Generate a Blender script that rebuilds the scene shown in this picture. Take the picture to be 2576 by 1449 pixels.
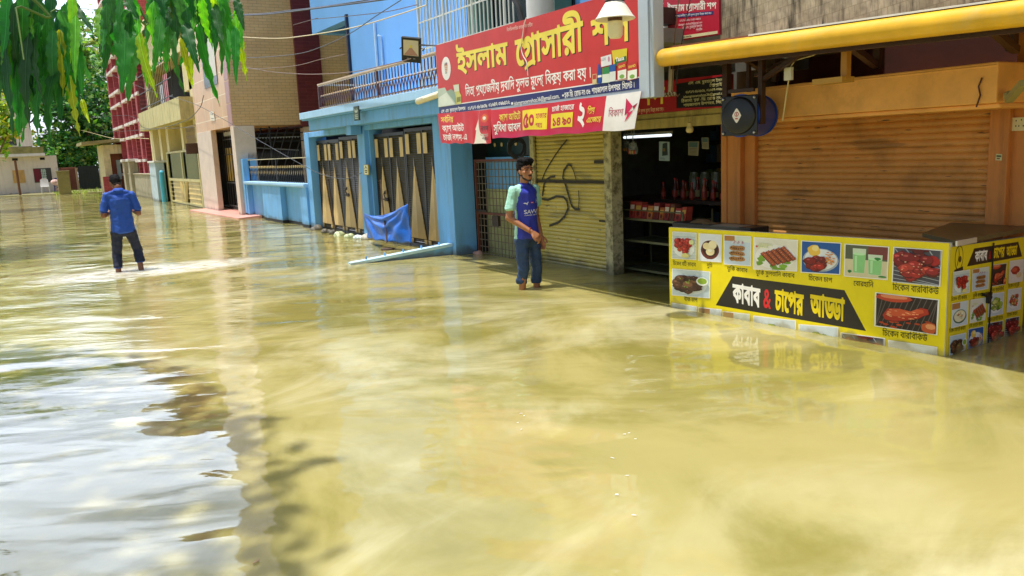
import bpy, bmesh, math, random
import numpy as np
from mathutils import Vector, Matrix
from mathutils.geometry import delaunay_2d_cdt, tessellate_polygon
rad = math.radians
SC = bpy.context.scene
COL = SC.collection
for _o in list(bpy.data.objects): bpy.data.objects.remove(_o)

# ------------------------------------------------------------------ camera, sky, sun, exposure
CAM_H = 1.56; FPX = 2064.0; CX, CY = 1288.0, 724.5; ROLL = 0.045
def _cam_axes():
    hz = 430 - ROLL*(CX-16) - CY
    n = np.array([ROLL, 1.0]); n /= np.linalg.norm(n)
    th = math.atan2(abs(n[1]*hz), FPX)
    down = np.array([n[0]*math.cos(th), n[1]*math.cos(th), math.sin(th)])
    yv = np.array([16-CX, 430-CY, FPX]); yv = yv-(yv@down)*down; yv /= np.linalg.norm(yv)
    xv = np.cross(down, yv)
    if xv[0] < 0: xv = -xv
    return np.stack([xv, yv, -down])          # world = R @ (right, down, forward)
RC = _cam_axes()
cam = bpy.data.objects.new('camera', bpy.data.cameras.new('camera')); COL.objects.link(cam)
cam.data.sensor_width = 36.0; cam.data.lens = 36.0*FPX/2576.0
cam.data.clip_start = 0.05; cam.data.clip_end = 3000
_m = Matrix(((RC[0,0], -RC[0,1], -RC[0,2]), (RC[1,0], -RC[1,1], -RC[1,2]), (RC[2,0], -RC[2,1], -RC[2,2]))).to_4x4()
_m.translation = (0, 0, CAM_H); cam.matrix_world = _m
SC.camera = cam

SUN = Vector((-0.20, 0.09, 0.97)).normalized()
w = bpy.data.worlds.new('World'); SC.world = w; w.use_nodes = True
nt = w.node_tree; N = nt.nodes; LK = nt.links
bg = N['Background']; bg.inputs['Strength'].default_value = 0.10
sky = N.new('ShaderNodeTexSky'); sky.sky_type = 'NISHITA'; sky.sun_disc = False
sky.sun_elevation = math.asin(SUN.z); sky.sun_rotation = math.atan2(SUN.x, SUN.y) % (2*math.pi)
sky.air_density = 1.0; sky.dust_density = 2.0; sky.ozone_density = 1.0
tc = N.new('ShaderNodeTexCoord'); mp = N.new('ShaderNodeMapping'); mp.inputs['Scale'].default_value = (1.0, 1.0, 2.2)
cl = N.new('ShaderNodeTexNoise'); cl.inputs['Scale'].default_value = 2.3; cl.inputs['Detail'].default_value = 7; cl.inputs['Roughness'].default_value = 0.56
cl.inputs['Distortion'].default_value = 0.4
cr = N.new('ShaderNodeValToRGB'); cr.color_ramp.elements[0].position = 0.36; cr.color_ramp.elements[1].position = 0.58
mx = N.new('ShaderNodeMix'); mx.data_type = 'RGBA'
mx.inputs['B'].default_value = (25.5, 28.5, 34, 1)       # sunlit cumulus bank standing over the end of the street
dt = N.new('ShaderNodeVectorMath'); dt.operation = 'DOT_PRODUCT'; dt.inputs[1].default_value = Vector((0.10, .92, .40)).normalized()
nv = N.new('ShaderNodeVectorMath'); nv.operation = 'NORMALIZE'
dr = N.new('ShaderNodeMapRange'); dr.interpolation_type = 'SMOOTHSTEP'
for _k, _v in zip(('From Min', 'From Max', 'To Min', 'To Max'), (.70, .95, .08, 1.0)): dr.inputs[_k].default_value = _v
ml = N.new('ShaderNodeMath'); ml.operation = 'MULTIPLY'
LK.new(tc.outputs['Generated'], mp.inputs['Vector']); LK.new(mp.outputs['Vector'], cl.inputs['Vector'])
LK.new(cl.outputs['Fac'], cr.inputs['Fac']); LK.new(tc.outputs['Generated'], nv.inputs[0]); LK.new(nv.outputs[0], dt.inputs[0]); LK.new(dt.outputs['Value'], dr.inputs['Value'])
LK.new(cr.outputs['Color'], ml.inputs[0]); LK.new(dr.outputs[0], ml.inputs[1]); LK.new(ml.outputs[0], mx.inputs['Factor'])
LK.new(sky.outputs['Color'], mx.inputs['A']); LK.new(mx.outputs['Result'], bg.inputs['Color'])
sl = bpy.data.lights.new('sun', 'SUN'); sl.energy = 3.8; sl.angle = rad(0.53); sl.color = (1.0, 0.955, 0.87)
so = bpy.data.objects.new('sun', sl); COL.objects.link(so); so.rotation_euler = (-SUN).to_track_quat('-Z', 'Y').to_euler(); so.location = (0, 0, 40)
SC.view_settings.view_transform = 'Standard'; SC.view_settings.look = 'None'; SC.view_settings.exposure = 0.48; SC.view_settings.gamma = 1.0
SC.cycles.use_denoising = True
SC.cycles.max_bounces = 8; SC.cycles.diffuse_bounces = 4; SC.cycles.transparent_max_bounces = 8
try: SC.cycles.caustics_reflective = False; SC.cycles.caustics_refractive = False
except Exception: pass
random.seed(7); RNG = np.random.default_rng(7)

# ------------------------------------------------------------------ survey helpers: a measured photo point on a known plane -> world point
def _ray(x, y):
    v = RC @ np.array([x-CX, y-CY, FPX]); return v/np.linalg.norm(v)
_C0 = np.array([0, 0, CAM_H])
def at_z(x, y, z=0.0):
    r = _ray(x, y); return Vector(_C0 + r*((z-CAM_H)/r[2]))
def at_x(x, y, X):
    r = _ray(x, y); return Vector(_C0 + r*(X/r[0]))
def at_y(x, y, Y):
    r = _ray(x, y); return Vector(_C0 + r*(Y/r[1]))
def at_p(x, y, p, n):
    r = _ray(x, y); n = np.array(n); return Vector(_C0 + r*(np.dot(np.array(p)-_C0, n)/np.dot(r, n)))

# ------------------------------------------------------------------ materials
MATS = {}
def srgb(h):
    if isinstance(h, str):
        h = h.lstrip('#'); h = h if len(h) == 6 else ''.join(q*2 for q in h); c = [int(h[i:i+2], 16)/255 for i in (0, 2, 4)]
    else: c = list(h[:3])
    return tuple(x/12.92 if x <= .04045 else ((x+.055)/1.055)**2.4 for x in c)
def mat(name, col, rough=.7, var=.12, scale=4.0, bump=0.0, bscale=None, metal=0.0, dirt=0.0, dirtcol=(.05,.045,.03), streak=False, spec=.5, attr=False, emit=0, coat=0, alpha=1):
    if name in MATS: return MATS[name]
    m = bpy.data.materials.new(name); m.use_nodes = True; MATS[name] = m
    nt = m.node_tree; N = nt.nodes; L = nt.links; b = N['Principled BSDF']
    b.inputs['Roughness'].default_value = rough; b.inputs['Metallic'].default_value = metal
    b.inputs['Specular IOR Level'].default_value = spec; b.inputs['Coat Weight'].default_value = coat
    t = N.new('ShaderNodeTexCoord')
    if attr:
        a = N.new('ShaderNodeVertexColor'); a.layer_name = 'Col'; src = a.outputs['Color']
    else:
        r = N.new('ShaderNodeRGB'); r.outputs[0].default_value = (*col, 1); src = r.outputs[0]
    if var > 0:
        n = N.new('ShaderNodeTexNoise'); n.inputs['Scale'].default_value = scale; n.inputs['Detail'].default_value = 6; n.inputs['Roughness'].default_value = .62
        L.new(t.outputs['Object'], n.inputs['Vector'])
        mr = N.new('ShaderNodeMapRange'); mr.inputs['From Min'].default_value = .3; mr.inputs['From Max'].default_value = .7
        mr.inputs['To Min'].default_value = 1-var; mr.inputs['To Max'].default_value = 1+var
        L.new(n.outputs['Fac'], mr.inputs['Value'])
        mm = N.new('ShaderNodeMix'); mm.data_type = 'RGBA'; mm.blend_type = 'MULTIPLY'; mm.inputs['Factor'].default_value = 1
        L.new(src, mm.inputs['A']); L.new(mr.outputs['Result'], mm.inputs['B']); src = mm.outputs['Result']
    if dirt > 0:
        mp = N.new('ShaderNodeMapping'); mp.inputs['Scale'].default_value = (3, 3, .35) if streak else (1, 1, 1)
        L.new(t.outputs['Object'], mp.inputs['Vector'])
        n2 = N.new('ShaderNodeTexNoise'); n2.inputs['Scale'].default_value = 2.2; n2.inputs['Detail'].default_value = 9; n2.inputs['Roughness'].default_value = .7
        L.new(mp.outputs['Vector'], n2.inputs['Vector'])
        r2 = N.new('ShaderNodeMapRange'); r2.inputs['From Min'].default_value = .5; r2.inputs['From Max'].default_value = .75
        r2.inputs['To Min'].default_value = 0; r2.inputs['To Max'].default_value = dirt
        L.new(n2.outputs['Fac'], r2.inputs['Value'])
        m2 = N.new('ShaderNodeMix'); m2.data_type = 'RGBA'; L.new(r2.outputs['Result'], m2.inputs['Factor'])
        L.new(src, m2.inputs['A']); m2.inputs['B'].default_value = (*dirtcol, 1); src = m2.outputs['Result']
    L.new(src, b.inputs['Base Color'])
    if bump > 0:
        n3 = N.new('ShaderNodeTexNoise'); n3.inputs['Scale'].default_value = bscale or scale*6; n3.inputs['Detail'].default_value = 5
        L.new(t.outputs['Object'], n3.inputs['Vector'])
        bp = N.new('ShaderNodeBump'); bp.inputs['Strength'].default_value = min(1, bump); bp.inputs['Distance'].default_value = .01
        L.new(n3.outputs['Fac'], bp.inputs['Height']); L.new(bp.outputs['Normal'], b.inputs['Normal'])
    if emit:
        L.new(src, b.inputs['Emission Color']); b.inputs['Emission Strength'].default_value = emit
    b.inputs['Alpha'].default_value = alpha
    return m
def tile_mat(name, c1, c2, mortar, bw, bh, ms=.004, off=.5, var=.1, rough=.35, swap='xz', freq=2):
    """brick / tile cladding in object space; swap picks the wall's own two axes"""
    if name in MATS: return MATS[name]
    m = bpy.data.materials.new(name); m.use_nodes = True; MATS[name] = m
    nt = m.node_tree; N = nt.nodes; L = nt.links; b = N['Principled BSDF']; b.inputs['Roughness'].default_value = rough
    t = N.new('ShaderNodeTexCoord'); sp = N.new('ShaderNodeSeparateXYZ'); cb = N.new('ShaderNodeCombineXYZ')
    L.new(t.outputs['Object'], sp.inputs[0])
    L.new(sp.outputs['X' if swap[0] == 'x' else 'Y'], cb.inputs['X']); L.new(sp.outputs['Z'], cb.inputs['Y'])
    br = N.new('ShaderNodeTexBrick'); br.offset = off; br.offset_frequency = freq
    br.inputs['Color1'].default_value = (*c1, 1); br.inputs['Color2'].default_value = (*c2, 1); br.inputs['Mortar'].default_value = (*mortar, 1)
    br.inputs['Scale'].default_value = 1; br.inputs['Mortar Size'].default_value = ms; br.inputs['Brick Width'].default_value = bw; br.inputs['Row Height'].default_value = bh
    L.new(cb.outputs[0], br.inputs['Vector'])
    n = N.new('ShaderNodeTexNoise'); n.inputs['Scale'].default_value = 1.3; n.inputs['Detail'].default_value = 8; L.new(t.outputs['Object'], n.inputs['Vector'])
    mr = N.new('ShaderNodeMapRange'); mr.inputs['From Min'].default_value = .3; mr.inputs['From Max'].default_value = .7; mr.inputs['To Min'].default_value = 1-var; mr.inputs['To Max'].default_value = 1+var
    L.new(n.outputs['Fac'], mr.inputs['Value'])
    mm = N.new('ShaderNodeMix'); mm.data_type = 'RGBA'; mm.blend_type = 'MULTIPLY'; mm.inputs['Factor'].default_value = 1
    L.new(br.outputs['Color'], mm.inputs['A']); L.new(mr.outputs['Result'], mm.inputs['B']); L.new(mm.outputs['Result'], b.inputs['Base Color'])
    bp = N.new('ShaderNodeBump'); bp.inputs['Strength'].default_value = .4; bp.inputs['Distance'].default_value = .004; bp.invert = True
    L.new(br.outputs['Fac'], bp.inputs['Height']); L.new(bp.outputs['Normal'], b.inputs['Normal'])
    return m

# ------------------------------------------------------------------ mesh builder
WLOC = {}
def wl(o): return WLOC.get(o.name, Vector((0, 0, 0))) if o is not None else Vector((0, 0, 0))
class MB:
    def __init__(s): s.v = []; s.f = []; s.m = []; s.c = []
    def add(s, vs, fs, mi=0, col=None):
        o = len(s.v); s.v += [tuple(p) for p in vs]
        for f in fs: s.f.append(tuple(i+o for i in f)); s.m.append(mi); s.c.append(col)
        return s
    def box(s, x0, x1, y0, y1, z0, z1, mi=0, col=None):
        v = [(x0,y0,z0),(x1,y0,z0),(x1,y1,z0),(x0,y1,z0),(x0,y0,z1),(x1,y0,z1),(x1,y1,z1),(x0,y1,z1)]
        return s.add(v, [(0,3,2,1),(4,5,6,7),(0,1,5,4),(1,2,6,5),(2,3,7,6),(3,0,4,7)], mi, col)
    def obox(s, c, ax, ay, az, mi=0, col=None):
        c = Vector(c); ax, ay, az = Vector(ax), Vector(ay), Vector(az)
        v = [c+ax*i+ay*j+az*k for i, j, k in ((-1,-1,-1),(1,-1,-1),(1,1,-1),(-1,1,-1),(-1,-1,1),(1,-1,1),(1,1,1),(-1,1,1))]
        return s.add(v, [(0,3,2,1),(4,5,6,7),(0,1,5,4),(1,2,6,5),(2,3,7,6),(3,0,4,7)], mi, col)
    def beam(s, p, q, wd, ht, mi=0, col=None, up=(0,0,1)):
        p, q = Vector(p), Vector(q); d = q-p; L = d.length; d.normalize(); u = Vector(up)
        if abs(d.dot(u)) > .98: u = Vector((1,0,0))
        sx = d.cross(u).normalized(); uu = sx.cross(d)
        return s.obox((p+q)/2, d*L/2, sx*wd/2, uu*ht/2, mi, col)
    def tube(s, pts, r, n=8, mi=0, col=None, caps=True):
        pts = [Vector(p) for p in pts]; rs = r if isinstance(r, (list, tuple)) else [r]*len(pts)
        vs = []; prev = None
        for i, p in enumerate(pts):
            d = (pts[min(i+1, len(pts)-1)]-pts[max(i-1, 0)]).normalized()
            if prev is None:
                a = Vector((0,0,1)) if abs(d.z) < .9 else Vector((1,0,0))
                u = d.cross(a).normalized()
            else: u = (prev-d*prev.dot(d)).normalized()
            prev = u; v = d.cross(u)
            vs += [p+(u*math.cos(2*math.pi*k/n)+v*math.sin(2*math.pi*k/n))*rs[i] for k in range(n)]
        fs = [(i*n+k, i*n+(k+1) % n, (i+1)*n+(k+1) % n, (i+1)*n+k) for i in range(len(pts)-1) for k in range(n)]
        if caps: fs += [tuple(range(n-1, -1, -1)), tuple(range((len(pts)-1)*n, len(pts)*n))]
        return s.add(vs, fs, mi, col)
    def lathe(s, c, prof, n=16, mi=0, axis=(0,0,1), col=None):
        c = Vector(c); d = Vector(axis).normalized(); a = Vector((0,0,1)) if abs(d.z) < .9 else Vector((1,0,0))
        u = d.cross(a).normalized(); v = d.cross(u); vs = []
        for r, h in prof: vs += [c+d*h+(u*math.cos(2*math.pi*k/n)+v*math.sin(2*math.pi*k/n))*max(r, 1e-5) for k in range(n)]
        fs = [(i*n+k, i*n+(k+1) % n, (i+1)*n+(k+1) % n, (i+1)*n+k) for i in range(len(prof)-1) for k in range(n)]
        return s.add(vs, fs, mi, col)
    def prism(s, poly, off, mi=0, col=None):
        poly = [Vector(p) for p in poly]; off = Vector(off); n = len(poly)
        tri = tessellate_polygon([poly]); vs = poly+[p+off for p in poly]
        fs = [tuple(t) for t in tri]+[tuple(i+n for i in reversed(t)) for t in tri]+[(i, (i+1) % n, (i+1) % n+n, i+n) for i in range(n)]
        return s.add(vs, fs, mi, col)
    def sphere(s, c, r, seg=10, rings=6, mi=0, col=None):
        rr = r if isinstance(r, (tuple, list)) else (r, r, r); c = Vector(c)
        vs = [c+Vector((0,0,-rr[2]))]
        for j in range(1, rings):
            ph = math.pi*j/rings
            vs += [c+Vector((rr[0]*math.sin(ph)*math.cos(2*math.pi*k/seg), rr[1]*math.sin(ph)*math.sin(2*math.pi*k/seg), -rr[2]*math.cos(ph))) for k in range(seg)]
        vs.append(c+Vector((0,0,rr[2]))); fs = [(0, 1+(k+1) % seg, 1+k) for k in range(seg)]
        for j in range(rings-2): fs += [(1+j*seg+k, 1+j*seg+(k+1) % seg, 1+(j+1)*seg+(k+1) % seg, 1+(j+1)*seg+k) for k in range(seg)]
        t = len(vs)-1; fs += [(t, 1+(rings-2)*seg+k, 1+(rings-2)*seg+(k+1) % seg) for k in range(seg)]
        return s.add(vs, fs, mi, col)
    def build(s, name, mats, parent=None, smooth=False, bev=0, ang=40):
        me = bpy.data.meshes.new(name); off = wl(parent)
        me.from_pydata([(p[0]-off.x, p[1]-off.y, p[2]-off.z) for p in s.v], [], s.f)
        for m in (mats if isinstance(mats, (list, tuple)) else [mats]): me.materials.append(m)
        me.polygons.foreach_set('material_index', s.m)
        if any(c is not None for c in s.c):
            at = me.color_attributes.new('Col', 'FLOAT_COLOR', 'CORNER'); arr = []
            for f, c in zip(s.f, s.c): arr += list((*(c or (1,1,1)), 1))*len(f)
            at.data.foreach_set('color', arr)
        me.update()
        if smooth:
            me.polygons.foreach_set('use_smooth', [True]*len(me.polygons)); me.set_sharp_from_angle(angle=rad(ang))
        o = bpy.data.objects.new(name, me); COL.objects.link(o)
        if parent is not None: o.parent = parent; WLOC[o.name] = off
        if bev:
            b = o.modifiers.new('bevel', 'BEVEL'); b.width = bev; b.segments = 2; b.limit_method = 'ANGLE'
        return o
def tag(o, label=None, cat=None, group=None, kind=None):
    if label: o['label'] = label
    if cat: o['category'] = cat
    if group: o['group'] = group
    if kind: o['kind'] = kind
    return o
def thing(name, loc, label, cat, group=None):
    o = bpy.data.objects.new(name, None); COL.objects.link(o); o.location = loc; o.empty_display_size = .2
    WLOC[o.name] = Vector(loc); return tag(o, label, cat, group)
def solo(mb, name, mats, label, cat, group=None, loc=None, **k):
    """a thing that is one mesh, with its origin at its own base"""
    if loc is None:
        a = np.array(mb.v); loc = ((a[:,0].min()+a[:,0].max())/2, (a[:,1].min()+a[:,1].max())/2, a[:,2].min())
    l = Vector(loc); mb.v = [(p[0]-l.x, p[1]-l.y, p[2]-l.z) for p in mb.v]
    o = mb.build(name, mats, None, **k); o.location = l; WLOC[o.name] = l
    return tag(o, label, cat, group)
def dup(root, loc, label=None, group=None):
    r = root.copy(); COL.objects.link(r); r.location = loc; WLOC[r.name] = Vector(loc)
    if label: r['label'] = label
    if group: r['group'] = group
    for ch in list(root.children):
        c = ch.copy(); COL.objects.link(c); c.parent = r
        for g in ch.children:
            d = g.copy(); COL.objects.link(d); d.parent = c
    return r
# ------------------------------------------------------------------ lettering: glyph outlines of the built-in font, Bengali shaping, printed boards
_GC = {}
def _contours(txt):
    c = bpy.data.curves.new('tmp', 'FONT'); c.body = txt; o = bpy.data.objects.new('tmp', c); COL.objects.link(o)
    dg = bpy.context.evaluated_depsgraph_get(); cu = o.to_curve(dg); res = []
    for sp in cu.splines:
        P = sp.bezier_points; n = len(P); pts = []
        for i in range(n):
            a, b = P[i], P[(i+1) % n]; p0, p1, p2, p3 = (np.array(v[:2]) for v in (a.co, a.handle_right, b.handle_left, b.co))
            st = np.linalg.norm(np.cross(np.append(p1-p0, 0), np.append(p3-p0, 0))[2])+np.linalg.norm(np.cross(np.append(p2-p0, 0), np.append(p3-p0, 0))[2])
            k = 1 if st < 1e-5 else 4
            for j in range(k):
                t = j/k; pts.append((1-t)**3*p0+3*(1-t)**2*t*p1+3*(1-t)*t*t*p2+t**3*p3)
        if len(pts) > 2: res.append(np.array(pts))
    o.to_curve_clear(); bpy.data.objects.remove(o); bpy.data.curves.remove(c)
    return res
_REF = None
def glyph(ch):
    global _REF
    if ch in _GC: return _GC[ch]
    if _REF is None: _REF = min(p[:,0].min() for p in _contours('।'))
    if ch == ' ': r = ([], .28)
    else:
        k = _contours(ch); allc = _contours(ch+'।')
        adv = max(p[:,0].min() for p in allc[-1:])-_REF
        r = (k, adv)
    _GC[ch] = r; return r
def _stroke(path, wd):
    path = np.array(path, float); L = []; R = []
    for i in range(len(path)):
        d = path[min(i+1, len(path)-1)]-path[max(i-1, 0)]; d /= np.linalg.norm(d)+1e-9; n = np.array([-d[1], d[0]])
        w_ = wd[i] if isinstance(wd, (list, tuple)) else wd
        L.append(path[i]+n*w_/2); R.append(path[i]-n*w_/2)
    return np.array(L+R[::-1])
def _bb(k): 
    a = np.concatenate(k); return a.min(0), a.max(0)
HEAD = .62
def _base(b):
    """one consonant cluster: list of letters joined by hasant"""
    b = list(b); reph = False
    if len(b) > 1 and b[0] == 'র' and b[1] != 'য': reph = True; b = b[1:]
    k, adv = glyph(b[0]); k = list(k)
    for x in b[1:]:
        lo, hi = _bb(k)
        if x == 'র':
            xr = adv*.86; k.append(_stroke([(xr-.46, -.12), (xr-.30, -.03), (xr-.1, .01), (xr+.02, -.03)], [.03, .055, .06, .06]))
        elif x == 'য':
            k.append(_stroke([(adv+.02, .60), (adv+.10, .44), (adv+.0, .30), (adv+.1, .17), (adv+.02, .05), (adv+.06, -.06), (adv+.2, -.10)], .055)); k.append(_stroke([(adv-.05, HEAD-.0), (adv+.26, HEAD-.0)], .052)); adv += .26
        elif x == b[0]:
            k2, a2 = glyph(x); k += [p*np.array([.9, 1])+np.array([adv*.88, 0]) for p in k2]; adv = adv*.88+a2*.9
        elif x == 'ল':
            k2, a2 = glyph(x); k = [p*np.array([1, .62])+np.array([0, .24]) for p in k]; k += [p*np.array([.7, .5])+np.array([adv*.2, -.13]) for p in k2]
        else:
            k2, a2 = glyph(x); k = [p*np.array([1, .6])+np.array([0, .25]) for p in k]; k += [p*np.array([.62, .48])+np.array([adv*.28, -.12]) for p in k2]
    if reph: k.append(_stroke([(adv*.45, .72), (adv*.62, .80), (adv*.86, .64)], [.06, .07, .05]))
    return k, adv
_SIGNS = 'ািীুূৃেৈোৌঁংঃ'
def layout(txt):
    """logical Bengali / Latin text -> contours in em units"""
    out = []; x = 0; i = 0
    def put(k, adv):
        nonlocal x
        out.extend(p+np.array([x, 0]) for p in k); x += adv
    while i < len(txt):
        ch = txt[i]
        if '\u0995' <= ch <= '\u09b9' or ch in 'য়ড়ঢ়':
            cl = [ch]; i += 1
            while i+1 < len(txt) and txt[i] == '্': cl.append(txt[i+1]); i += 2
            sg = []
            while i < len(txt) and txt[i] in _SIGNS: sg.append(txt[i]); i += 1
            if 'ি' in sg: put(*glyph('ি'))
            if 'ে' in sg or 'ো' in sg or 'ৌ' in sg: put(*glyph('ে'))
            if 'ৈ' in sg: put(*glyph('ৈ'))
            k, adv = _base(cl); bx = x; put(k, adv)
            for s_ in sg:
                if s_ in 'া': put(*glyph('া'))
                elif s_ == 'ো': put(*glyph('া'))
                elif s_ == 'ী': put(*glyph('ী'))
                elif s_ in 'ুূৃ':
                    g, a = glyph(s_); lo, hi = _bb(g); sh = bx+adv*.62-(lo[0]+hi[0])/2
                    out.extend(p+np.array([sh, 0]) for p in g)
                elif s_ in 'ংঃ': put(*glyph(s_))
        else: put(*glyph(ch)); i += 1
    return out, x
def _fatten(p, d):
    if d == 0: return p
    nx = np.roll(p, -1, 0)-p; pv = p-np.roll(p, 1, 0)
    nx /= np.linalg.norm(nx, axis=1, keepdims=True)+1e-9; pv /= np.linalg.norm(pv, axis=1, keepdims=True)+1e-9
    t = nx+pv; ln = np.linalg.norm(t, axis=1, keepdims=True); t = np.where(ln > .2, t/(ln+1e-9), nx)
    n = np.stack([t[:,1], -t[:,0]], 1)
    return p+n*d
def _area(p): return .5*np.sum(p[:,0]*np.roll(p[:,1], -1)-np.roll(p[:,0], -1)*p[:,1])
def _wind(P, cs):
    w_ = np.zeros(len(P), int)
    for c in cs:
        a = c; b = np.roll(c, -1, 0)
        for (x0, y0), (x1, y1) in zip(a, b):
            side = (x1-x0)*(P[:,1]-y0)-(P[:,0]-x0)*(y1-y0)
            w_ += ((y0 <= P[:,1]) & (y1 > P[:,1]) & (side > 0)).astype(int)-((y0 > P[:,1]) & (y1 <= P[:,1]) & (side < 0)).astype(int)
    return w_
def text_tris(txt, bold=0.0):
    """unit text: verts in a box 0..W x 0..H where y=0 is the letters' foot"""
    cs, adv = layout(txt)
    if not cs: return np.zeros((0, 2)), [], 1
    # group the contours into glyph-size clumps so that each triangulation stays small
    sgn = 1 if max(cs, key=lambda p: abs(_area(p))) is not None and _area(max(cs, key=lambda p: abs(_area(p)))) > 0 else -1
    cs = [_fatten(p, bold*sgn) for p in cs]
    cs.sort(key=lambda p: p[:,0].min()); groups = []; cur = []; mxx = -9
    for p in cs:
        if cur and p[:,0].min() > mxx+.002: groups.append(cur); cur = []; mxx = -9
        cur.append(p); mxx = max(mxx, p[:,0].max())
    if cur: groups.append(cur)
    V = []; T = []
    for g in groups:
        vs = []; es = []
        for p in g:
            o = len(vs); n = len(p); vs += [Vector((float(a), float(b))) for a, b in p]; es += [(o+i, o+(i+1) % n) for i in range(n)]
        r = delaunay_2d_cdt(vs, es, [], 0, 1e-5)
        ov = np.array([tuple(q) for q in r[0]]); of = r[2]
        if not len(of): continue
        cen = np.array([ov[list(f)].mean(0) for f in of]); w_ = _wind(cen, g)
        base = len(V); V += [tuple(q) for q in ov]; T += [tuple(i+base for i in f) for f, k in zip(of, w_) if k != 0]
    return np.array(V), T, adv
_TC = {}
class Art(MB):
    """a printed board: shapes in board units mapped to the board's surface, each layer a hair proud of the one below"""
    def __init__(s, fn, step=.0006):
        super().__init__(); s.fn = fn; s.k = 0; s.step = step
    def lay(s): s.k += 1; return s
    def poly(s, pts, col):
        pts = [Vector((p[0], p[1], 0)) for p in pts]; s.k += 1
        tr = tessellate_polygon([pts]) if len(pts) > 3 else [(0, 1, 2)]
        s.add([s.fn(p.x, p.y, s.k*s.step) for p in pts], [tuple(t) for t in tr], 0, col); return s
    def grid(s, u0, u1, v0, v1, col, nu=1, nv=1):
        s.k += 1; vs = []; fs = []
        for j in range(nv+1):
            for i in range(nu+1): vs.append(s.fn(u0+(u1-u0)*i/nu, v0+(v1-v0)*j/nv, s.k*s.step))
        for j in range(nv):
            for i in range(nu): a = j*(nu+1)+i; fs.append((a, a+1, a+nu+2, a+nu+1))
        s.add(vs, fs, 0, col); return s
    def rect(s, u0, v0, u1, v1, col): return s.poly([(u0,v0),(u1,v0),(u1,v1),(u0,v1)], col)
    def disc(s, u, v, ru, rv, col, n=20, a0=0, a1=360, jit=0):
        pts = [(u+ru*math.cos(rad(a0+(a1-a0)*i/n))*(1+random.uniform(-jit, jit)), v+rv*math.sin(rad(a0+(a1-a0)*i/n))*(1+random.uniform(-jit, jit))) for i in range(n+(0 if a1-a0 >= 360 else 1))]
        return s.poly(pts, col)
    def line(s, pts, wd, col):
        p = _stroke(pts, wd); n = len(pts); s.k += 1
        s.add([s.fn(a, b, s.k*s.step) for a, b in p], [(i, i+1, 2*n-2-i, 2*n-1-i) for i in range(n-1)], 0, col); return s
    def text(s, txt, u0, v0, u1, v1, col, bold=0.02, shear=0, slope=0, fit=None, prop=False):
        """letters from u0 to u1; head line at v1, foot at v0"""
        key = (txt, bold)
        if key not in _TC: _TC[key] = text_tris(txt, bold)
        V, T, adv = _TC[key]
        if not len(T): return s
        lo = V[:,0].min(); hi = V[:,0].max(); sx = (u1-u0)/(hi-lo); ben = any('\u0980' <= c <= '\u09ff' for c in txt); top = HEAD if ben else .70
        sy = (v1-v0)/top; s.k += 1
        s.add([s.fn(u0+(p[0]-lo)*sx, v0+p[1]*sy+slope*(p[0]-lo)*sx, s.k*s.step) for p in V], T, 0, col); return s
def bilin(c):
    """board mapping from four world corners (bottom-left, bottom-right, top-right, top-left as seen from the front)"""
    a, b, d, e = (Vector(p) for p in c); n = (b-a).cross(e-a).normalized()
    def fn(u, v, h): return (a*(1-u)*(1-v)+b*u*(1-v)+d*u*v+e*(1-u)*v)+n*h
    return fn
C = lambda h: srgb(h)
PRINT = mat('printed_vinyl', (1,1,1), rough=.34, var=.09, scale=3.5, bump=.35, bscale=4, attr=True)
PRINTM = mat('printed_paper', (1,1,1), rough=.7, var=.10, scale=14, attr=True)
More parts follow.
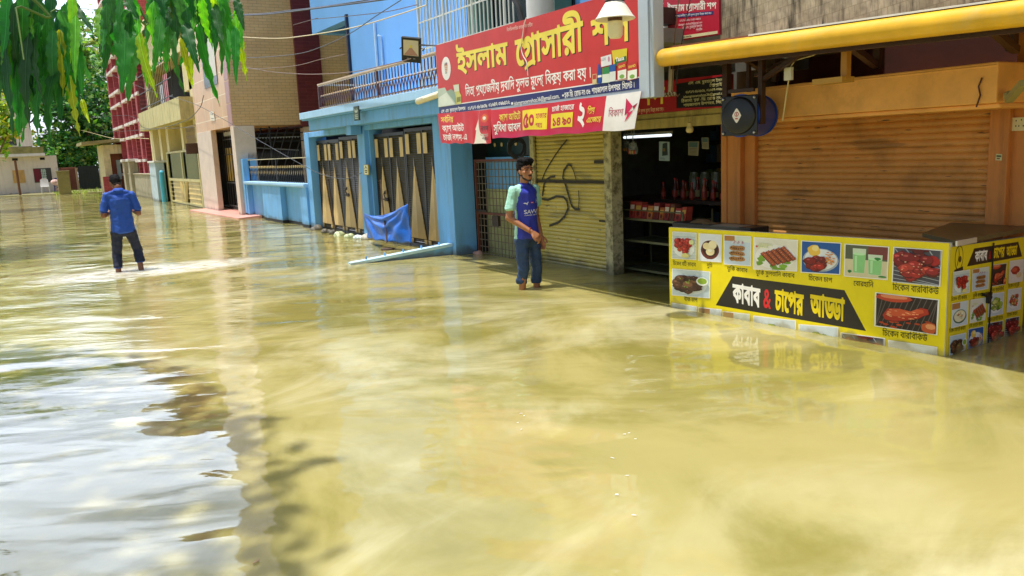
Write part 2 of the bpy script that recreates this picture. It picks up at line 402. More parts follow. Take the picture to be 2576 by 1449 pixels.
# ------------------------------------------------------------------ the setting: flood water over the street
GZ = -0.30
g = MB(); g.box(-300, 300, -60, 600, GZ-.3, GZ); o = g.build('ground', mat('wet_mud', (.12,.095,.05), .8)); tag(o, kind='structure')
def water_mat():
    m = bpy.data.materials.new('muddy_water'); m.use_nodes = True; nt = m.node_tree; N = nt.nodes; L = nt.links; b = N['Principled BSDF']
    b.inputs['Roughness'].default_value = .025; b.subsurface_method = 'BURLEY'; b.inputs['Subsurface Weight'].default_value = .75; b.inputs['Subsurface Radius'].default_value = (1.0, .85, .45); b.inputs['Subsurface Scale'].default_value = .10; b.inputs['IOR'].default_value = 1.40
    t = N.new('ShaderNodeTexCoord')
    def noise(scale, det=3, rough=.5, dist=0.0, sx=1.0, sy=1.0, off=0.0):
        mp = N.new('ShaderNodeMapping'); mp.inputs['Scale'].default_value = (sx, sy, 1); mp.inputs['Location'].default_value = (off, off*1.7, 0)
        L.new(t.outputs['Object'], mp.inputs['Vector'])
        n = N.new('ShaderNodeTexNoise'); n.inputs['Scale'].default_value = scale; n.inputs['Detail'].default_value = det
        n.inputs['Roughness'].default_value = rough; n.inputs['Distortion'].default_value = dist; L.new(mp.outputs['Vector'], n.inputs['Vector']); return n.outputs['Fac']
    def rnoise(scale, det, rough, dist, sl, sc_, off):
        # long-crested waves: stretched along the crest direction
        mp = N.new('ShaderNodeMapping'); mp.vector_type = 'TEXTURE'; mp.inputs['Rotation'].default_value = (0, 0, -.52); mp.inputs['Scale'].default_value = (sl, sc_, 1); mp.inputs['Location'].default_value = (off, off*.7, 0)
        L.new(t.outputs['Object'], mp.inputs['Vector'])
        n = N.new('ShaderNodeTexNoise'); n.inputs['Scale'].default_value = scale; n.inputs['Detail'].default_value = det
        n.inputs['Roughness'].default_value = rough; n.inputs['Distortion'].default_value = dist; L.new(mp.outputs['Vector'], n.inputs['Vector']); return n.outputs['Fac']
    def mth(op, a, b_=None, c=None, clamp=False):
        n = N.new('ShaderNodeMath'); n.operation = op; n.use_clamp = clamp
        for i, x in enumerate((a, b_, c)):
            if x is None: continue
            if isinstance(x, (int, float)): n.inputs[i].default_value = x
            else: L.new(x, n.inputs[i])
        return n.outputs[0]
    def mrange(v, a, b_, c, d):
        n = N.new('ShaderNodeMapRange'); L.new(v, n.inputs['Value']); n.interpolation_type = 'SMOOTHSTEP'
        for k, x in zip(('From Min', 'From Max', 'To Min', 'To Max'), (a, b_, c, d)): n.inputs[k].default_value = x
        return n.outputs[0]
    def mixc(f, a, col):
        n = N.new('ShaderNodeMix'); n.data_type = 'RGBA'; L.new(f, n.inputs['Factor'])
        if isinstance(a, tuple): n.inputs['A'].default_value = (*a, 1)
        else: L.new(a, n.inputs['A'])
        n.inputs['B'].default_value = (*col, 1); return n.outputs['Result']
    sp = N.new('ShaderNodeSeparateXYZ'); L.new(t.outputs['Object'], sp.inputs[0]); X, Y = sp.outputs['X'], sp.outputs['Y']
    # silt: slow swirls of thicker and thinner mud
    c = mixc(mrange(noise(.5, 9, .62, 1.0, 1, .8), .40, .60, 0, 1), WATER_A, WATER_B)
    c = mixc(mrange(noise(.7, 8, .58, .8, .8, 1, 7.3), .48, .70, 0, .7), c, WATER_C)
    # where a wader stirs it: foam and churned silt
    dx = mth('SUBTRACT', X, 1.75); dy = mth('SUBTRACT', Y, 13.25)
    d2 = mth('ADD', mth('MULTIPLY', mth('MULTIPLY', dx, dx), .32), mth('MULTIPLY', mth('MULTIPLY', dy, dy), 1.5))
    near = mrange(d2, .04, 1.15, 1, 0)
    foam = mth('MULTIPLY', near, mrange(noise(7, 7, .7, .8, .6, 1.5), .37, .54, 0, 1))
    c = mixc(mth('MULTIPLY', foam, 1.0, None, True), c, (.90, .86, .72))
    L.new(c, b.inputs['Base Color'])
    # waves (heights in metres)
    far = mrange(Y, 4.5, 11.0, 0.07, 1.0)
    h = mth('MULTIPLY', rnoise(1.25, 1.5, .4, .5, 2.0, .95, 0), .042)
    h = mth('ADD', h, mth('MULTIPLY', rnoise(3.4, 1.5, .45, .6, 2.0, .9, 3.1), .0068))
    h = mth('ADD', h, mth('MULTIPLY', mth('MULTIPLY', rnoise(7.5, 3, .55, .3, 2.0, .8, 1.9), far), .0075))
    h = mth('ADD', h, mth('MULTIPLY', mth('MULTIPLY', noise(22, 3, .6, 0, .6, 1.5, 5.2), far), .0011))
    r1 = mth('SQRT', mth('ADD', mth('MULTIPLY', mth('SUBTRACT', X, 1.4), mth('SUBTRACT', X, 1.4)), mth('MULTIPLY', dy, dy)))
    ring = mth('MULTIPLY', mth('SINE', mth('ADD', mth('MULTIPLY', r1, 11), mth('MULTIPLY', noise(1.3, 3, .6, .5, 1, 1, 9.1), 11))), mrange(r1, .2, 3.2, 1, 0))
    h = mth('ADD', h, mth('MULTIPLY', ring, .0050))
    h = mth('ADD', h, mth('MULTIPLY', mth('MULTIPLY', near, noise(9, 5, .65, .5)), .045))
    q = mth('SQRT', mth('ADD', mth('MULTIPLY', mth('SUBTRACT', X, 4.8), mth('SUBTRACT', X, 4.8)), mth('MULTIPLY', mth('SUBTRACT', Y, 7.7), mth('SUBTRACT', Y, 7.7))))
    h = mth('ADD', h, mth('MULTIPLY', mth('MULTIPLY', mth('SINE', mth('ADD', mth('MULTIPLY', q, 18), mth('MULTIPLY', noise(2.2, 2, .6, .5, 1, 1, 4.4), 9))), mrange(q, .1, 1.5, 1, 0)), .0012))
    bp = N.new('ShaderNodeBump'); bp.inputs['Strength'].default_value = 1; bp.inputs['Distance'].default_value = 1.0
    L.new(h, bp.inputs['Height']); L.new(bp.outputs['Normal'], b.inputs['Normal'])
    return m
WATER_A = (.365, .315, .115); WATER_B = (.235, .205, .050); WATER_C = (.57, .52, .30)
g = MB(); g.add([(-300,-60,0),(300,-60,0),(300,600,0),(-300,600,0)], [(0,1,2,3)]); o = g.build('flood_water', water_mat()); tag(o, kind='structure')
# pink-tiled slope up to the tiled block's gate, and the far grassy bank
p = [at_z(476,528,.03), at_z(540,521,.10), at_z(614,543,.10), at_z(600,549,.03)]
g = MB(); q = [Vector((v.x, v.y, v.z)) for v in p]; q[1].x += .9; q[2].x += .9
g.prism(q, (0,0,-.25)); tag(g.build('ramp', mat('pink_tile', srgb('#d99a8c'), .5, dirt=.5, dirtcol=(.3,.24,.1))), kind='structure')
g = MB(); g.prism([(2.6,58,.03),(5.6,56.5,.03),(6,70,.25),(-6,70,.25),(-3,62.0,.02)], (0,0,-.4)); tag(g.build('bank', mat('bank_soil', (.22,.2,.09), .9, dirt=.5)), kind='structure')
# tufts on the bank
g = MB()
for i in range(1100):
    x = random.uniform(2.4, 5.5); y = random.uniform(57.2, 61.6)+max(0, (2.6-x))*.8; h = random.uniform(.06, .24)*(1.2 if random.random() < .2 else .7); a = random.uniform(0, 6.28); d = Vector((math.cos(a), math.sin(a), 0))
    b0 = Vector((x, y, .0)); lean = Vector((random.uniform(-.1,.1), random.uniform(-.1,.1), 0))
    g.add([b0-d*.03, b0+d*.03, b0+lean+Vector((0,0,h))], [(0,1,2)])
o = g.build('grass', mat('grass_green', srgb('#9db83a'), .7, var=.4, scale=2)); tag(o, 'bright green grass growing along the far bank below the white house', kind='stuff')
# ------------------------------------------------------------------ paints
BLUE = mat('sky_blue_paint', srgb('#74b6f2'), .62, var=.06, scale=1.5, bump=.15, bscale=60, dirt=.6, dirtcol=(.13,.20,.24), streak=True)
BLUEL = mat('pale_blue_paint', srgb('#a9d4fa'), .6, var=.06, scale=2, dirt=.2, dirtcol=(.2,.25,.22), streak=True)
BLUED = mat('upper_blue_paint', srgb('#74b2f6'), .7, var=.06, scale=.8, bump=.12, bscale=40, dirt=.12, dirtcol=(.2,.35,.55), streak=True)
BLACKB = mat('black_skirting', (.02,.02,.02), .6)
IRON = mat('black_iron', (.016,.015,.014), .42, var=.3, scale=9)
IRONB = mat('brown_iron', srgb('#5d3328'), .45, var=.2, scale=9)
GOLD = mat('gold_paint', srgb('#d8b678'), .45, var=.08, scale=6)
CREAMP = mat('cream_knob', srgb('#e3bf93'), .5, var=.08)
WOODL = mat('light_wood_panel', srgb('#e2c184'), .5, var=.16, scale=3, bump=.1)
def grain_mat(name, c1, c2, sc=14):
    m = mat(name, c1, .5, var=0); nt = m.node_tree; N = nt.nodes; L = nt.links; b = N['Principled BSDF']
    t = N.new('ShaderNodeTexCoord'); wv = N.new('ShaderNodeTexWave'); wv.bands_direction = 'Y'; wv.inputs['Scale'].default_value = sc; wv.inputs['Distortion'].default_value = 6; wv.inputs['Detail'].default_value = 3; wv.inputs['Detail Scale'].default_value = .6
    mp = N.new('ShaderNodeMapping'); mp.inputs['Scale'].default_value = (1, 1, .22); L.new(t.outputs['Object'], mp.inputs['Vector']); L.new(mp.outputs['Vector'], wv.inputs['Vector'])
    mx = N.new('ShaderNodeMix'); mx.data_type = 'RGBA'; mx.inputs['A'].default_value = (*c1, 1); mx.inputs['B'].default_value = (*c2, 1)
    L.new(wv.outputs['Fac'], mx.inputs['Factor']); L.new(mx.outputs['Result'], b.inputs['Base Color']); return m
WOODG = grain_mat('grained_wood_panel', srgb('#dcbd80'), srgb('#b08a50'))
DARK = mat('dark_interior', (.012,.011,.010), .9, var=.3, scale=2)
ORANGE = mat('orange_paint', srgb('#d08642'), .6, var=.14, scale=2.2, bump=.25, bscale=14, dirt=.5, dirtcol=(.10,.05,.02), streak=True)
ORANGEB = mat('orange_beam_paint', srgb('#efae5c'), .6, var=.16, scale=2.6, bump=.4, bscale=9, dirt=.35, dirtcol=(.22,.10,.02))
CONC = mat('stained_concrete', srgb('#a79f86'), .85, var=.2, scale=3, bump=.3, dirt=.7, dirtcol=(.09,.085,.04), streak=True)
WHITEP = mat('white_paint', (.72,.71,.68), .6, var=.06, dirt=.25, dirtcol=(.3,.28,.2), streak=True)
STEEL = mat('brushed_steel', (.5,.5,.5), .35, metal=1, var=.1)
GREYM = mat('grey_aluminium', srgb('#c3ccd6'), .38, var=.05, metal=.3, dirt=.2, dirtcol=(.2,.2,.2), streak=True)
def plane_x(X): return lambda y, z: (X, y, z)

# ------------------------------------------------------------------ blue house: gates, ledge, balcony
H = thing('blue_house', (6.5, 14, GZ), 'sky blue house with two black and gold gates under a railed balcony', 'house')
XF = 5.65
Y1, Y2, Y3, Y4, YP = 17.67, 14.77, 14.42, 11.57, 11.06
g = MB()
g.box(XF, 6.05, Y1, 17.98, GZ, 2.09); g.box(XF, 6.0, Y3, Y2, GZ, 2.09)
g.box(XF, 6.02, 11.0, Y4, GZ, 2.09); g.box(XF+.01, 6.0, Y4, Y3, 2.0, 2.09); g.box(XF+.01, 6.0, Y2, Y1, 1.98, 2.09)
g.box(XF+.08, 5.99, 14.36, 14.42, GZ, 2.0)
g.build('gate_wall', BLUE, H, bev=.008)
g = MB(); g.box(5.20, 7.3, 9.3, 16.72, 2.315, 2.445, 1); g.box(5.23, 7.3, 9.3, 16.70, 2.292, 2.315, 0); g.box(5.34, 7.3, 9.3, 16.60, 2.09, 2.292, 0)
g.box(5.42, 5.62, 14.45, 14.72, 1.93, 2.089, 0)
g.build('ledge', [BLUE, BLUEL], H, bev=.006)
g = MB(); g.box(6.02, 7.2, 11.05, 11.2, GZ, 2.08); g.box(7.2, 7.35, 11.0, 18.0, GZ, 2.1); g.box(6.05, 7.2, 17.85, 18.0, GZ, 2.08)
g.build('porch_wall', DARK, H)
XU = 7.35
yj = at_x(880, 150, XU).y
zl = at_x(878, 46, XU).z
g = MB(); g.box(XU, XU+.3, 6.2, yj, 2.445, 11); g.box(XU+.001, XU+.3, yj, 21.9, zl, 11); g.box(XU, XU+4, 6.0, 6.2, 2.5, 11); g.box(XU+4, XU+4.2, 6, 21.9, 2.5, 11); g.box(XU+.3, XU+4, 21.6, 21.9, zl, 11); g.box(XU, XU+4.2, 6, 21.9, 11, 11.2)
yc = at_x(1012, 60, XU).y; g.box(6.95, XU, 6.2, yc, 2.445, 11)
g.build('upper_wall', BLUED, H)
g = MB(); g.box(XU-.02, XU+.34, yj, yj+.07, 2.445, zl); g.build('door_jamb', BLUEL, H)
g = MB(); g.box(XU-.06, XU+.0, yj-.10, yj-.02, 2.445, zl+.1); g.build('dark_trim', mat('dark_trim_paint', (.02,.022,.05), .5), H)
# balcony railing
RX = 5.36; RY0, RY1 = 9.6, 15.86
rail = MB(); rail.beam((RX, RY0, 2.93), (RX, RY1, 2.93), .055, .03); rail.beam((RX, RY0, 2.905), (RX, RY1, 2.905), .035, .02)
rail.beam((RX, RY1, 2.93), (XU, RY1+.0, 2.93), .055, .03)
R_ = rail.build('railing', mat('rail_pale_wood', srgb('#cdb49a'), .4), H, bev=.004)
lo = MB(); lo.beam((RX, RY0, 2.50), (RX, RY1, 2.50), .03, .02); lo.beam((RX, RY0, 2.70), (RX, RY1, 2.70), .02, .012)
for yy in (RY1, 12.9, 10.2): lo.beam((RX, yy, 2.445), (RX, yy, 2.92), .035, .035)
lo.build('rail_frame', IRONB, R_)
proto = None; nb = 52; dy = (RY1-.1-RY0)/nb
b = MB()
b.beam((RX, 0, 2.705), (RX, 0, 2.9), .014, .014)
b.tube([(RX, dy*.5*math.sin(t*math.pi/2), 2.70-.2*t) for t in (0,.15,.3,.5,.7,.85,1)], .009, 5)
b.tube([(RX, -dy*.5*math.sin(t*math.pi/2), 2.70-.2*t) for t in (0,.15,.3,.5,.7,.85,1)], .009, 5)
b.sphere((RX, 0, 2.71), .020, 8, 6, 1); b.sphere((RX, dy*.5, 2.485), .020, 8, 6, 1); b.lathe((RX, dy*.5, 2.45), [(.012,0),(.02,.02),(.012,.04)], 6, 1)
for i in range(nb):
    if proto is None:
        off = wl(H); proto = b.build('baluster', [IRONB, CREAMP], R_, smooth=True); o = proto
    else: o = proto.copy(); COL.objects.link(o); o.parent = R_
    o.location = (0, RY0+.08+dy*i, 0)
# plaque, tap pipes on the upper wall
g = MB(); g.tube([(XU-.03, at_x(948,100,XU).y, 2.445), (XU-.03, at_x(948,100,XU).y, at_x(947,57,XU).z)], .035, 8); g.tube([(XU-.03, at_x(962,100,XU).y, 2.445), (XU-.03, at_x(962,100,XU).y, at_x(961,92,XU).z), (XU-.10, at_x(961,95,XU).y, at_x(961,92,XU).z+.02)], .022, 8)
g.build('vent_pipe', mat('pale_plastic', srgb('#cfe4f4'), .4), H, smooth=True)
def framed_plaque(X, cs, bgc, fg, nm, label, kind):
    a = [at_x(*c, X) for c in cs]; y0 = a[0].y; y1 = a[1].y; z0, z1 = a[0].z, a[2].z
    f = bilin([(X, y0, z0), (X, y1, z0), (X, y1, z1), (X, y0, z1)])
    r = Art(f); r.rect(0,0,1,1,C(bgc)); 
    if kind == 0:
        r.rect(.08,.03,.92,.97,C('#46584e')); r.disc(.5,.70,.32,.16,C(fg),16); r.poly([(.3,.70),(.5,.93),(.7,.70)],C('#2c3a33')); r.disc(.5,.66,.1,.09,C(fg),10)
        for k in range(3): r.rect(.2,.12+.12*k,.8,.18+.12*k,C(fg))
    else:
        r.rect(.1,.05,.9,.95,C('#f2eecb')); r.poly([(.2,.6),(.5,.88),(.8,.6),(.7,.6),(.5,.76),(.3,.6)],C(fg)); r.rect(.3,.2,.7,.3,C(fg)); r.rect(.25,.38,.75,.46,C(fg))
    r.box(X+.001, X+.02, min(y0,y1), max(y0,y1), z0, z1, 0, C(bgc))
    return solo(r, nm, PRINTM, label, 'sign')
framed_plaque(5.185, [z for z in ((891.5,304),(904,304),(903,266))], '#2d3a36', '#a7b5a5', 'name_plaque', 'small dark green name plaque on the blue balcony ledge', 0)
framed_plaque(5.64, [(916,440),(927.5,436),(926.5,414)], '#b9a43a', '#4a4020', 'house_sign', 'small cream number plate on the pier between the two gates', 1)
# white column, rear wall behind the shop sign, barred window
yc0 = at_x(1305, 40, 5.55).y; yc1 = at_x(1346, 40, 5.55).y
g = MB(); g.lathe((5.75, (yc0+yc1)/2, 2.445), [(.5*(yc0-yc1)*.95, 0), (.5*(yc0-yc1)*.95, 6)], 20); g.build('column', WHITEP, H, smooth=True)
g = MB(); g.box(6.6, 6.8, 4.9, yc1+.2, 2.3, 9); g.build('rear_wall', mat('grey_green_paint', srgb('#8b8f72'), .7, dirt=.5, streak=True), H)
g = MB(); g.box(5.5, 6.6, 6.2, yc1+.5, 4.2, 4.3); g.build('upper_slab', WHITEP, H)
XG = 6.0; ya = at_x(1052, 40, XG).y; yb = at_x(1292, 40, XG).y
win = MB(); win.box(XG+.9, XG+.94, yb-.1, ya, 2.6, 4.6); W_ = win.build('window', mat('dark_glass', (.02,.025,.03), .12), H)
for y0_, y1_ in ((yb-.1, yb+.1), (at_x(1200,40,6.6).y, at_x(1180,40,6.6).y)): g = MB(); g.box(XG+.6, XG+.88, y0_, y1_, 2.6, 4.6); g.build('curtain', mat('green_curtain', srgb('#5c7a66'), .8, var=.25), W_)
g = MB()
n = 26
for i in range(n+1):
    y = ya+(yb-ya)*i/n; g.tube([(XG, y, 2.6), (XG, y, 4.4)], .011 if i % 8 else .022, 6)
for z in (2.75, 3.2, 3.62, 4.05): g.beam((XG, ya, z), (XG, yb, z), .016, .02)
for z in (2.75, 4.05): g.beam((XG, ya, z), (XG+.95, ya, z), .016, .02)
for k in range(5): g.tube([(XG+.18*k, ya, 2.6), (XG+.18*k, ya, 4.4)], .011, 6)
g.build('window_grille', mat('grille_white', srgb('#d9d6c8'), .4, dirt=.3, dirtcol=(.2,.12,.06)), W_)
# gates
def gate(y0, y1, ztop, nm_label):
    """one sheet-iron gate leaf of two louvred panels, hung from y0 (far) to y1 (near)"""
    f = MB(); X = XF+.16; wdt = (y0-y1)/2
    f.box(X, X+.03, y1, y1+.035, GZ+.05, ztop); f.box(X, X+.03, y0-.035, y0, GZ+.05, ztop); f.box(X, X+.03, y1+wdt-.02, y1+wdt+.02, GZ+.05, ztop)
    f.box(X-.004, X+.03, y1, y0, ztop-.05, ztop); f.box(X-.004, X+.03, y1, y0, .0, .04); f.box(X+.026, X+.036, y1+.01, y0-.01, GZ+.05, ztop-.01)
    G_ = f.build('gate_leaf', IRON, H)
    if nm_label: G_['label'] = nm_label
    l = MB(); p = MB(); q = MB()
    for k in range(2):
        a = y0-wdt*k-.03; b_ = y0-wdt*(k+1)+.03
        z = .06
        while z < ztop-.07:
            l.add([(X+.024, a, z+.030), (X+.024, b_, z+.030), (X-.001, b_, z+.004), (X-.001, a, z+.004)], [(0,1,2,3)]); z += .037
        pw = (a-b_)
        for (u0, u1) in ((.02, .24), (.74, .97)): p.box(X-.010, X-.002, a-pw*u1, a-pw*u0, ztop-.42, ztop-.09)
        zb, zt = .13, 1.36; ap = a-pw*.5
        p.prism([(X-.012, a-.01, zb), (X-.012, ap, zb), (X-.012, ap, zt)], (.008,0,0))
        sc = [(X-.012, ap, zt), (X-.012, ap, zb), (X-.012, b_+.01, zb)]
        q.prism(sc, (.008,0,0))
        # scalloped seam between the plain half and the grained half
        sm = []
        for i in range(0, 37):
            t = i/36; sm.append((X-.0135, ap+.012*abs(math.sin(i*math.pi/3))*(1-t*.6)+.004, zb+(zt-zb-.25)*t))
        for i in range(0, 36): q.add([sm[i], sm[i+1], (X-.0135, ap-.004, sm[i+1][2]), (X-.0135, ap-.004, sm[i][2])], [(0,1,2,3)])
        l.prism([(X-.016, ap-.018, zt-.03), (X-.016, ap+.018, zt-.03), (X-.016, ap, zt+.14)], (.012,0,0))
        p.box(X-.010, X-.002, b_+.0, b_+.10, .045, .12); p.box(X-.010, X-.002, a-.10, a, .045, .12)
    l.build('louvre', mat('louvre_iron', (.17,.13,.075), .26, var=.2, spec=.7), G_); p.build('gold_panel', WOODL, G_); q.build('grained_panel', WOODG, G_)
    return G_
ym = (Y1+Y2)/2
gate(Y1-.02, ym+.01, 1.90, None); gate(ym-.01, Y2+.03, 1.93, None)
ym2 = (Y3+Y4)/2
gate(Y3-.08, ym2+.01, 1.92, None); gate(ym2-.01, Y4+.03, 1.96, None)
def bolt(y, z):
    g = MB(); X = XF+.13; g.tube([(X, y-.10, z), (X, y+.14, z)], .012, 8); g.tube([(X, y+.02, z), (X-.03, y+.02, z+.1), (X, y+.0, z+.16)], .010, 6); g.box(X-.01, X+.03, y-.06, y+.05, z-.03, z+.03)
    g.lathe((X-.01, y+.05, z+.12), [(.01,0),(.028,.004),(.028,.016),(.01,.02)], 10, 0, (1,0,0)); return g.build('gate_bolt', mat('rusty_bolt', (.05,.03,.022), .6, var=.3), H, smooth=True)
bolt(ym-.35, .78); bolt(ym2+.9, .75)
g = MB(); g.box(XF+.05, XF+.16, Y4+.0, Y4+.05, .78, 1.05); g.build('hinge', IRON, H)
# low ramp wall running out from the near pier
p0 = at_z(1141, 640, 0); p1 = at_z(884, 664, 0)
W0 = Vector((XF, 11.12, 0)); W1 = Vector((4.08, 11.30, 0))
g = MB()
top0 = .175; nrm = Vector((.12, 1, 0)).normalized()
for (t0, t1, m_, zo) in ((.0, .115, 0, -.045), (-.02, .135, 1, 0)):
    zl0 = GZ if m_ == 0 else None
    a0 = W0+nrm*t0; a1 = W1+nrm*t0; b0 = W0+nrm*t1; b1 = W1+nrm*t1
    hi0, hi1 = top0+zo, .025+zo
    lo0, lo1 = (GZ, GZ) if m_ == 0 else (top0-.045, .025-.045)
    vs = [Vector((a0.x,a0.y,lo0)), Vector((a1.x,a1.y,lo1)), Vector((b1.x,b1.y,lo1)), Vector((b0.x,b0.y,lo0)), Vector((a0.x,a0.y,hi0)), Vector((a1.x,a1.y,hi1)), Vector((b1.x,b1.y,hi1)), Vector((b0.x,b0.y,hi0))]
    g.add(vs, [(0,3,2,1),(4,5,6,7),(0,1,5,4),(1,2,6,5),(2,3,7,6),(3,0,4,7)], m_)
for t in (.12, .3, .48, .66, .84):
    c = W0.lerp(W1, t)+nrm*.06; z = top0+(.025-top0)*t; g.tube([(c.x, c.y, z-.01), (c.x, c.y, z+.045)], .014, 8, 0)
solo(g, 'ramp_wall', [BLUE, mat('pale_cap_paint', srgb('#bfe2f4'), .6)], 'low sloping blue wall with white cap running into the water', 'wall')

# ------------------------------------------------------------------ blue fence beside the house
F = thing('blue_fence', (5.7, 20.5, GZ), 'blue wall topped with black iron railing beside the two gates', 'fence')
XB = 5.6
g = MB(); yA, yB = 23.40, 17.98
ys = [at_x(*c, XB).y for c in ((661,500),(706,500),(755,500),(788,500))]
g.box(XB+.14, XB+.34, yB, yA, .07, .90)
g.box(XB, XB+.14, ys[1], ys[0], .07, .90); g.box(XB, XB+.14, yB, ys[2], .07, .90); g.box(XB, XB+.14, yA-.15, yA, .07, .90)
g.box(XB-.02, XB+.36, yA, yA+.34, GZ+.4, 1.60)
g.build('wall', BLUE, F, bev=.006)
g = MB(); g.box(XB+.15, XB+.33, yB, yA, GZ, .07); g.box(XB+.01, XB+.15, ys[1]+.01, ys[0]-.01, GZ, .07); g.box(XB+.01, XB+.15, yB, ys[2]-.01, GZ, .07); g.box(XB-.01, XB+.3, yA, yA+.33, GZ, .1)
g.build('skirting', BLACKB, F)
g = MB(); g.box(XB-.05, XB+.38, yB, yA, .925, .985); g.box(XB-.03, XB+.36, yB, yA, .90, .925); g.build('coping', BLUEL, F, bev=.006)
g = MB(); g.beam((XB+.15, yB, 1.56), (XB+.15, yA, 1.56), .06, .02); g.build('top_rail', mat('cream_rail', srgb('#cbbf9a'), .45), F)
g = MB()
for yy in (yB+.02, (yA+yB)/2, yA-.02): g.beam((XB+.15, yy, .985), (XB+.15, yy, 1.57), .03, .03)
g.beam((XB+.15, yB, 1.00), (XB+.15, yA, 1.00), .018, .012)
nsp = 40
for i in range(nsp):
    y = yB+.05+(yA-yB-.1)*i/(nsp-1); g.lathe((XB+.15, y, 1.57), [(.008,0),(.008,.12),(.001,.2)], 5)
g.build('spike_rail', IRON, F)
b = MB(); b.beam((XB+.15,0,.985),(XB+.15,0,1.28),.012,.012,0); b.tube([(XB+.15, .05*math.sin(t*math.pi*1.0), 1.12+.24*t) for t in (0,.2,.4,.6,.8,1)], .008, 5)
b.sphere((XB+.15,0,1.36),(.017,.017,.032),8,6,1); b.sphere((XB+.15,0,1.13),(.012,.012,.02),8,6,0); b.lathe((XB+.15,.02,1.22),[(.004,-.05),(.014,0),(.004,.05)],6,1)
proto = None; nb = 36
for i in range(nb):
    if proto is None: proto = b.build('baluster', [IRON, GOLD], F, smooth=True); o = proto
    else: o = proto.copy(); COL.objects.link(o); o.parent = F
    o.location = (0, yB+.09+(yA-yB-.18)*i/(nb-1), 0)

# ------------------------------------------------------------------ brown tiled block
B = thing('tiled_block', (8, 26, GZ), 'tall building clad in tan tiles with a dark red stripe', 'building')
TILE = tile_mat('tan_tile', srgb('#deb67e'), srgb('#d6ac74'), srgb('#b08a58'), .24, .078, .005, .5, .1, .42, 'xz')
TILEL = tile_mat('large_tan_tile', srgb('#dcb288'), srgb('#d5a87c'), srgb('#f0dcc0'), 1.2, .62, .012, 0, .08, .35, 'yz')
TILER = tile_mat('red_tile', srgb('#6b2624'), srgb('#601f20'), srgb('#7a3a35'), .40, .10, .004, .5, .15, .35, 'xz')
XT = 5.5; YT = 23.66; xr0, xr1 = 7.37, 8.10
ZB = 2.50
g = MB(); g.box(XT, xr0, YT, 28.8, ZB, 17.5, 0); g.box(xr0, xr1, YT-.10, 28.8, ZB-.05, 17.8, 1); g.box(xr1, 13, YT, 28.8, ZB, 17.5, 0)
g.build('upper_wall', [TILE, TILER], B)
g = MB(); g.box(XT-.012, XT-.002, YT+.005, 28.8, ZB, 17.5); g.build('front_cladding', TILEL, B)
g = MB()
a0 = at_x(570, 250, XT).y
for k in range(3): g.box(XT-.02, XT-.0125, YT+.03, a0, ZB+.02+.62*k, ZB+.60+.62*k)
g.build('mauve_panel', mat('mauve_tile', srgb('#b08484'), .4, var=.08), B)
y0 = at_x(515,200,XT).y; y1 = at_x(549,200,XT).y; z0 = at_x(516,225,XT).z; z1 = at_x(549,172,XT).z
g = MB(); g.box(XT-.03, XT-.022, y1, y0, z0, z1+.9, 0); g.box(XT-.04, XT-.031, y1, y1+(y0-y1)*.42, z0+.25, z1+.9, 1); g.build('window', [mat('black_glass', (.02,.022,.03), .15), WHITEP], B)
f = bilin([(XT-.03, at_x(531,290,XT).y, at_x(531,304,XT).z), (XT-.03, at_x(542,290,XT).y, at_x(542,304,XT).z), (XT-.03, at_x(541,290,XT).y, at_x(541,280,XT).z), (XT-.03, at_x(530,290,XT).y, at_x(530,280,XT).z)])
r = Art(f); r.rect(0,0,1,1,C('#e8e2d6')); r.rect(.25,.62,.42,.8,C('#777')); r.rect(.58,.62,.75,.8,C('#777')); r.rect(.2,.2,.8,.28,C('#999999')); r.build('plaque', PRINTM, B)
MARB = mat('pinkish_marble', srgb('#d8c2ad'), .35, var=.09, scale=2.5, dirt=.35, dirtcol=(.45,.30,.2))
for q in ((XT-.02, XT+.55, YT-.03, YT+.36, GZ, ZB), (XT-.02, XT+.14, 26.6, 28.8, GZ, ZB), (7.5, 8.0, YT+.1, YT+.5, GZ, ZB-.06)): g = MB(); g.box(*q); g.build('pillar', MARB, B, bev=.01)
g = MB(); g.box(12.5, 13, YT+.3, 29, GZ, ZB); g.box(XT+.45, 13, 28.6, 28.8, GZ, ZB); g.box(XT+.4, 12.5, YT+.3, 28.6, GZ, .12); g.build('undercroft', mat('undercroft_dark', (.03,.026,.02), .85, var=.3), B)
# gate standing in the street opening, barred bays beside it
g = MB(); X = XT+.32
for i in range(9): y = YT+.4+(26.6-YT-.4)*i/8; g.beam((X, y, .15), (X, y, ZB-.05), .02, .02)
for z in (.2, .9, 1.75, 2.2): g.beam((X, YT+.38, z), (X, 26.6, z), .03, .03)
G_ = g.build('gate', IRON, B)
g = MB(); g.box(X+.03, X+.05, 25.75, 26.55, .95, 1.95); g.build('yellow_panel', mat('mustard_sheet', srgb('#b08f3c'), .5, dirt=.5), G_)
wa = at_y(572,440,28.55); wb = at_y(601,372,28.55)
g = MB(); g.box(wa.x, wb.x, 28.56, 28.59, wa.z, wb.z); g.build('glowing_window', mat('glowing_pane', srgb('#cfe0ea'), .6, var=.1, emit=.45), B)  # pane glows by itself, standing for daylight behind it
g = MB()
for i in range(7): x = wa.x+(wb.x-wa.x)*i/6; g.beam((x, 28.54, wa.z), (x, 28.54, wb.z), .03, .03)
for k in range(4): z = wa.z+(wb.z-wa.z)*k/3; g.beam((wa.x, 28.54, z), (wb.x, 28.54, z), .03, .03)
g.build('window_bars', IRON, B)
g = MB()
for k in range(26): y = YT+.4+.088*k; g.add([(X-.02, y, 2.28), (X-.02, y+.044, 2.33), (X-.02, y+.088, 2.28), (X-.02, y+.088, 2.42), (X-.02, y, 2.42)], [(0,1,2,3,4)])
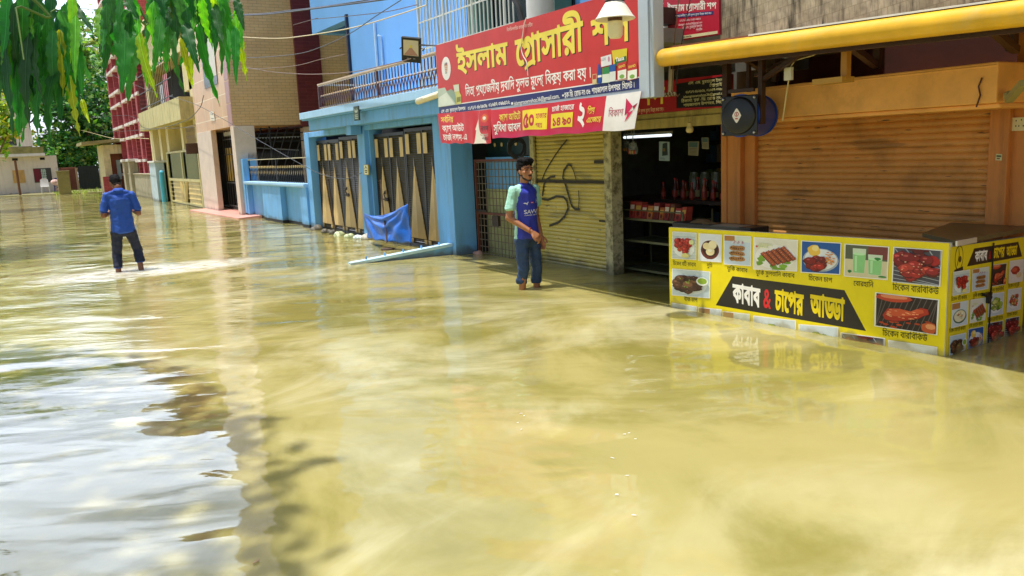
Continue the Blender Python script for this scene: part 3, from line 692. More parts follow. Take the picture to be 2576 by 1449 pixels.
for k in range(24): x = XT+.6+.085*k; g.add([(x, YT+.33, 2.13), (x+.042, YT+.33, 2.18), (x+.085, YT+.33, 2.13), (x+.085, YT+.33, 2.18), (x, YT+.33, 2.18)], [(0,1,2,3,4)])
g.build('corrugated_fringe', mat('dull_tin', (.35,.35,.32), .5), B)
g = MB()
for z in (2.42, 2.28, 2.05): g.beam((XT+.55, YT+.25, z), (7.5, YT+.25, z), .03, .03)
for k in range(6): g.beam((7.6-.25*k, YT+.4, 2.45), (7.3-.25*k, YT+1.0, 1.2), .03, .03)
g.beam((6.55, YT+.28, 1.2), (6.55, YT+.28, 2.48), .04, .04)
g.build('bay_frame', IRON, B)
g = MB(); g.beam((6.2,YT+.6,1.9),(7.4,YT+.5,1.78),.12,.03); g.build('stair_edge', mat('grey_steel', (.2,.2,.2), .5), B)

# ------------------------------------------------------------------ yellow house
YH = thing('yellow_house', (7, 34, GZ), 'pale yellow house with caged balcony above a olive gate', 'house')
YEL = mat('pale_yellow_paint', srgb('#e6d6a0'), .65, var=.07, scale=1.2, dirt=.4, dirtcol=(.25,.22,.1), streak=True)
X = 5.75
g = MB(); g.box(X+.6, X+5, 29.6, 39.8, GZ, 7.6, 0)
g.box(X-.1, X+.6, 29.6, 30.1, GZ, 7.0); g.box(X-.1, X+.6, 35.4, 35.9, GZ, 3.0); g.box(X-.1, X+.6, 37.2, 37.7, GZ, 3.0); g.box(X-.15, X+.6, 38.9, 39.8, GZ, 3.0); g.box(X-.1, X+.6, 32.2, 32.6, GZ, 3.0)
g.box(X-.15, X+.6, 29.6, 39.8, 5.35, 5.75); g.box(X-.1, X+.6, 29.6, 31.0, 4.0, 5.35); g.box(X-.1, X+.6, 38.9, 39.8, 3.3, 5.35); g.box(X-.35, X+.6, 29.6, 39.8, 6.9, 7.25); g.box(X-.05, X+.6, 33, 39.8, 5.75, 6.9)
g.build('wall', YEL, YH)
g = MB(); g.box(X-.55, X+.6, 29.7, 39.6, 3.0, 3.1); g.box(X-.55, X-.43, 29.7, 39.6, 3.1, 3.75); g.box(X-.43, X+.6, 29.7, 29.82, 3.1, 3.75); g.build('balcony', mat('mossy_cream', srgb('#cfc48e'), .75, dirt=.85, dirtcol=(.10,.11,.03), streak=True), YH)
g = MB(); g.box(X+.5, X+.59, 30.9, 38.8, 3.2, 5.3); g.build('recess_shade', DARK, YH)  # near-black sheet stands for the shade inside the balcony
g = MB()
for i in range(22): y = 30.9+8*i/21; g.tube([(X-.5, y, 3.75), (X-.5, y, 5.3)], .012, 5)
for z in (3.9, 4.5, 5.2): g.beam((X-.5, 30.9, z), (X-.5, 38.9, z), .03, .03)
g.build('balcony_cage', IRON, YH)
g = MB(); g.box(X-.2, X-.17, 33.6, 34.5, 3.9, 4.9, 0); g.box(X-.2, X-.17, 34.7, 35.6, 3.5, 4.6, 1); g.build('hung_washing', [mat('pink_cloth', srgb('#d88a9a'), .9), mat('white_cloth', srgb('#c9cbd6'), .9)], YH)
g = MB(); g.box(X-.5, X+.55, 29.62, 29.7, 1.85, 2.2); g.build('signboard', mat('brown_board', (.1,.05,.03), .6), YH)
y0, y1 = 36.1, 29.75; Xg = 5.62
g = MB()
for y in (y0, (y0+y1)/2, y1): g.box(Xg, Xg+.08, y-.1, y+.1, GZ, 2.0)
g.box(Xg-.01, Xg+.08, y1, y0, 1.95, 2.02); g.box(Xg-.01, Xg+.08, y1, y0, .88, .98); g.box(Xg-.01, Xg+.08, y1, y0, .03, .1)
G_ = g.build('gate', mat('olive_cream_paint', srgb('#c9bd7c'), .5, dirt=.3), YH)
g = MB(); g.box(Xg+.03, Xg+.05, y1, y0, .98, 1.95); g.build('mesh_panel', mat('olive_mesh', srgb('#77793a'), .6, var=.2, scale=12), G_)
g = MB(); g.box(Xg+.03, Xg+.05, y1, y0, -.1, .88)
for z in (.25,.42,.6,.75): g.box(Xg+.01, Xg+.03, y1, y0, z, z+.025)
for k in range(4):
    g.beam((Xg, 33.0+.1*k, .12), (Xg, 33.35+.1*k, .86), .03, .03); g.beam((Xg, 32.8-.1*k, .12), (Xg, 32.45-.1*k, .86), .03, .03)
g.build('slat_panel', mat('cream_slats', srgb('#d3bd7a'), .5, dirt=.35, dirtcol=(.2,.15,.05)), G_)
g = MB()
for i in range(12):
    y = 29.8+.14*i
    g.tube([(Xg, y+(.05 if k % 2 else -.05), 2.1+.13*k) for k in range(6)], .012, 5)
g.beam((Xg, 29.7, 2.08), (Xg, 31.5, 2.08), .03, .03); g.beam((Xg, 29.7, 2.8), (Xg, 31.5, 2.8), .03, .03)
g.build('lattice_grille', mat('pale_lattice', srgb('#b9a58d'), .5), YH)

# ------------------------------------------------------------------ red brick building with fins
RB = thing('red_building', (7, 47, GZ), 'tall red brick building with white sills and vertical fins', 'building')
BR = tile_mat('red_brick', srgb('#b4525a'), srgb('#a4434c'), srgb('#8a363d'), .25, .09, .01, .5, .15, .7, 'yz')
BRX = tile_mat('red_brick_side', srgb('#b4525a'), srgb('#a4434c'), srgb('#8a363d'), .25, .09, .01, .5, .15, .7, 'xz')
X = 5.75
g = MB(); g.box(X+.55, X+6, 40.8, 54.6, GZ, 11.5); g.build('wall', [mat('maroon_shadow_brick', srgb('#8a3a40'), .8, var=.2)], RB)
g = MB(); g.box(X, X+.55, 40.4, 40.8, GZ, 11.5); g.box(X+.55, X+6, 40.4, 40.8, GZ, 11.5); g.build('end_wall', BRX, RB)
for y, wd in ((54.4,.5),(51.6,.18),(49.0,.7),(46.9,.16),(45.2,.16),(43.6,.55),(42.2,.14)): g = MB(); g.box(X-.05, X+.56, y-wd/2, y+wd/2, GZ, 11.4); g.build('fin', BR, RB)
SILL = mat('white_sill', srgb('#e6dcd8'), .6, dirt=.3, streak=True)
for (a, b_) in ((54.1,51.7),(51.5,49.4),(48.6,47.0),(46.8,45.3),(45.1,43.9),(43.3,42.3)):
    g = MB(); g.box(X-.12, X+.5, b_, a, 0, .13); first = g.build('sill', SILL, RB)
    h = MB(); h.box(X+.1, X+.3, b_, a, 0, .57); fs_ = h.build('spandrel', BR, RB) if (a, b_) in ((54.1,51.7),(48.6,47.0),(45.1,43.9)) else None
    for k in range(6):
        for j, zz_ in enumerate((1.0+1.9*k, 1.7+1.9*k)):
            if k or j: o = first.copy(); COL.objects.link(o); o.parent = RB
            else: o = first
            o.location = (0, 0, zz_)
        if fs_:
            o = fs_ if k == 0 else fs_.copy()
            if k: COL.objects.link(o); o.parent = RB
            o.location = (0, 0, 1.13+1.9*k)

# ------------------------------------------------------------------ low wall, posts and pier before the red building
g = MB(); y0, y1 = 49.6, 39.0; g.box(5.5, 5.7, y1, y0, GZ, 1.10); g.box(5.46, 5.74, y1, y0, 1.10, 1.15)
solo(g, 'boundary_wall', CONC, 'low streaked concrete wall before the red building', 'wall', bev=.01)
for i, (yy, lab) in enumerate(((48.6, 'mossy gatepost with pale cap behind the man in blue'), (46.3, 'mossy gatepost standing in the streaked concrete wall'))):
    g = MB(); g.box(5.35, 5.75, yy-.35, yy+.35, GZ, 1.75, 0); g.box(5.28, 5.82, yy-.42, yy+.42, 1.75, 1.88, 1)
    solo(g, 'gate_post', [CONC, WHITEP], lab, 'post', group='mossy gateposts by the concrete wall', bev=.015)
g = MB(); g.box(5.3, 5.75, 37.2, 38.9, GZ, 1.62, 0); g.box(5.26, 5.78, 37.15, 38.95, 1.62, 1.70, 1); solo(g, 'gate_pier', [mat('pale_blue_grey', srgb('#bcd0dc'), .6, dirt=.35, streak=True), WHITEP], 'pale blue-grey pier at the end of the concrete wall', 'post', bev=.01)
g = MB(); g.tube([(5.45, 36.75, GZ), (5.45, 36.75, 1.22)], .10, 14); g.lathe((5.45, 36.75, 1.22), [(.10,0),(.08,.05),(.03,.08)], 14); solo(g, 'water_drum', mat('cyan_plastic', srgb('#4fb6d8'), .4), 'bright blue plastic drum between pale pier and olive gate', 'drum', smooth=True)

# ------------------------------------------------------------------ small gatehouse and far house
S = thing('gatehouse', (5.3, 53, GZ), 'small cream gatehouse with mossy flat roof and open door', 'shed')
g = MB(); g.box(4.75, 5.1, 51.8, 52.0, GZ, 2.75); g.box(5.75, 7.5, 51.8, 52.0, GZ, 2.75); g.box(5.1, 5.75, 51.8, 52.0, 2.25, 2.75); g.box(4.75, 4.95, 52, 55, GZ, 2.75); g.build('wall', mat('cream_wall', srgb('#d9cda4'), .75, dirt=.6, streak=True), S)
g = MB(); g.prism([(3.7,51.3,2.78),(7.6,51.3,3.05),(7.6,55.2,3.05),(3.7,55.2,2.78)], (0,0,.16)); g.build('roof', mat('mossy_slab', srgb('#9c9468'), .9, dirt=.8, dirtcol=(.12,.12,.03)), S)
g = MB(); g.box(5.1, 5.75, 52.4, 52.45, GZ, 2.25); g.build('door', mat('brick_red_board', srgb('#a3604e'), .7, dirt=.5), S)
g = MB(); g.box(5.42, 5.62, 52.3, 52.38, .8, 1.9); g.build('window', mat('pale_pane', srgb('#b7cbd0'), .3), S)
g = MB(); g.box(4.55, 5.2, 51.2, 51.5, GZ, 1.0); solo(g, 'brick_pier', BRX, 'pinkish brick pier just left of the wading man in blue', 'post'); 
FH = thing('far_house', (1, 64, GZ), 'low whitewashed house with mossy parapet at the street end', 'house')
Yf = 62.0
fx = lambda x: at_y(x, 440, Yf).x
fz = lambda x, y: at_y(x, y, Yf).z
WW = mat('old_whitewash', srgb('#d6cdbf'), .8, var=.08, scale=1, dirt=.45, dirtcol=(.25,.26,.2), streak=True)
g = MB(); g.box(fx(-40), fx(148), Yf, Yf+6, GZ, fz(80,393)); g.box(fx(-10), fx(96), Yf+2, Yf+6, fz(60,366), fz(60,366)+3.4); g.build('wall', WW, FH)
g = MB(); g.box(fx(-45), fx(120), Yf-.35, Yf+.4, fz(80,393), fz(80,386)); g.build('eave', WHITEP, FH)
g = MB(); g.box(fx(-45), fx(118), Yf-.3, Yf+.0, fz(80,386), fz(80,370)); g.build('parapet', mat('mossy_parapet', srgb('#8f8b57'), .9, var=.3, dirt=.8, dirtcol=(.08,.09,.02)), FH)
g = MB(); g.box(fx(28), fx(54), Yf+1.95, Yf+1.99, fz(40,364), fz(40,345)); g.build('upper_window', mat('dark_glass2', (.03,.035,.04), .3), FH)
g = MB(); g.box(fx(32), fx(62), Yf-.04, Yf-.01, fz(45,460), fz(45,428)); g.build('boarded_window', mat('plywood', srgb('#c09a5a'), .7, var=.15), FH)
g = MB(); g.box(fx(85), fx(130), Yf-.02, Yf-.005, fz(105,459), fz(105,423)); wn = g.build('window', mat('dark_window', (.05,.05,.045), .4), FH)
g = MB(); g.box(fx(86), fx(103), Yf-.04, Yf-.025, fz(95,457), fz(95,425)); g.build('curtain', mat('maroon_curtain', srgb('#6d1c2c'), .8), wn)
g = MB()
for i in range(3): g.box(fx(105+4*i), fx(107.5+4*i), Yf-.05, Yf-.03, fz(110,456), fz(110,425))
for i in range(5): z = fz(110,455-6*i); g.box(fx(104), fx(117), Yf-.055, Yf-.045, z, z+.04)
g.build('lattice', mat('mint_lattice', srgb('#b8cfc0'), .6), wn)
g = MB(); g.box(fx(36), fx(50), Yf-.03, Yf-.01, fz(40,404), fz(40,398)); g.box(fx(106), fx(118), Yf-.03, Yf-.01, fz(110,402), fz(110,396)); g.build('vent', DARK, FH)
g = MB(); x0 = fx(150); x1 = fx(193)
n = 22
for i in range(n): a = x0+(x1-x0)*i/n; b_ = x0+(x1-x0)*(i+.5)/n; c_ = x0+(x1-x0)*(i+1)/n; g.add([(a,Yf+.0,GZ),(b_,Yf-.06,GZ),(c_,Yf,GZ),(c_,Yf,fz(170,421)),(b_,Yf-.06,fz(170,421)),(a,Yf,fz(170,421))], [(0,1,4,5),(1,2,3,4)])
solo(g, 'tin_gate', mat('rusty_tin', srgb('#9c6a58'), .7, var=.2, scale=2, dirt=.5, dirtcol=(.2,.08,.04), streak=True), 'rusty brown corrugated tin gate beside the far white house', 'gate')
g = MB(); g.box(fx(190), fx(196), Yf-.1, Yf+.2, GZ, fz(196,422)); solo(g, 'plank_post', mat('weathered_plank', srgb('#a08a6a'), .8, var=.2), 'narrow weathered post between rusty tin and dark gate', 'post')
g = MB(); g.box(fx(197), fx(250), Yf, Yf+.06, GZ, fz(220,417)); 
for i in range(6): x = fx(198+9*i); g.box(x, x+.05, Yf-.04, Yf, GZ, fz(220,417))
solo(g, 'sheet_gate', mat('black_green_sheet', (.012,.022,.02), .6), 'tall dark sheet metal gate under the big leafy tree', 'gate')
g = MB(); p0 = at_y(50,482,60); p1 = at_y(49,402,60); g.tube([(p0.x,60,GZ),(p0.x-.02,60,2.2)], .07, 8); solo(g, 'wooden_pole', mat('dark_bamboo', srgb('#6f4a30'), .8, var=.2), 'thin brown pole before the boarded window of far house', 'post')
c0 = at_z(165, 489); g = MB(); g.box(c0.x-.33, c0.x+.33, c0.y-.2, c0.y+.4, GZ, 1.35); g.box(c0.x-.36, c0.x+.36, c0.y-.23, c0.y+.43, 1.35, 1.42); solo(g, 'concrete_stump', mat('olive_concrete', srgb('#877f52'), .9, dirt=.5), 'squat mossy concrete stump at the water edge', 'post', bev=.02)
def plastic_chair(x, y, m_, label):
    t = thing('plastic_chair', (x, y, .02), label, 'chair', 'plastic chairs by the far house')
    for sx in (-.2,.2):
        for sy in (-.2,.2): 
            g = MB(); g.beam((x+sx*1.15, y+sy*1.15, .0), (x+sx, y+sy, .45), .05, .05); g.build('leg', m_, t)
    g = MB(); g.box(x-.25, x+.25, y-.25, y+.25, .44, .47); g.build('seat', m_, t)
    g = MB(); g.prism([(x-.25,y+.22,.47),(x+.25,y+.22,.47),(x+.22,y+.28,.9),(x+.1,y+.28,.98),(x-.1,y+.28,.98),(x-.22,y+.28,.9)], (0,.03,0)); g.build('backrest', m_, t)
c = at_z(104,481); plastic_chair(c.x, 60.6, WHITEP, 'white plastic chair under the barred far window')
plastic_chair(c.x+.75, 60.8, mat('violet_plastic', srgb('#3b3a78'), .4), 'dark violet plastic chair by the far house')
g = MB(); c = at_y(145,478,60.8)
for i in range(5): g.sphere((c.x+random.uniform(-.35,.35), 60.8+random.uniform(-.2,.2), .25+.12*i), (.25,.2,.16), 8, 6)
solo(g, 'laundry_heap', mat('pale_pink_cloth', srgb('#d9b7ae'), .9, var=.25), 'heap of pale cloth piled by the tin gate', 'laundry')
# ------------------------------------------------------------------ grocery shop: shutter, posts, dim interior
def shutter_profile(mb, X, y0, y1, z0, z1, pitch, depth, mi=0):
    """rolled steel slats: one curved rib per pitch, true relief"""
    n = int((z1-z0)/pitch); vs = []
    prof = [(0,0),(.10,.35),(.28,.85),(.5,1),(.72,.85),(.90,.35),(.94,-.25)]
    for k in range(n+1):
        for t, d in prof:
            z = z1-(k+t)*pitch
            if z < z0: z = z0
            vs.append((X-d*depth, z))
    m = len(vs); V = [(x, y0, z) for x, z in vs]+[(x, y1, z) for x, z in vs]
    mb.add(V, [(i, i+1, m+i+1, m+i) for i in range(m-1)], mi)
def shutter_mat(name, col, dirtc, dirt, low=None):
    m = mat(name, col, .48, var=.12, scale=1.8, dirt=dirt, dirtcol=dirtc)
    nt = m.node_tree; N = nt.nodes; L = nt.links; b = N['Principled BSDF']; src = b.inputs['Base Color'].links[0].from_socket
    t = N.new('ShaderNodeTexCoord')
    def layer(src, sc, thr, amt, colr, stretch):
        mp = N.new('ShaderNodeMapping'); mp.inputs['Scale'].default_value = stretch; L.new(t.outputs['Object'], mp.inputs['Vector'])
        n = N.new('ShaderNodeTexNoise'); n.inputs['Scale'].default_value = sc; n.inputs['Detail'].default_value = 6; L.new(mp.outputs['Vector'], n.inputs['Vector'])
        r = N.new('ShaderNodeMapRange'); r.inputs['From Min'].default_value = thr; r.inputs['From Max'].default_value = thr+.05; r.inputs['To Max'].default_value = amt; L.new(n.outputs['Fac'], r.inputs['Value'])
        x = N.new('ShaderNodeMix'); x.data_type = 'RGBA'; L.new(r.outputs[0], x.inputs['Factor']); L.new(src, x.inputs['A']); x.inputs['B'].default_value = (*colr, 1); return x.outputs['Result']
    src = layer(src, 5, .66, .9, (.03,.02,.012), (1, .9, 7)); src = layer(src, 2.2, .6, .45, dirtc, (1, .5, 3))
    L.new(src, b.inputs['Base Color']); return m
G = thing('grocery_shop', (7, 8, GZ), 'grocery shop with half-lowered yellow shutter and dim stocked interior', 'shop')
XS = 6.17; XO = 6.60
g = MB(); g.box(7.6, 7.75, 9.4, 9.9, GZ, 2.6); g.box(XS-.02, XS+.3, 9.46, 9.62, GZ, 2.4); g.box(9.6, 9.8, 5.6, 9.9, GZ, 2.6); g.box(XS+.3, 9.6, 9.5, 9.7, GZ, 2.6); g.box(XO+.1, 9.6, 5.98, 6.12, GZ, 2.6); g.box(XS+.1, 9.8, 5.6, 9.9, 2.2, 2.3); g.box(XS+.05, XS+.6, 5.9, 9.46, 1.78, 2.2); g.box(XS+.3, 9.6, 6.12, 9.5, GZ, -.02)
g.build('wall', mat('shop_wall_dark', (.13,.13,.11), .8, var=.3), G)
g = MB(); shutter_profile(g, XS, 9.46, 7.86, GZ, 1.78, .050, .012)
YS = shutter_mat('yellow_shutter_paint', srgb('#cbb75c'), (.17,.14,.05), .35)
S_ = g.build('shutter', YS, G, smooth=True, ang=50)
gf = Art(lambda u, v, h: (XS-.018-h, u, v), .001)
bk = C('#3a3322'); gp = lambda *p: [(at_x(x, y, XS-.018).y, at_x(x, y, XS-.018).z) for x, y in p]
zz = lambda *p: gp(*[(x*.2963+1145, y*.2963+322) for x, y in p])
gf.line(zz((950,100),(900,160),(850,230),(800,310),(770,360),(745,420),(735,460)), .022, bk)
gf.line(zz((740,580),(755,480),(775,440),(810,415),(850,412)), .03, bk)
gf.line(zz((735,600),(790,610),(860,580),(920,585),(950,620),(960,680),(930,750),(880,800),(800,830)), .032, bk)
gf.line(zz((990,320),(960,310),(925,360),(915,420),(940,490),(960,560),(990,660),(1020,690),(1060,690)), .032, bk)
gf.line(zz((985,315),(1010,370),(1030,440)), .018, bk); gf.line(zz((1050,530),(1055,600),(1050,690)), .016, bk)
gf.rect(at_x(1542,465,XS-.018).y, 1.085, at_x(1345,462,XS-.018).y, 1.125, C('#332c1a')); gf.rect(7.87, 1.33, 8.15, 1.37, C('#3a3222')); gf.rect(7.87, .62, 8.08, .645, C('#3a3222'))
gf.build('graffiti', PRINTM, S_)
PEEL = mat('peeling_paint', srgb('#c8bf94'), .8, var=.2, dirt=0); 
def peel():
    m = PEEL; nt = m.node_tree; N = nt.nodes; L = nt.links; b = N['Principled BSDF']; src = b.inputs['Base Color'].links[0].from_socket; t = N.new('ShaderNodeTexCoord')
    n = N.new('ShaderNodeTexNoise'); n.inputs['Scale'].default_value = 11; n.inputs['Detail'].default_value = 9; n.inputs['Roughness'].default_value = .7; L.new(t.outputs['Object'], n.inputs['Vector'])
    r = N.new('ShaderNodeMapRange'); r.inputs['From Min'].default_value = .46; r.inputs['From Max'].default_value = .60; r.inputs['To Max'].default_value = .85; L.new(n.outputs['Fac'], r.inputs['Value'])
    x = N.new('ShaderNodeMix'); x.data_type = 'RGBA'; L.new(r.outputs[0], x.inputs['Factor']); L.new(src, x.inputs['A']); x.inputs['B'].default_value = (.13,.11,.06,1); L.new(x.outputs['Result'], b.inputs['Base Color'])
peel()
for q in ((XS-.10, XS+.06, 7.72, 7.86, GZ, 1.8), (XS-.05, XS+.06, 9.462, 9.56, GZ, 1.9)): g = MB(); g.box(*q); g.build('shutter_post', PEEL, G)
g = MB(); g.box(XS-.10, XS+.05, 5.9, 9.46, 1.80, 1.92); g.box(XS-.12, XS-.101, 5.9, 9.46, 1.70, 1.80)
g.build('shutter_box', mat('soiled_cream', srgb('#b3a263'), .7, var=.2, dirt=.8, dirtcol=(.06,.05,.02), streak=True), G)
# wire-mesh side gate and its passage
M_ = thing('mesh_gate', (6.1, 10.3, GZ), 'rusty wire mesh gate between blue pier and yellow shutter', 'gate')
xm = 6.02
g = MB()
for y in (10.93, 9.66): g.beam((xm, y, GZ), (xm, y, 1.42), .035, .035)
for z in (1.40, .62): g.beam((xm, 9.66, z), (xm, 10.93, z), .03, .03)
g.build('frame', mat('rust_red_iron', srgb('#6b3a2c'), .6, var=.3, scale=12), M_)
g = MB()
for i in range(1, 13): y = 9.66+1.27*i/13; g.tube([(xm-.005, y, GZ), (xm-.005, y, 1.4)], .006, 5)
for i in range(16): z = -.2+.105*i; g.tube([(xm+.006, 9.66, z), (xm+.006, 10.93, z)], .006, 5)
g.build('wire_mesh', mat('rusty_wire', srgb('#7a6a5a'), .6, var=.2), M_)
g = MB(); g.tube([(xm-.03, 10.93, .66), (xm-.03, 10.6, .66)], .016, 6); g.box(xm-.05, xm-.01, 10.25, 10.42, .45, .6); g.build('latch', mat('rusty_bolt', (.05,.03,.022), .6), M_)
g = MB(); g.box(6.22, 6.28, 9.65, 10.98, GZ, .95, 0); g.box(6.23, 6.28, 9.65, 10.98, .95, 1.44, 1); g.box(6.205, 6.22, 9.65, 10.98, .93, .97, 0)
solo(g, 'passage_wall', [mat('mildewed_wall', srgb('#b4b684'), .9, var=.3, scale=3, dirt=.6, dirtcol=(.07,.06,.02)), BLUE], 'mildewed wall with blue upper band behind the mesh gate', 'wall')
g = MB(); g.box(6.3, 6.36, 9.6, 11.05, 1.45, 1.95, 0)
for i in range(6): g.lathe((6.299, 9.8+.2*i, 1.62), [(.03,0),(.03,-.004),(0,-.005)], 10, 1, (1,0,0))
solo(g, 'hoarding', [mat('black_green_vinyl', (.012,.03,.028), .3), GOLD], 'dark board with a row of gold dots above the mesh gate', 'sign')
# coil of cable
g = MB()
cc = at_x(1300, 370, 5.86)
pts = []
for i in range(190): a = i*.33; r = .105+.022*math.sin(i*.11)+.012*math.sin(i*.47); pts.append((cc.x+r*.85*math.cos(a)+.012*math.sin(i*.21), cc.y-r*.52*math.cos(a), cc.z-.01+r*1.1*math.sin(a)))
g.tube(pts, .007, 5); g.tube([(cc.x, cc.y, cc.z+.15), (cc.x, cc.y+.0, 1.75)], .006, 4)
solo(g, 'cable_coil', mat('black_cable', (.012,.012,.014), .45), 'tangled coil of black cable hanging above the mesh gate', 'cable', smooth=True)
# lit tube, hanging bags, prints, goods
g = MB(); tl = at_x(1570, 346, 7.0); tr = at_x(1688, 352, 7.0); g.tube([(7.0, tl.y, tl.z), (7.0, tr.y, tl.z)], .016, 8, 0); g.box(6.99, 7.03, tr.y, tl.y, tl.z+.018, tl.z+.05, 1)
solo(g, 'tube_light', [mat('lit_tube', (.85,.95,1), .3, var=0, emit=.95), WHITEP], 'lit white tube light inside the grocery shop', 'lamp')
g = MB(); g.lathe(at_x(1735,322,6.05), [(.022,.05),(.022,.02),(.036,.0),(.04,-.022),(.03,-.045),(.0,-.052)], 14, 0); solo(g, 'light_bulb', mat('cream_bulb', srgb('#e2cf8e'), .3), 'round cream light bulb under the beam of the grocery shop', 'lamp', smooth=True)
def bag(px, py, X, wdt, hgt, cols, label):
    c = at_x(px, py, X); g = MB(); n = 12
    prof = [(.02,0),(.08,-.1),(.42,-.22),(.5,-.5),(.52,-.8),(.45,-.97),(.05,-1)]
    vs = []
    for j, (r, h) in enumerate(prof):
        for k in range(n):
            a = 2*math.pi*k/n; rr = r*wdt*(1+.18*math.sin(k*2.3+j)); vs.append((c.x+.5*rr*math.cos(a), c.y+rr*math.sin(a), c.z+h*hgt))
    g.add(vs, [(j*n+k, j*n+(k+1) % n, (j+1)*n+(k+1) % n, (j+1)*n+k) for j in range(len(prof)-1) for k in range(n)])
    for s in (-1, 1): g.tube([(c.x, c.y, c.z), (c.x, c.y+.03*s, c.z+.12)], .006, 4)
    for q in range(5): g.sphere((c.x-.15*wdt, c.y+wdt*(q-2)*.17, c.z-hgt*.82), (wdt*.14, wdt*.1, hgt*.16), 6, 4, 1+q % 2)
    m0 = mat('clear_plastic', srgb('#a9b4bb'), .2, alpha=.45, var=.1); solo(g, 'plastic_bag', [m0, mat('snack_red', srgb(cols[0]), .4), mat('snack_yellow', srgb(cols[1]), .4)], label, 'bag', 'bags hanging in the grocery shop', smooth=True)
bag(1592, 352, 6.35, .13, .17, ('#a8342a','#c7a93a'), 'clear plastic bag of red and yellow packets hanging under the tube light')
bag(1576, 350, 6.5, .11, .15, ('#3a5f9a','#5a86b0'), 'bluish clear plastic bag of packets hanging at the shutter side')
def sheet(cs, X, draw, name, label, cat, thick=.008):
    a = [at_x(*c, X) for c in cs]; f = bilin(a); r = Art(f); draw(r); n = (Vector(a[1])-Vector(a[0])).cross(Vector(a[3])-Vector(a[0])).normalized()
    r.prism([Vector(p)-n*thick for p in a], n*(thick-.0005), 0, C('#8a8a86')); return solo(r, name, PRINTM, label, cat)
def d1(r):
    r.rect(0,0,1,1,C('#8fa6b4')); r.poly([(.3,.25),(.85,.3),(.8,.97),(.35,.9)],C('#23343a')); r.rect(.35,.5,.6,.66,C('#6f5a2e')); r.rect(.1,.08,.6,.11,C('#5a6a74')); r.rect(.1,.14,.5,.16,C('#5a6a74'))
sheet([(1658,404),(1684,405),(1684,357),(1658,356)], 6.5, d1, 'advert_print', 'pale blue printed card showing a phone inside the dim shop', 'poster')
def d2(r): r.rect(0,0,1,1,C('#a9a492')); r.rect(.1,.6,.9,.95,C('#5f7f88')); [r.rect(.12,.08+.1*k,.88,.12+.1*k,C('#77705a')) for k in range(5)]
sheet([(1731,390),(1756,392),(1758,356),(1731,356)], 6.9, d2, 'wall_calendar', 'dim wall calendar with blue picture in the grocery shop', 'calendar')
sheet([(1766,374),(1783,375),(1782,346),(1765,346)], 6.9, d2, 'price_list', 'small framed list high at the right of the dim shop', 'poster')
# rack, bottles, packets, table
R = thing('wire_rack', (6.6, 7.3, GZ), 'thin steel wire rack of goods standing at the shop mouth', 'rack')
RM = mat('rack_steel', srgb('#6c6d50'), .4, metal=.5)
xk = 6.32; ya, yb = at_x(1566,600,xk).y, at_x(1718,600,xk).y
for y in (ya, yb):
    for x in (xk, xk+.45): g = MB(); g.tube([(x, y, GZ), (x, y, .78)], .012, 6); g.build('post', RM, R)
for z in (.06, .40, .66):
    g = MB(); g.beam((xk, ya, z), (xk, yb, z), .02, .025); g.beam((xk+.45, ya, z), (xk+.45, yb, z), .02, .025); g.box(xk+.01, xk+.44, yb, ya, z-.005, z+.003); g.build('shelf', RM, R)
g = MB(); g.tube([(xk-.01, ya, .77), (xk-.01, yb, .77)], .008, 6); g.build('rail', RM, R)
pk = ['#a8352c','#b0432e','#9a2b2b','#c0703a','#7d2626','#b5652e','#94302a','#6a3d2a']
y = ya-.06; i = 0
while y > yb+.07:
    wdt = random.uniform(.06, .12); h = random.uniform(.14, .2); f = bilin([(xk+.06, y, .665), (xk+.06, y-wdt, .665), (xk+.09, y-wdt, .665+h), (xk+.09, y, .665+h)])
    r = Art(f); c_ = C(pk[i % 8]); r.rect(0,0,1,1,c_); r.rect(.1,.55,.9,.8,C('#c9a24a') if i % 2 else C('#d8c8b0')); r.disc(.5,.3,.25,.16,C('#5a1c18'))
    r.prism([(xk+.065,y,.664),(xk+.065,y-wdt,.664),(xk+.095,y-wdt,.664+h),(xk+.095,y,.664+h)], (.09,0,0), 0, c_)
    solo(r, 'snack_packet', PRINTM, 'reddish snack packet in the row along the rack top', 'packet', 'snack packets along the rack top'); y -= wdt+.012; i += 1
T = thing('shop_table', (7.2, 7.0, GZ), 'dark table of bottles inside the grocery shop', 'table')
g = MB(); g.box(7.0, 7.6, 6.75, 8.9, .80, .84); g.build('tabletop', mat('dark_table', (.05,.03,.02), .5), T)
for x, y in ((7.05,6.8),(7.05,8.85),(7.55,6.8),(7.55,8.85)): g = MB(); g.beam((x,y,GZ),(x,y,.8),.05,.05); g.build('leg', MATS['dark_table'], T)
bc = ['#7a2a1e','#8a3a22','#5a2a1a','#a8562a','#743020']
for i in range(14):
    p = (7.08+.14*(i % 2)+.02*(i % 3), 7.95-.085*i, .84); t = thing('sauce_bottle', p, 'brown sauce bottle with red label among those on the shop table', 'bottle', 'sauce bottles on the shop table')
    h = .19+.05*((i*7) % 3)/2; g = MB(); g.lathe(p, [(.03,0),(.032,.02),(.032,h*.55),(.014,h*.75),(.013,h)], 10); g.build('body', mat('bottle%d' % (i % 5), srgb(bc[i % 5]), .15), t, smooth=True)
    g = MB(); g.lathe((p[0],p[1],p[2]+h), [(.015,0),(.015,.025),(0,.026)], 8); g.build('cap', mat('bottle_cap_red', srgb('#b8a070' if i % 3 else '#b03028'), .4), t, smooth=True)
    g = MB(); g.lathe((p[0],p[1],p[2]+.03), [(.0335,0),(.0335,h*.33)], 10); g.build('paper_band', mat('label_print%d' % (i % 2), srgb(('#a83a2a','#c2b27a')[i % 2]), .5), t)
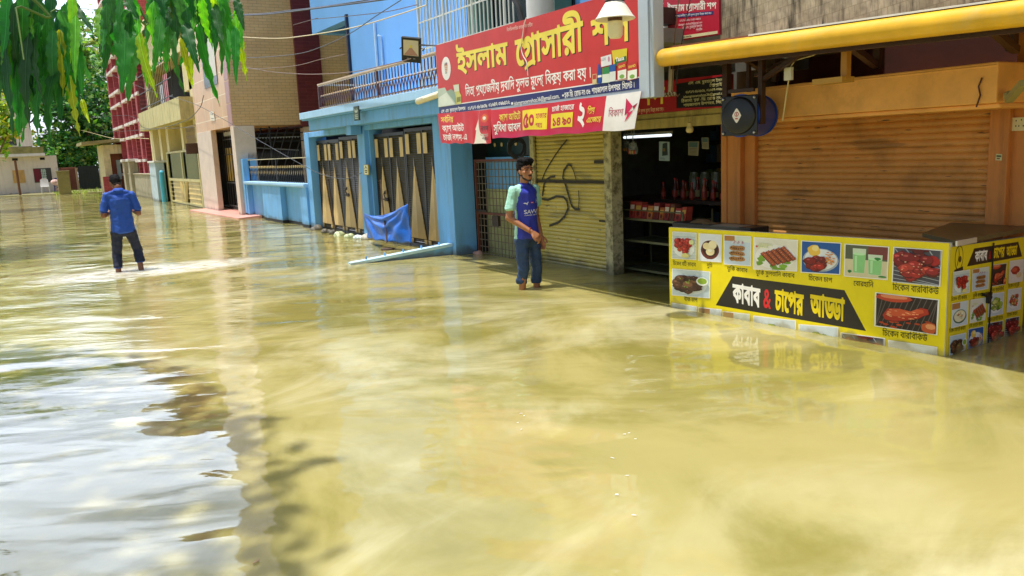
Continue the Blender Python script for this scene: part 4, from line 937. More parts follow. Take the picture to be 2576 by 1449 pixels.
for i in range(3):
    p = (7.3, 7.62-.19*i, .84+.0); g = MB(); g.lathe(p, [(.07,0),(.075,.02),(.075,.26),(.06,.30),(.06,.33),(0,.335)], 14); solo(g, 'storage_jar', mat('jar_greenish', srgb('#59604a'), .2), 'wide pale jar with flat lid behind the sauce bottles', 'jar', 'jars behind the sauce bottles', smooth=True)
# stocked shelves at the back
K = thing('shop_shelving', (9.3, 7.5, GZ), 'dark back shelves of dimly seen goods in the grocery shop', 'shelf')
g = MB()
for k in range(6): g.box(9.2, 9.58, 5.8, 9.45, .2+.33*k, .22+.33*k)
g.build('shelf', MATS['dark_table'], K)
g = MB()
for k in range(6):
    y = 5.9
    while y < 9.3:
        wdt = random.uniform(.06,.16); g.box(9.22, 9.5, y, y+wdt*.9, .221+.33*k, .22+.33*k+random.uniform(.12,.27), 0, C(random.choice(['#b8443a','#5a7a9a','#c9a94a','#7a9a5a','#c0a67a','#4a6a8a','#d05a3a','#d8d0b8']))); y += wdt
o = g.build('stock', PRINTM, K); o['kind'] = 'stuff'
g = MB(); x, y = 7.3, 6.45
t = thing('wooden_chair', (x, y, GZ), 'low red-brown wooden chair in the dark of the shop', 'chair'); RMW = mat('red_brown_wood', srgb('#6a2c1c'), .5)
for sx in (-.2,.2):
    for sy in (-.2,.2): g = MB(); g.beam((x+sx,y+sy,GZ),(x+sx,y+sy,.42 if sx < 0 else .9),.045,.045); g.build('leg', RMW, t)
g = MB(); g.box(x-.22,x+.22,y-.22,y+.22,.42,.46); g.build('seat', RMW, t)
g = MB(); g.box(x+.19,x+.22,y-.2,y+.2,.7,.88); g.build('backrest', RMW, t)

# ------------------------------------------------------------------ orange kebab shop: shutter, beam, pillars, awning
g = MB(); g.box(5.065, 6.6, 6.0, 9.7, 2.47, 2.60); g.box(6.3, 6.6, 5.9, 9.4, 2.2, 2.47); g.build('shade_slab', mat('grey_slab', srgb('#8a8574'), .8, dirt=.5), G)  # unseen slab added between sign and wall to shade the shop front
O = thing('kebab_shop', (7, 4, GZ), 'orange shop front with closed slatted shutter under yellow-edged awning', 'shop')

g = MB(); shutter_profile(g, XO, 5.96, 3.60, GZ, 1.75, .056, .013); OS = shutter_mat('orange_shutter_paint', srgb('#d5964f'), (.15,.08,.035), .6)
g.build('shutter', OS, O, smooth=True, ang=50)
g = MB(); g.box(XO-.06, XO+.3, 5.96, 6.10, GZ, 1.78); g.box(XO-.12, XO+.3, 6.10, 6.28, GZ, 1.78); g.box(XO-.13, XO+.3, 6.28, 6.36, GZ, 1.78); g.build('pillar', ORANGE, O, bev=.008)
g = MB(); g.box(XO-.06, XO+.3, 3.45, 3.60, GZ, 1.78); g.build('pillar', ORANGE, O, bev=.008)
g = MB(); g.box(XO+.3, XO+.5, 1.0, 6.36, 1.7, 3.0); g.build('upper_wall', mat('shaded_orange_paint', srgb('#4c2010'), .7, var=.2, dirt=.5, dirtcol=(.05,.015,.008)), O)  # orange wall with the awning's shade put into its colour
g = MB(); g.box(XO-.0, XO+.3, 1.0, 3.45, GZ, 3.0); g.box(XO+.31, XO+.5, 3.45, 6.36, GZ, 1.7); g.build('wall', ORANGE, O)
yl, yr = at_x(1835,237,5.9).y, at_x(2512,154,5.9).y
g = MB(); g.box(5.90, XO+.3, yr, yl, 1.72, 2.0); g.box(5.94, XO+.3, yr+.0, yl, 1.685, 1.72); g.box(5.895, XO+.2, yr, yl, 1.965, 1.985)
g.build('beam', ORANGEB, O, bev=.015)
g = MB(); g.tube([(5.888, yr+.10, 1.9), (5.885, yr+.12, 1.84), (5.886, yr+.105, 1.78), (5.887, yr+.13, 1.7)], .006, 5); g.build('loose_wire', mat('maroon_wire', (.08,.015,.01), .5), O)
A = thing('awning', (5.2, 4.5, 2.0), 'long yellow-fronted awning over orange shutter on dark iron braces', 'awning')
XA = 5.0
ta = at_x(1662,146,XA); tb = at_x(2576,32,XA); sl_ = (tb.z-ta.z)/(tb.y-ta.y); ye = tb.y-1.6
zA = lambda y: ta.z+sl_*(y-ta.y)
g = MB(); g.tube([(XA, ta.y+.02, zA(ta.y)), (XA, (ta.y+ye)/2, zA((ta.y+ye)/2)), (XA, ye, zA(ye))], .076, 20); 
def awn_mat():
    m = mat('yellow_awning_paint', srgb('#e3b02a'), .30, var=.16, scale=3, bump=.5, bscale=5, dirt=.55, dirtcol=(.50,.42,.2)); return m
g.build('front_tube', awn_mat(), A, smooth=True)
g = MB(); q = []
for y in (ta.y, ye): q.append(((XA+.05, y, zA(y)+.075), (6.75, y, zA(y)+.20)))
(a, b_), (c_, d_) = q
g.prism([a, c_, d_, b_], (0,0,.02)); g.build('roof_sheet', mat('rusty_roof_sheet', srgb('#7a4a36'), .6, var=.2, dirt=.5), A)
g = MB(); g.prism([(XA-.03, 4.6, zA(4.6)+.078), (XA-.03, ye, zA(ye)+.078), (XA+.14, ye, zA(ye)+.09), (XA+.14, 4.6, zA(4.6)+.09)], (0,0,.012)); g.build('glare_strip', WHITEP, A)  # white strip paints the glare along the top of the tube
DI = mat('dark_brown_iron', srgb('#3b2418'), .5, var=.3)
zb_ = lambda y: zA(y)-.07
def strut(p, q, wd, name, m_=DI): g = MB(); g.beam(p, q, wd, wd); return g.build(name, m_, A)
strut((XA+.14, ta.y, zb_(ta.y)), (XA+.14, ye, zb_(ye)), .05, 'beam'); strut((5.9, ta.y, zb_(ta.y)+.2), (5.9, ye, zb_(ye)+.2), .05, 'beam')
def hang(px, py0, py1, X, wd, m_=DI):
    a = at_x(px, py0, X); b2 = at_x(px, py1, X); strut((X, a.y, max(a.z, zb_(a.y))), (X, a.y, b2.z), wd, 'post', m_)
hang(1828, 160, 330, 5.45, .055); hang(1917, 118, 312, 5.5, .045); hang(1952, 118, 205, 6.0, .05); hang(2212, 70, 168, 6.0, .06); hang(2549, 40, 128, 6.0, .06)
def brace(p, q, X1, X2, wd=.035): strut(at_x(*p, X1), at_x(*q, X2), wd, 'brace')
brace((2090,85),(1922,198),5.2,5.5); brace((2100,92),(1900,190),5.2,6.0,.025); brace((2104,90),(2206,166),5.2,6.0,.05); brace((2458,42),(2556,126),5.2,6.0,.05); brace((1850,130),(1916,172),5.2,5.8,.05); brace((1760,140),(1820,160),5.2,5.6,.04)
strut(at_x(2130,76,5.3), (at_x(2130,76,5.3).x, at_x(2130,76,5.3).y, at_x(2130,198,5.3).z), .05, 'post', mat('ochre_iron', srgb('#b07a2a'), .5, var=.1))
a = at_x(2128,198,5.3); b_ = at_x(2062,190,5.3)
g = MB(); g.box(a.x-.07, a.x+.07, a.y-.02, a.y+.24, a.z-.025, a.z+.015); g.build('lamp_bracket', mat('ochre_tin', srgb('#b88a34'), .5, var=.1), A)
# bamboo-weave wall and green edge above the awning
g = MB(); Xw = 5.75; g.box(Xw, Xw+.1, 2.0, at_x(1812,60,Xw).y, 2.4, 4.2)
def weave():
    m = mat('bamboo_weave', srgb('#b5a98c'), .85, var=.4, scale=9, dirt=1.9, dirtcol=(.05,.042,.025), streak=True); nt = m.node_tree; N = nt.nodes; L = nt.links; b = N['Principled BSDF']; src = b.inputs['Base Color'].links[0].from_socket
    t = N.new('ShaderNodeTexCoord'); sp = N.new('ShaderNodeSeparateXYZ'); cb = N.new('ShaderNodeCombineXYZ'); L.new(t.outputs['Object'], sp.inputs[0]); L.new(sp.outputs['Y'], cb.inputs['X']); L.new(sp.outputs['Z'], cb.inputs['Y'])
    mp = N.new('ShaderNodeMapping'); mp.inputs['Rotation'].default_value = (0,0,.12); L.new(cb.outputs[0], mp.inputs['Vector'])
    br = N.new('ShaderNodeTexBrick'); br.inputs['Scale'].default_value = 1; br.inputs['Brick Width'].default_value = .05; br.inputs['Row Height'].default_value = .09; br.inputs['Mortar Size'].default_value = .003; br.inputs['Color1'].default_value = (1,1,1,1); br.inputs['Color2'].default_value = (.78,.74,.66,1); br.inputs['Mortar'].default_value = (.5,.46,.38,1); L.new(mp.outputs[0], br.inputs['Vector'])
    x = N.new('ShaderNodeMix'); x.data_type = 'RGBA'; x.blend_type = 'MULTIPLY'; x.inputs['Factor'].default_value = .6; L.new(src, x.inputs['A']); L.new(br.outputs['Color'], x.inputs['B']); L.new(x.outputs['Result'], b.inputs['Base Color']); return m
solo(g, 'bamboo_wall', weave(), 'weathered woven bamboo wall above the yellow awning', 'wall')
g = MB(); p0 = at_x(2170, 34, 5.45); g.prism([(5.45, p0.y, 2.52), (5.45, 2.0, 2.52), (5.45, 2.0, 3.3), (5.45, 3.2, 2.82)], (.03,0,0)); solo(g, 'green_tarp', mat('green_tarp', srgb('#2f7a3a'), .5, var=.15), 'green plastic sheet edge lying above the awning', 'tarpaulin')
# small fittings on the orange shop
def small(px, py, X, fn, name, m_, label, cat, **k):
    c = at_x(px, py, X); g = MB(); fn(g, c); return solo(g, name, m_, label, cat, **k)
sw = at_x(1984,186,5.5)
g = MB(); g.box(sw.x-.015, sw.x+.015, sw.y-.035, sw.y+.035, sw.z-.05, sw.z+.05, 0); wv = mat('cream_wire', srgb('#cdbb8a'), .5)
q = at_x(1969,303,5.6); q2 = at_x(1988,170,5.5); q3 = at_x(2000,152,5.5); q4 = at_x(2090,120,5.5)
g.tube([q, sw-Vector((0,0,.05))], .006, 5, 1); g.tube([sw+Vector((0,0,.05)), q2, q3, (q3+q4)/2-Vector((0,0,.01)), q4], .005, 5, 1)
solo(g, 'hanging_switch', [WHITEP, wv], 'white switch hanging on its cord before the orange beam', 'switch')
c = at_x(2566,312,XO-.0); y_ = c.y
f = bilin([(XO-.02, y_+.05, c.z-.05), (XO-.02, y_-.06, c.z-.05), (XO-.02, y_-.06, c.z+.05), (XO-.02, y_+.05, c.z+.05)])
r = Art(f); r.box(XO-.019, XO, y_-.06, y_+.05, c.z-.05, c.z+.05, 0, C('#d8cfa8')); r.rect(0,0,1,1,C('#dcd3ac'))
for (u, v) in ((.25,.7),(.25,.3),(.45,.3),(.6,.75),(.75,.3),(.85,.7)): r.rect(u,v,u+.07,v+.12,C('#2a2418'))
solo(r, 'wall_socket', PRINTM, 'cream socket plate on the orange wall at the picture edge', 'socket')
a = at_x(2537,252,5.95); b_ = at_x(2576,208,5.75)
g = MB(); g.beam(a, b_, .05, .04); g.sphere(a+Vector((0,0,.03)), .035, 8, 6, 0); solo(g, 'lamp_fitting', mat('olive_plastic', srgb('#a39a66'), .4), 'tilted pale lamp fitting on the pillar beside the orange beam', 'lamp')
f = bilin([at_x(2504,403,XO-.062), at_x(2520,404,XO-.062), at_x(2521,388,XO-.062), at_x(2506,387,XO-.062)])
r = Art(f); r.rect(0,0,1,1,C('#cfd0a0')); r.rect(.1,.55,.9,.8,C('#4a4a30')); r.rect(.2,.2,.7,.4,C('#8a4030')); a = at_x(2512,396,XO-.06); r.box(XO-.062, XO-.06, a.y-.005, a.y+.005, a.z-.005, a.z+.005, 0, C('#cfd0a0'))
solo(r, 'paper_sticker', PRINTM, 'small torn paper sticker on the orange pillar', 'sticker')
# drum fan
c = at_x(1862,291,5.42); Fn = thing('drum_fan', (c.x, c.y, c.z-.2), 'black and blue drum fan hanging from the awning posts', 'fan')
ax = Vector((-.96,-.26,0)).normalized(); BLF = mat('blue_enamel', srgb('#1d3f9c'), .3, var=.15, dirt=.4, dirtcol=(.02,.02,.03)); BK = mat('black_gloss', (.012,.012,.013), .35)
R0 = .165
g = MB(); g.lathe(c-ax*.34, [(R0*.98,0),(R0*1.04,0),(R0*1.04,.34),(R0*.98,.34),(R0*.98,0)], 36, 0, ax); g.lathe(c-ax*.34, [(R0*1.04,0),(R0*1.10,0),(R0*1.10,.02),(R0*1.04,.02)], 36, 0, ax); g.lathe(c-ax*.02, [(R0*1.04,0),(R0*1.10,0),(R0*1.10,.02),(R0*1.04,.02)], 36, 0, ax); g.build('drum', BLF, Fn, smooth=True)
sx = Vector((0,0,1)).cross(ax).normalized(); up = Vector((0,0,1))
g = MB(); g.obox(c+ax*.012, sx*.168, up*.168, ax*.008); g.lathe(c+ax*.02, [(.158,0),(.15,.02),(.10,.035),(0,.04)], 32, 0, ax); g.build('front_plate', BK, Fn, smooth=True, bev=.01)
g = MB()
for k in range(4):
    a_ = math.pi/4+k*math.pi/2; d = sx*math.cos(a_)+up*math.sin(a_); g.sphere(c+ax*.03+d*.205, .013, 8, 6)
g.build('bolt', STEEL, Fn, smooth=True)
g = MB()
for k in range(4): a_ = k*math.pi/2+.3; d = sx*math.cos(a_)+up*math.sin(a_); g.beam(c-ax*.18, c-ax*.18+d*.15, .03, .08)
g.lathe(c-ax*.25, [(.05,0),(.06,.03),(.06,.2)], 12, 0, ax); g.build('motor', BK, Fn)
fb = c+ax*.0615; r = Art(lambda u, v, h: fb+sx*u+up*v+ax*h, .0008)
pt = [(.042*(1-.25*abs(math.sin(2*a_)))*math.cos(a_), .062*math.sin(a_)*(1-.2*abs(math.sin(2*a_)))) for a_ in [2*math.pi*i/40 for i in range(40)]]
r.poly(pt, C('#efe6e2')); r.disc(0,.012,.02,.02,C('#b8483c')); r.disc(0,.012,.014,.014,C('#efe6e2')); r.line([(0,-.002),(0,.024)],.006,C('#b8483c')); r.line([(-.008,.014),(.008,.014)],.004,C('#b8483c')); r.rect(-.012,-.03,.012,-.02,C('#b8483c'))
r.build('maker_badge', PRINT, Fn)
for px in (1836, 1917):
    a = at_x(px, 240, 5.45 if px < 1900 else 5.5); 
g = MB(); g.beam(c+up*.2-ax*.15, c+up*.5-ax*.15, .03, .03); g.beam(c+up*.21-ax*.02+sx*.12, c+up*.21-ax*.02-sx*.12, .03, .03); g.build('bracket', DI, Fn)

# ------------------------------------------------------------------ main shop sign and hanging banners
XSG = 4.92
def z5(x, y): return (x/4+1037.6, y/4)
def yz(px, py, X=XSG): a = at_x(px, py, X); return a.y, a.z
sy0 = yz(*z5(232,470))[0]; sy1 = yz(*z5(2292,500))[0]
zt = yz(*z5(230,460))[1]; zb = yz(*z5(262,1140))[1]-.02; SW = sy0-sy1; SH = zt-zb
def sgn(px, py):
    y, z = yz(*z5(px, py)); return (sy0-y)/SW, (z-zb)/SH
MS = thing('shop_sign', (XSG, (sy0+sy1)/2, zb), 'big red signboard with yellow Bengali lettering over the yellow shutter', 'sign')
g = MB(); g.box(XSG+.002, XSG+.14, sy1, sy0, zb-.07, zt); g.build('box_frame', GREYM, MS)  # lower edge extended past the face to block sun over the banners
f = bilin([(XSG, sy0, zb), (XSG, sy1, zb), (XSG, sy1, zt), (XSG, sy0, zt)])
RED = C('#cc3432'); YL = C('#f2dc52'); WH = C('#f6f2ee'); NV = C('#232a6c'); BKc = C('#120c0c')
r = Art(f, .00014)
r.grid(0, 1, 0, 1, RED, 1, 1)
bl = sgn(262,1080)[1]; r.rect(0, 0, 1, bl, NV); r.rect(0, bl, 1, bl+.012, WH)
def tx(art, txt, p0, p1, ph, col, bold=.02, m=sgn):
    """p0 = foot of first letter, p1 = foot of last letter, ph = head line above p0 (photo points)"""
    u0, v0 = m(*p0); u1, v1 = m(*p1); _, vh = m(*ph); art.text(txt, u0, v0, u1, vh, col, bold, slope=(v1-v0)/(u1-u0))
for dx, dy, cc in ((.004, -.012, BKc), (0, 0, YL)):
    def m2(x, y, dx=dx, dy=dy): u, v = sgn(x, y); return u+dx, v+dy
    tx(r, 'ইসলাম', (450,735), (965,640), (450,545), cc, .034, m2); tx(r, 'গ্রোসারী', (1040,665), (1725,500), (1040,415), cc, .034, m2); tx(r, 'শপ', (1800,470), (2200,395), (1800,222), cc, .034, m2)
tx(r, 'নিত্য প্রয়োজনীয় দ্রবাদি সুলভ মূল্যে বিক্রয় করা হয় ।', (535,965), (1795,778), (535,885), WH, .016)
tx(r, 'বিসমিল্লাহির রাহমানির রাহীম', (950,318), (1210,262), (950,290), C('#e8b8ae'), .02)
tx(r, 'এস. এম. বুরহানুল ইসলাম', (290,1138), (535,1106), (290,1108), WH, .02); tx(r, '০১৭১৭-৬৮২৯৩৯, ০১৬৪৭-০৬৯৫২২,', (560,1108), (985,1044), (560,1074), WH, .02)
tx(r, 'islamgroceryshop36@gmail.com,', (1025,1062), (1480,986), (1025,1020), WH, .015)
tx(r, 'ব্লক-ডি, রোড নং-৩৬, শাহজালাল উপশহর, সিলেট ।', (1530,985), (2235,880), (1530,936), WH, .02)
r.rect(sgn(995,1050)[0], sgn(995,1055)[1], sgn(1015,1050)[0], sgn(995,1030)[1], WH)
u, v = sgn(1517,960); r.disc(u, v, .004, .012, WH)
# cart emblem in its pale oval
u, v = sgn(340,690); r.disc(u, v, .031, .165, WH, 28); r.disc(u, v, .029, .155, C('#f1ece6'), 28)
def cart(r, u, v, s, t, col, basket, veg=True):
    if veg:
        for k, cc in enumerate(('#b03030','#3f7a35','#c07a2a','#3f7a35','#b03030','#6a3a7a')): r.disc(u-s*.35+s*.14*k, v+t*.38+(.1*t if k % 2 else 0), s*.11, t*.15, C(cc), 8)
    r.poly([(u-s*.55,v+t*.35),(u+s*.55,v+t*.35),(u+s*.36,v-t*.3),(u-s*.34,v-t*.3)], basket)
    for k in range(4): r.line([(u-s*.42+s*.22*k, v+t*.32), (u-s*.30+s*.18*k, v-t*.28)], s*.035, col)
    for k in range(3): r.line([(u-s*.5+.05*s*k, v+t*(.18-.18*k)), (u+s*.5-.05*s*k, v+t*(.18-.18*k))], t*.03, col)
    r.line([(u+s*.52,v+t*.36),(u+s*.75,v+t*.5)], s*.06, basket); r.disc(u-s*.22, v-t*.62, s*.08, t*.09, col, 10); r.disc(u+s*.22, v-t*.62, s*.08, t*.09, col, 10)
    r.text('iGS', u-s*.3, v-t*.5, u+s*.3, v-t*.35, BKc, .03)
cart(r, u, v, .021, .14, C('#f1ece6'), C('#c98a5a'))
# oil bottle and heaps at the lower left
p = lambda *q: [sgn(*x) for x in q]
r.poly(p((258,895),(330,880),(350,920),(440,1020),(440,1052),(262,1078)), C('#b9c4b0')); r.poly(p((270,980),(345,930),(430,1050),(268,1076)), C('#d9dfcf')); r.poly(p((345,920),(395,895),(440,940),(440,1040)), C('#8fa592')); r.poly(p((412,855),(472,845),(478,930),(495,960),(495,1040),(445,1050),(440,970)), C('#c9c46a')); r.poly(p((418,858),(470,850),(474,915),(425,925)), C('#d8d8c4')); r.poly(p((450,980),(490,972),(490,1020),(450,1030)), C('#7a7a2a'))
# packs at the lower right
r.poly(p((2010,510),(2165,485),(2160,640),(2030,665)), C('#e0c92e')); r.poly(p((2040,600),(2158,560),(2160,635),(2045,665)), C('#2f6a3a')); tx(r, 'Taaza', (2050,622), (2135,600), (2050,582), WH, .03)
r.poly(p((1900,575),(2005,545),(2010,650),(1905,675)), C('#ece7ea')); tx(r, 'LUX', (1903,616), (1952,606), (1903,588), C('#6a6a7a'), .01); r.disc(*sgn(1982,595), .004, .03, C('#c98aa8'), 8)
r.poly(p((1868,720),(1875,650),(1884,640),(1893,650),(1905,715),(1910,838),(1866,842)), C('#21489a')); r.poly(p((1870,760),(1908,752),(1909,775),(1870,782)), WH)
r.poly(p((1915,685),(1985,670),(1990,830),(1915,838)), C('#2f8a4a')); r.poly(p((1915,750),(1990,740),(1990,828),(1915,836)), C('#dfe5d8'))
r.poly(p((1988,660),(2050,640),(2050,815),(1990,828)), C('#2356a4')); r.poly(p((1990,725),(2050,715),(2050,812),(1990,825)), C('#e3e6de'))
for (a, b_) in ((2068,2160),(2168,2268)):
    r.poly(p((a,640),(b_,615),(b_,790),(a,812)), C('#c2332e')); r.poly(p((a+4,715),(b_-2,695),(b_-2,786),(a+4,806)), C('#eef0e2')); r.disc(*sgn((a+b_)/2,770), .009, .022, C('#7fae4a'), 10); tx(r, 'DANO', (a+14,688), (b_-16,668), (a+14,664), YL, .03)
r.poly(p((1818,750),(1860,742),(1860,842),(1818,850)), C('#d9c892')); r.poly(p((1822,755),(1856,748),(1856,795),(1822,800)), C('#b83a30'))
r.build('printed_face', PRINT, MS)
# grey clad column to its right
yc0, zc0 = yz(*z5(2300,970)); yc1, _ = yz(*z5(2432,970), XSG-.02)
g = MB(); g.box(XSG-.02, XSG+.10, yc1, yc0, zc0-.02, 5.0); g.box(XSG-.035, XSG-.02, yc1+.05, yc1+.06, zc0-.02, 5.0)
solo(g, 'clad_column', GREYM, 'pale grey metal clad column end beside the big red sign', 'column', bev=.006)
g = MB(); g.box(XSG+.14, 6.9, sy1+.3, sy1+.45, zt-.25, zt-.1); solo(g, 'sign_bracket', DI, 'dark iron arm carrying the big red sign', 'bracket')
# pole lamp in front of the sign
XL = 4.55
lc = at_x(1547, 36, XL); Lm = thing('shade_lamp', (XL, lc.y, lc.z-.1), 'white enamel shade lamp hanging before the big red sign', 'lamp')
k_ = .155
g = MB(); g.lathe((XL, lc.y, lc.z), [(k_*.42,.105),(k_*.5,.10),(k_*.72,.05),(k_*.98,-.015),(k_*1.1,-.035),(k_*1.08,-.043),(k_*.95,-.022),(k_*.7,.04),(k_*.45,.09)], 28); g.build('lamp_shade', mat('white_enamel', srgb('#efe9d8'), .3, var=.04, dirt=.35, dirtcol=(.35,.27,.14)), Lm, smooth=True)
g = MB(); g.lathe((XL, lc.y, lc.z), [(.0,-.20),(.045,-.195),(.062,-.17),(.066,-.06),(.06,-.055)], 20); g.build('bulb', mat('frosted_bulb', srgb('#efe3bd'), .4, var=.02), Lm, smooth=True)
g = MB(); g.lathe((XL, lc.y, lc.z), [(.06,-.055),(.063,-.03),(.063,.02)], 20); g.lathe((XL, lc.y, lc.z), [(.085,.105),(.085,.15),(.03,.17)], 16); g.build('lamp_holder', mat('brown_bakelite', srgb('#5a3826'), .4), Lm, smooth=True)
g = MB(); g.tube([(XL, lc.y, lc.z+.16), (XL, lc.y, lc.z+.35), (XL+.2, lc.y, lc.z+.45), (XSG+.1, lc.y, lc.z+.45)], .018, 8); g.build('lamp_arm', IRON, Lm, smooth=True)
# cloth banners tied under it
def banner(X, cs, name, draw, label, amp=.008):
    a = [Vector((X, *yz(*z5(*c), X))) for c in cs]; f0 = bilin(a)
    def f(u, v, h):
        p = f0(u, v, h); p = Vector(p); p.x -= .6*amp*(math.sin(u*21+v*2)+.6*math.sin(u*47+1)*(.4+.6*(1-v)))*.6+.004*math.sin(v*3.1); p.z += .006*math.sin(u*26)*(1-v)-.004*abs(math.sin(u*9.4))*v; return p
    class A2(Art):
        def poly(s, pts, col):       # follow the cloth: fine strips
            us = [p[0] for p in pts]; vs = [p[1] for p in pts]
            if len(pts) == 4 and len(set(map(lambda q: round(q, 4), us))) == 2 and len(set(map(lambda q: round(q, 4), vs))) == 2: return s.grid(min(us), max(us), min(vs), max(vs), col, max(2, int(60*(max(us)-min(us)))), max(2, int(8*(max(vs)-min(vs)))))
            return Art.poly(s, pts, col)
    r = A2(f, .00016); draw(r, lambda x, y: ((a[0].y-yz(*z5(x, y), X)[0])/(a[0].y-a[1].y), 0))
    g2 = A2(lambda u, v, h: f(u, v, -.002), .001); g2.grid(0,1,0,1,C('#c9a0a0'),60,8); r.v += [] ; r.add(g2.v, [tuple(reversed(q)) for q in g2.f], 0, C('#d8b0b4'))
    return solo(r, name, PRINT, label, 'banner')
MG = C('#d51a62'); RD2 = C('#d21f35')
def nag(r, m):
    r.rect(0,0,1,1,C('#cf1f2c')); r.poly([(.80,1),(1,1),(1,0),(.67,0),(.735,.38),(.72,.42),(.78,.72)], C('#efe6d6'))
    r.text('সর্বনিম্ন', .05,.70,.31,.86,YL,.016); r.text('ক্যাশ আউট', .06,.40,.50,.58,WH,.016); r.text('চার্জ নগদ-এ', .06,.10,.55,.28,WH,.016)
    for k, cc in enumerate(('#d8382c','#e0702c','#c7242c')): r.disc(.89,.76,.075-.02*k,.15-.04*k,C(cc),18,a0=-200+40*k,a1=80+40*k)
    r.disc(.89,.76,.03,.055,C('#efe6d6'),12); r.text('নগদ', .82,.36,.965,.52,C('#5a1c22'),.016)
    for k in range(2): r.rect(.83,.27-.05*k,.96,.29-.05*k,C('#b8a898'))
    r.text('প্রতিদিন', .84,.1,.96,.17,C('#5a1c22'),.02)
banner(XSG-.035, [(290,1442),(790,1442),(790,1098),(258,1142)], 'mobile_money_banner', nag, 'crimson banner with white flame logo panel hung below the big sign', .006)
def bk_(r, m):
    r.rect(0,0,1,1,RD2)
    for k in range(12): r.rect(0,k*.02,.82,k*.02+.021,tuple(np.array(RD2)*(k/12)+np.array(MG)*(1-k/12)))
    r.rect(.815,0,1,1,C('#f1eceb'))
    r.text('ক্যাশ আউটে', .07,.60,.245,.80,YL,.016); r.text('সুবিধা ডাবল', .02,.22,.245,.46,WH,.02)
    r.rect(.262,.20,.445,.86,C('#f4d92f')); r.text('৫০', .268,.28,.35,.72,C('#c11c3c'),.04); r.text('হাজার', .362,.56,.44,.70,C('#c11c3c'),.016); r.text('পর্যন্ত', .362,.28,.41,.40,C('#c11c3c'),.02)
    r.text('চার্জ হাজারে', .475,.72,.625,.86,WH,.016); r.rect(.472,.20,.622,.64,C('#f4d92f')); r.text('১৪.৯০', .485,.27,.612,.50,C('#c11c3c'),.04)
    r.text('২', .655,.22,.70,.86,WH,.03); r.text('প্রিয়', .712,.56,.755,.70,YL,.02); r.text('এজেন্টে', .712,.28,.80,.42,YL,.02)
    r.text('বিকাশ', .84,.40,.925,.58,C('#b01a4c'),-.004)
    P_ = lambda *q: [(.9+.10*a, b) for a, b in q]
    r.poly(P_((.30,.86),(.72,.62),(.52,.46)), C('#d51a55')); r.poly(P_((.72,.62),(.95,.70),(.80,.52)), C('#a8123f')); r.poly(P_((.30,.86),(.52,.46),(.36,.40)), C('#b8154a')); r.poly(P_((.52,.46),(.80,.52),(.60,.34),(.40,.22)), C('#e0245f'))
banner(XSG-.040, [(806,1395),(2238,1300),(2303,915),(790,1108)], 'cash_offer_banner', bk_, 'magenta banner with yellow price boxes tied beneath the red sign', .008)
# little red sign above the awning (no code printed on it)
X2 = 5.62
c4 = [at_x(1646,112,X2), at_x(1810,87,X2), at_x(1808,-14,X2), at_x(1645,-8,X2)]
f = bilin(c4); r = Art(f)
r.rect(0,0,1,1,C('#c3263c')); r.text('ইসলাম গ্রোসারী শপ', .225,.66,.965,.80,C('#f6efdc'),.03); r.rect(.30,.515,.92,.60,NV); r.text('নিত্য প্রয়োজনীয় দ্রব্যাদি সুলভ মূল্যে বিক্রয় করা হয় ।', .32,.535,.90,.575,WH,.01)
for k, (a, b_, t) in enumerate(((.42,.74,'০১৭১৭-৬৮২৯৩৯, ০১৬৪৭-০৬৯৫২২'),(.40,.76,'islamgroceryshop36@gmail.com'),(.46,.76,'এস. এম. বুরহানুল ইসলাম'),(.67,.76,'প্রোপ্রাইটর'))): r.text(t, a, .42-.085*k, b_, .47-.085*k, C('#f2dcd8'), .01)
r.rect(.33,.03,.98,.1,C('#e9dfae')); r.text('০১৭১৭-৬৮২৯৩৯', .35,.045,.6,.085,BKc,.02)
cart(r, .115,.77,.085,.17, C('#c3263c'), C('#f1e6e2'), False)
for (a, b_, w_, h_) in ((.03,.06,.13,.22),(.17,.05,.16,.25),(.09,.28,.16,.2)): r.poly([(a,b_),(a+w_,b_),(a+w_*.95,b_+h_*.8),(a+w_*.6,b_+h_),(a+w_*.1,b_+h_*.85)], C('#efe9e6'))
r.rect(.19,.09,.24,.16,C('#b8303a')); r.disc(.09,.14,.03,.03,C('#3f8a4a'),8)
n_ = (c4[1]-c4[0]).cross(c4[3]-c4[0]).normalized(); r.prism([p-n_*.03 for p in c4], n_*.029, 0, C('#8a2030'))
solo(r, 'red_shop_sign', PRINT, 'small red sign with white cart above the end of the awning', 'sign')
# inner signboard over the shop mouth
X3 = 5.95
c4 = [at_x(1560,293,X3), at_x(1836,268,X3), at_x(1836,186,X3), at_x(1560,214,X3)]
f = bilin(c4); r = Art(f); q7 = lambda x, y: ((x-40)/(660-40), 0)
r.rect(0,0,1,1,C('#a81e2a')); r.poly([(.555,.10),(1,.02),(1,.97),(.555,.86)], C('#14161a')); r.text('শপ', .19,.30,.45,.78,YL,.04); r.text('নিত্য প্রয়োজনীয় দ্রব্যাদি সুলভ মূল্যে বিক্রয় করা হয় ।', .02,.06,.44,.16,C('#efc9a8'),.01)
for k, (a, b_, t) in enumerate(((.66,.98,'এস. এম. বুরহানুল ইসলাম'),(.84,.98,'প্রোপ্রাইটর'),(.64,.98,'০১৭১৭-৬৮২৯৩৯, ০১৬৪৭-০৬৯৫২২'),(.62,.98,'islamgroceryshop36@gmail.com'),(.60,.98,'ঠিকানা: ব্লক -ডি, রোড নং-৩৬'),(.62,.98,'শাহজালাল উপশহর, সিলেট'))): r.text(t, a, .80-.135*k, b_, .88-.135*k, C('#d9d2a0'), .01)
n_ = (c4[1]-c4[0]).cross(c4[3]-c4[0]).normalized(); r.prism([p-n_*.05 for p in c4], n_*.049, 0, C('#4a1418'))
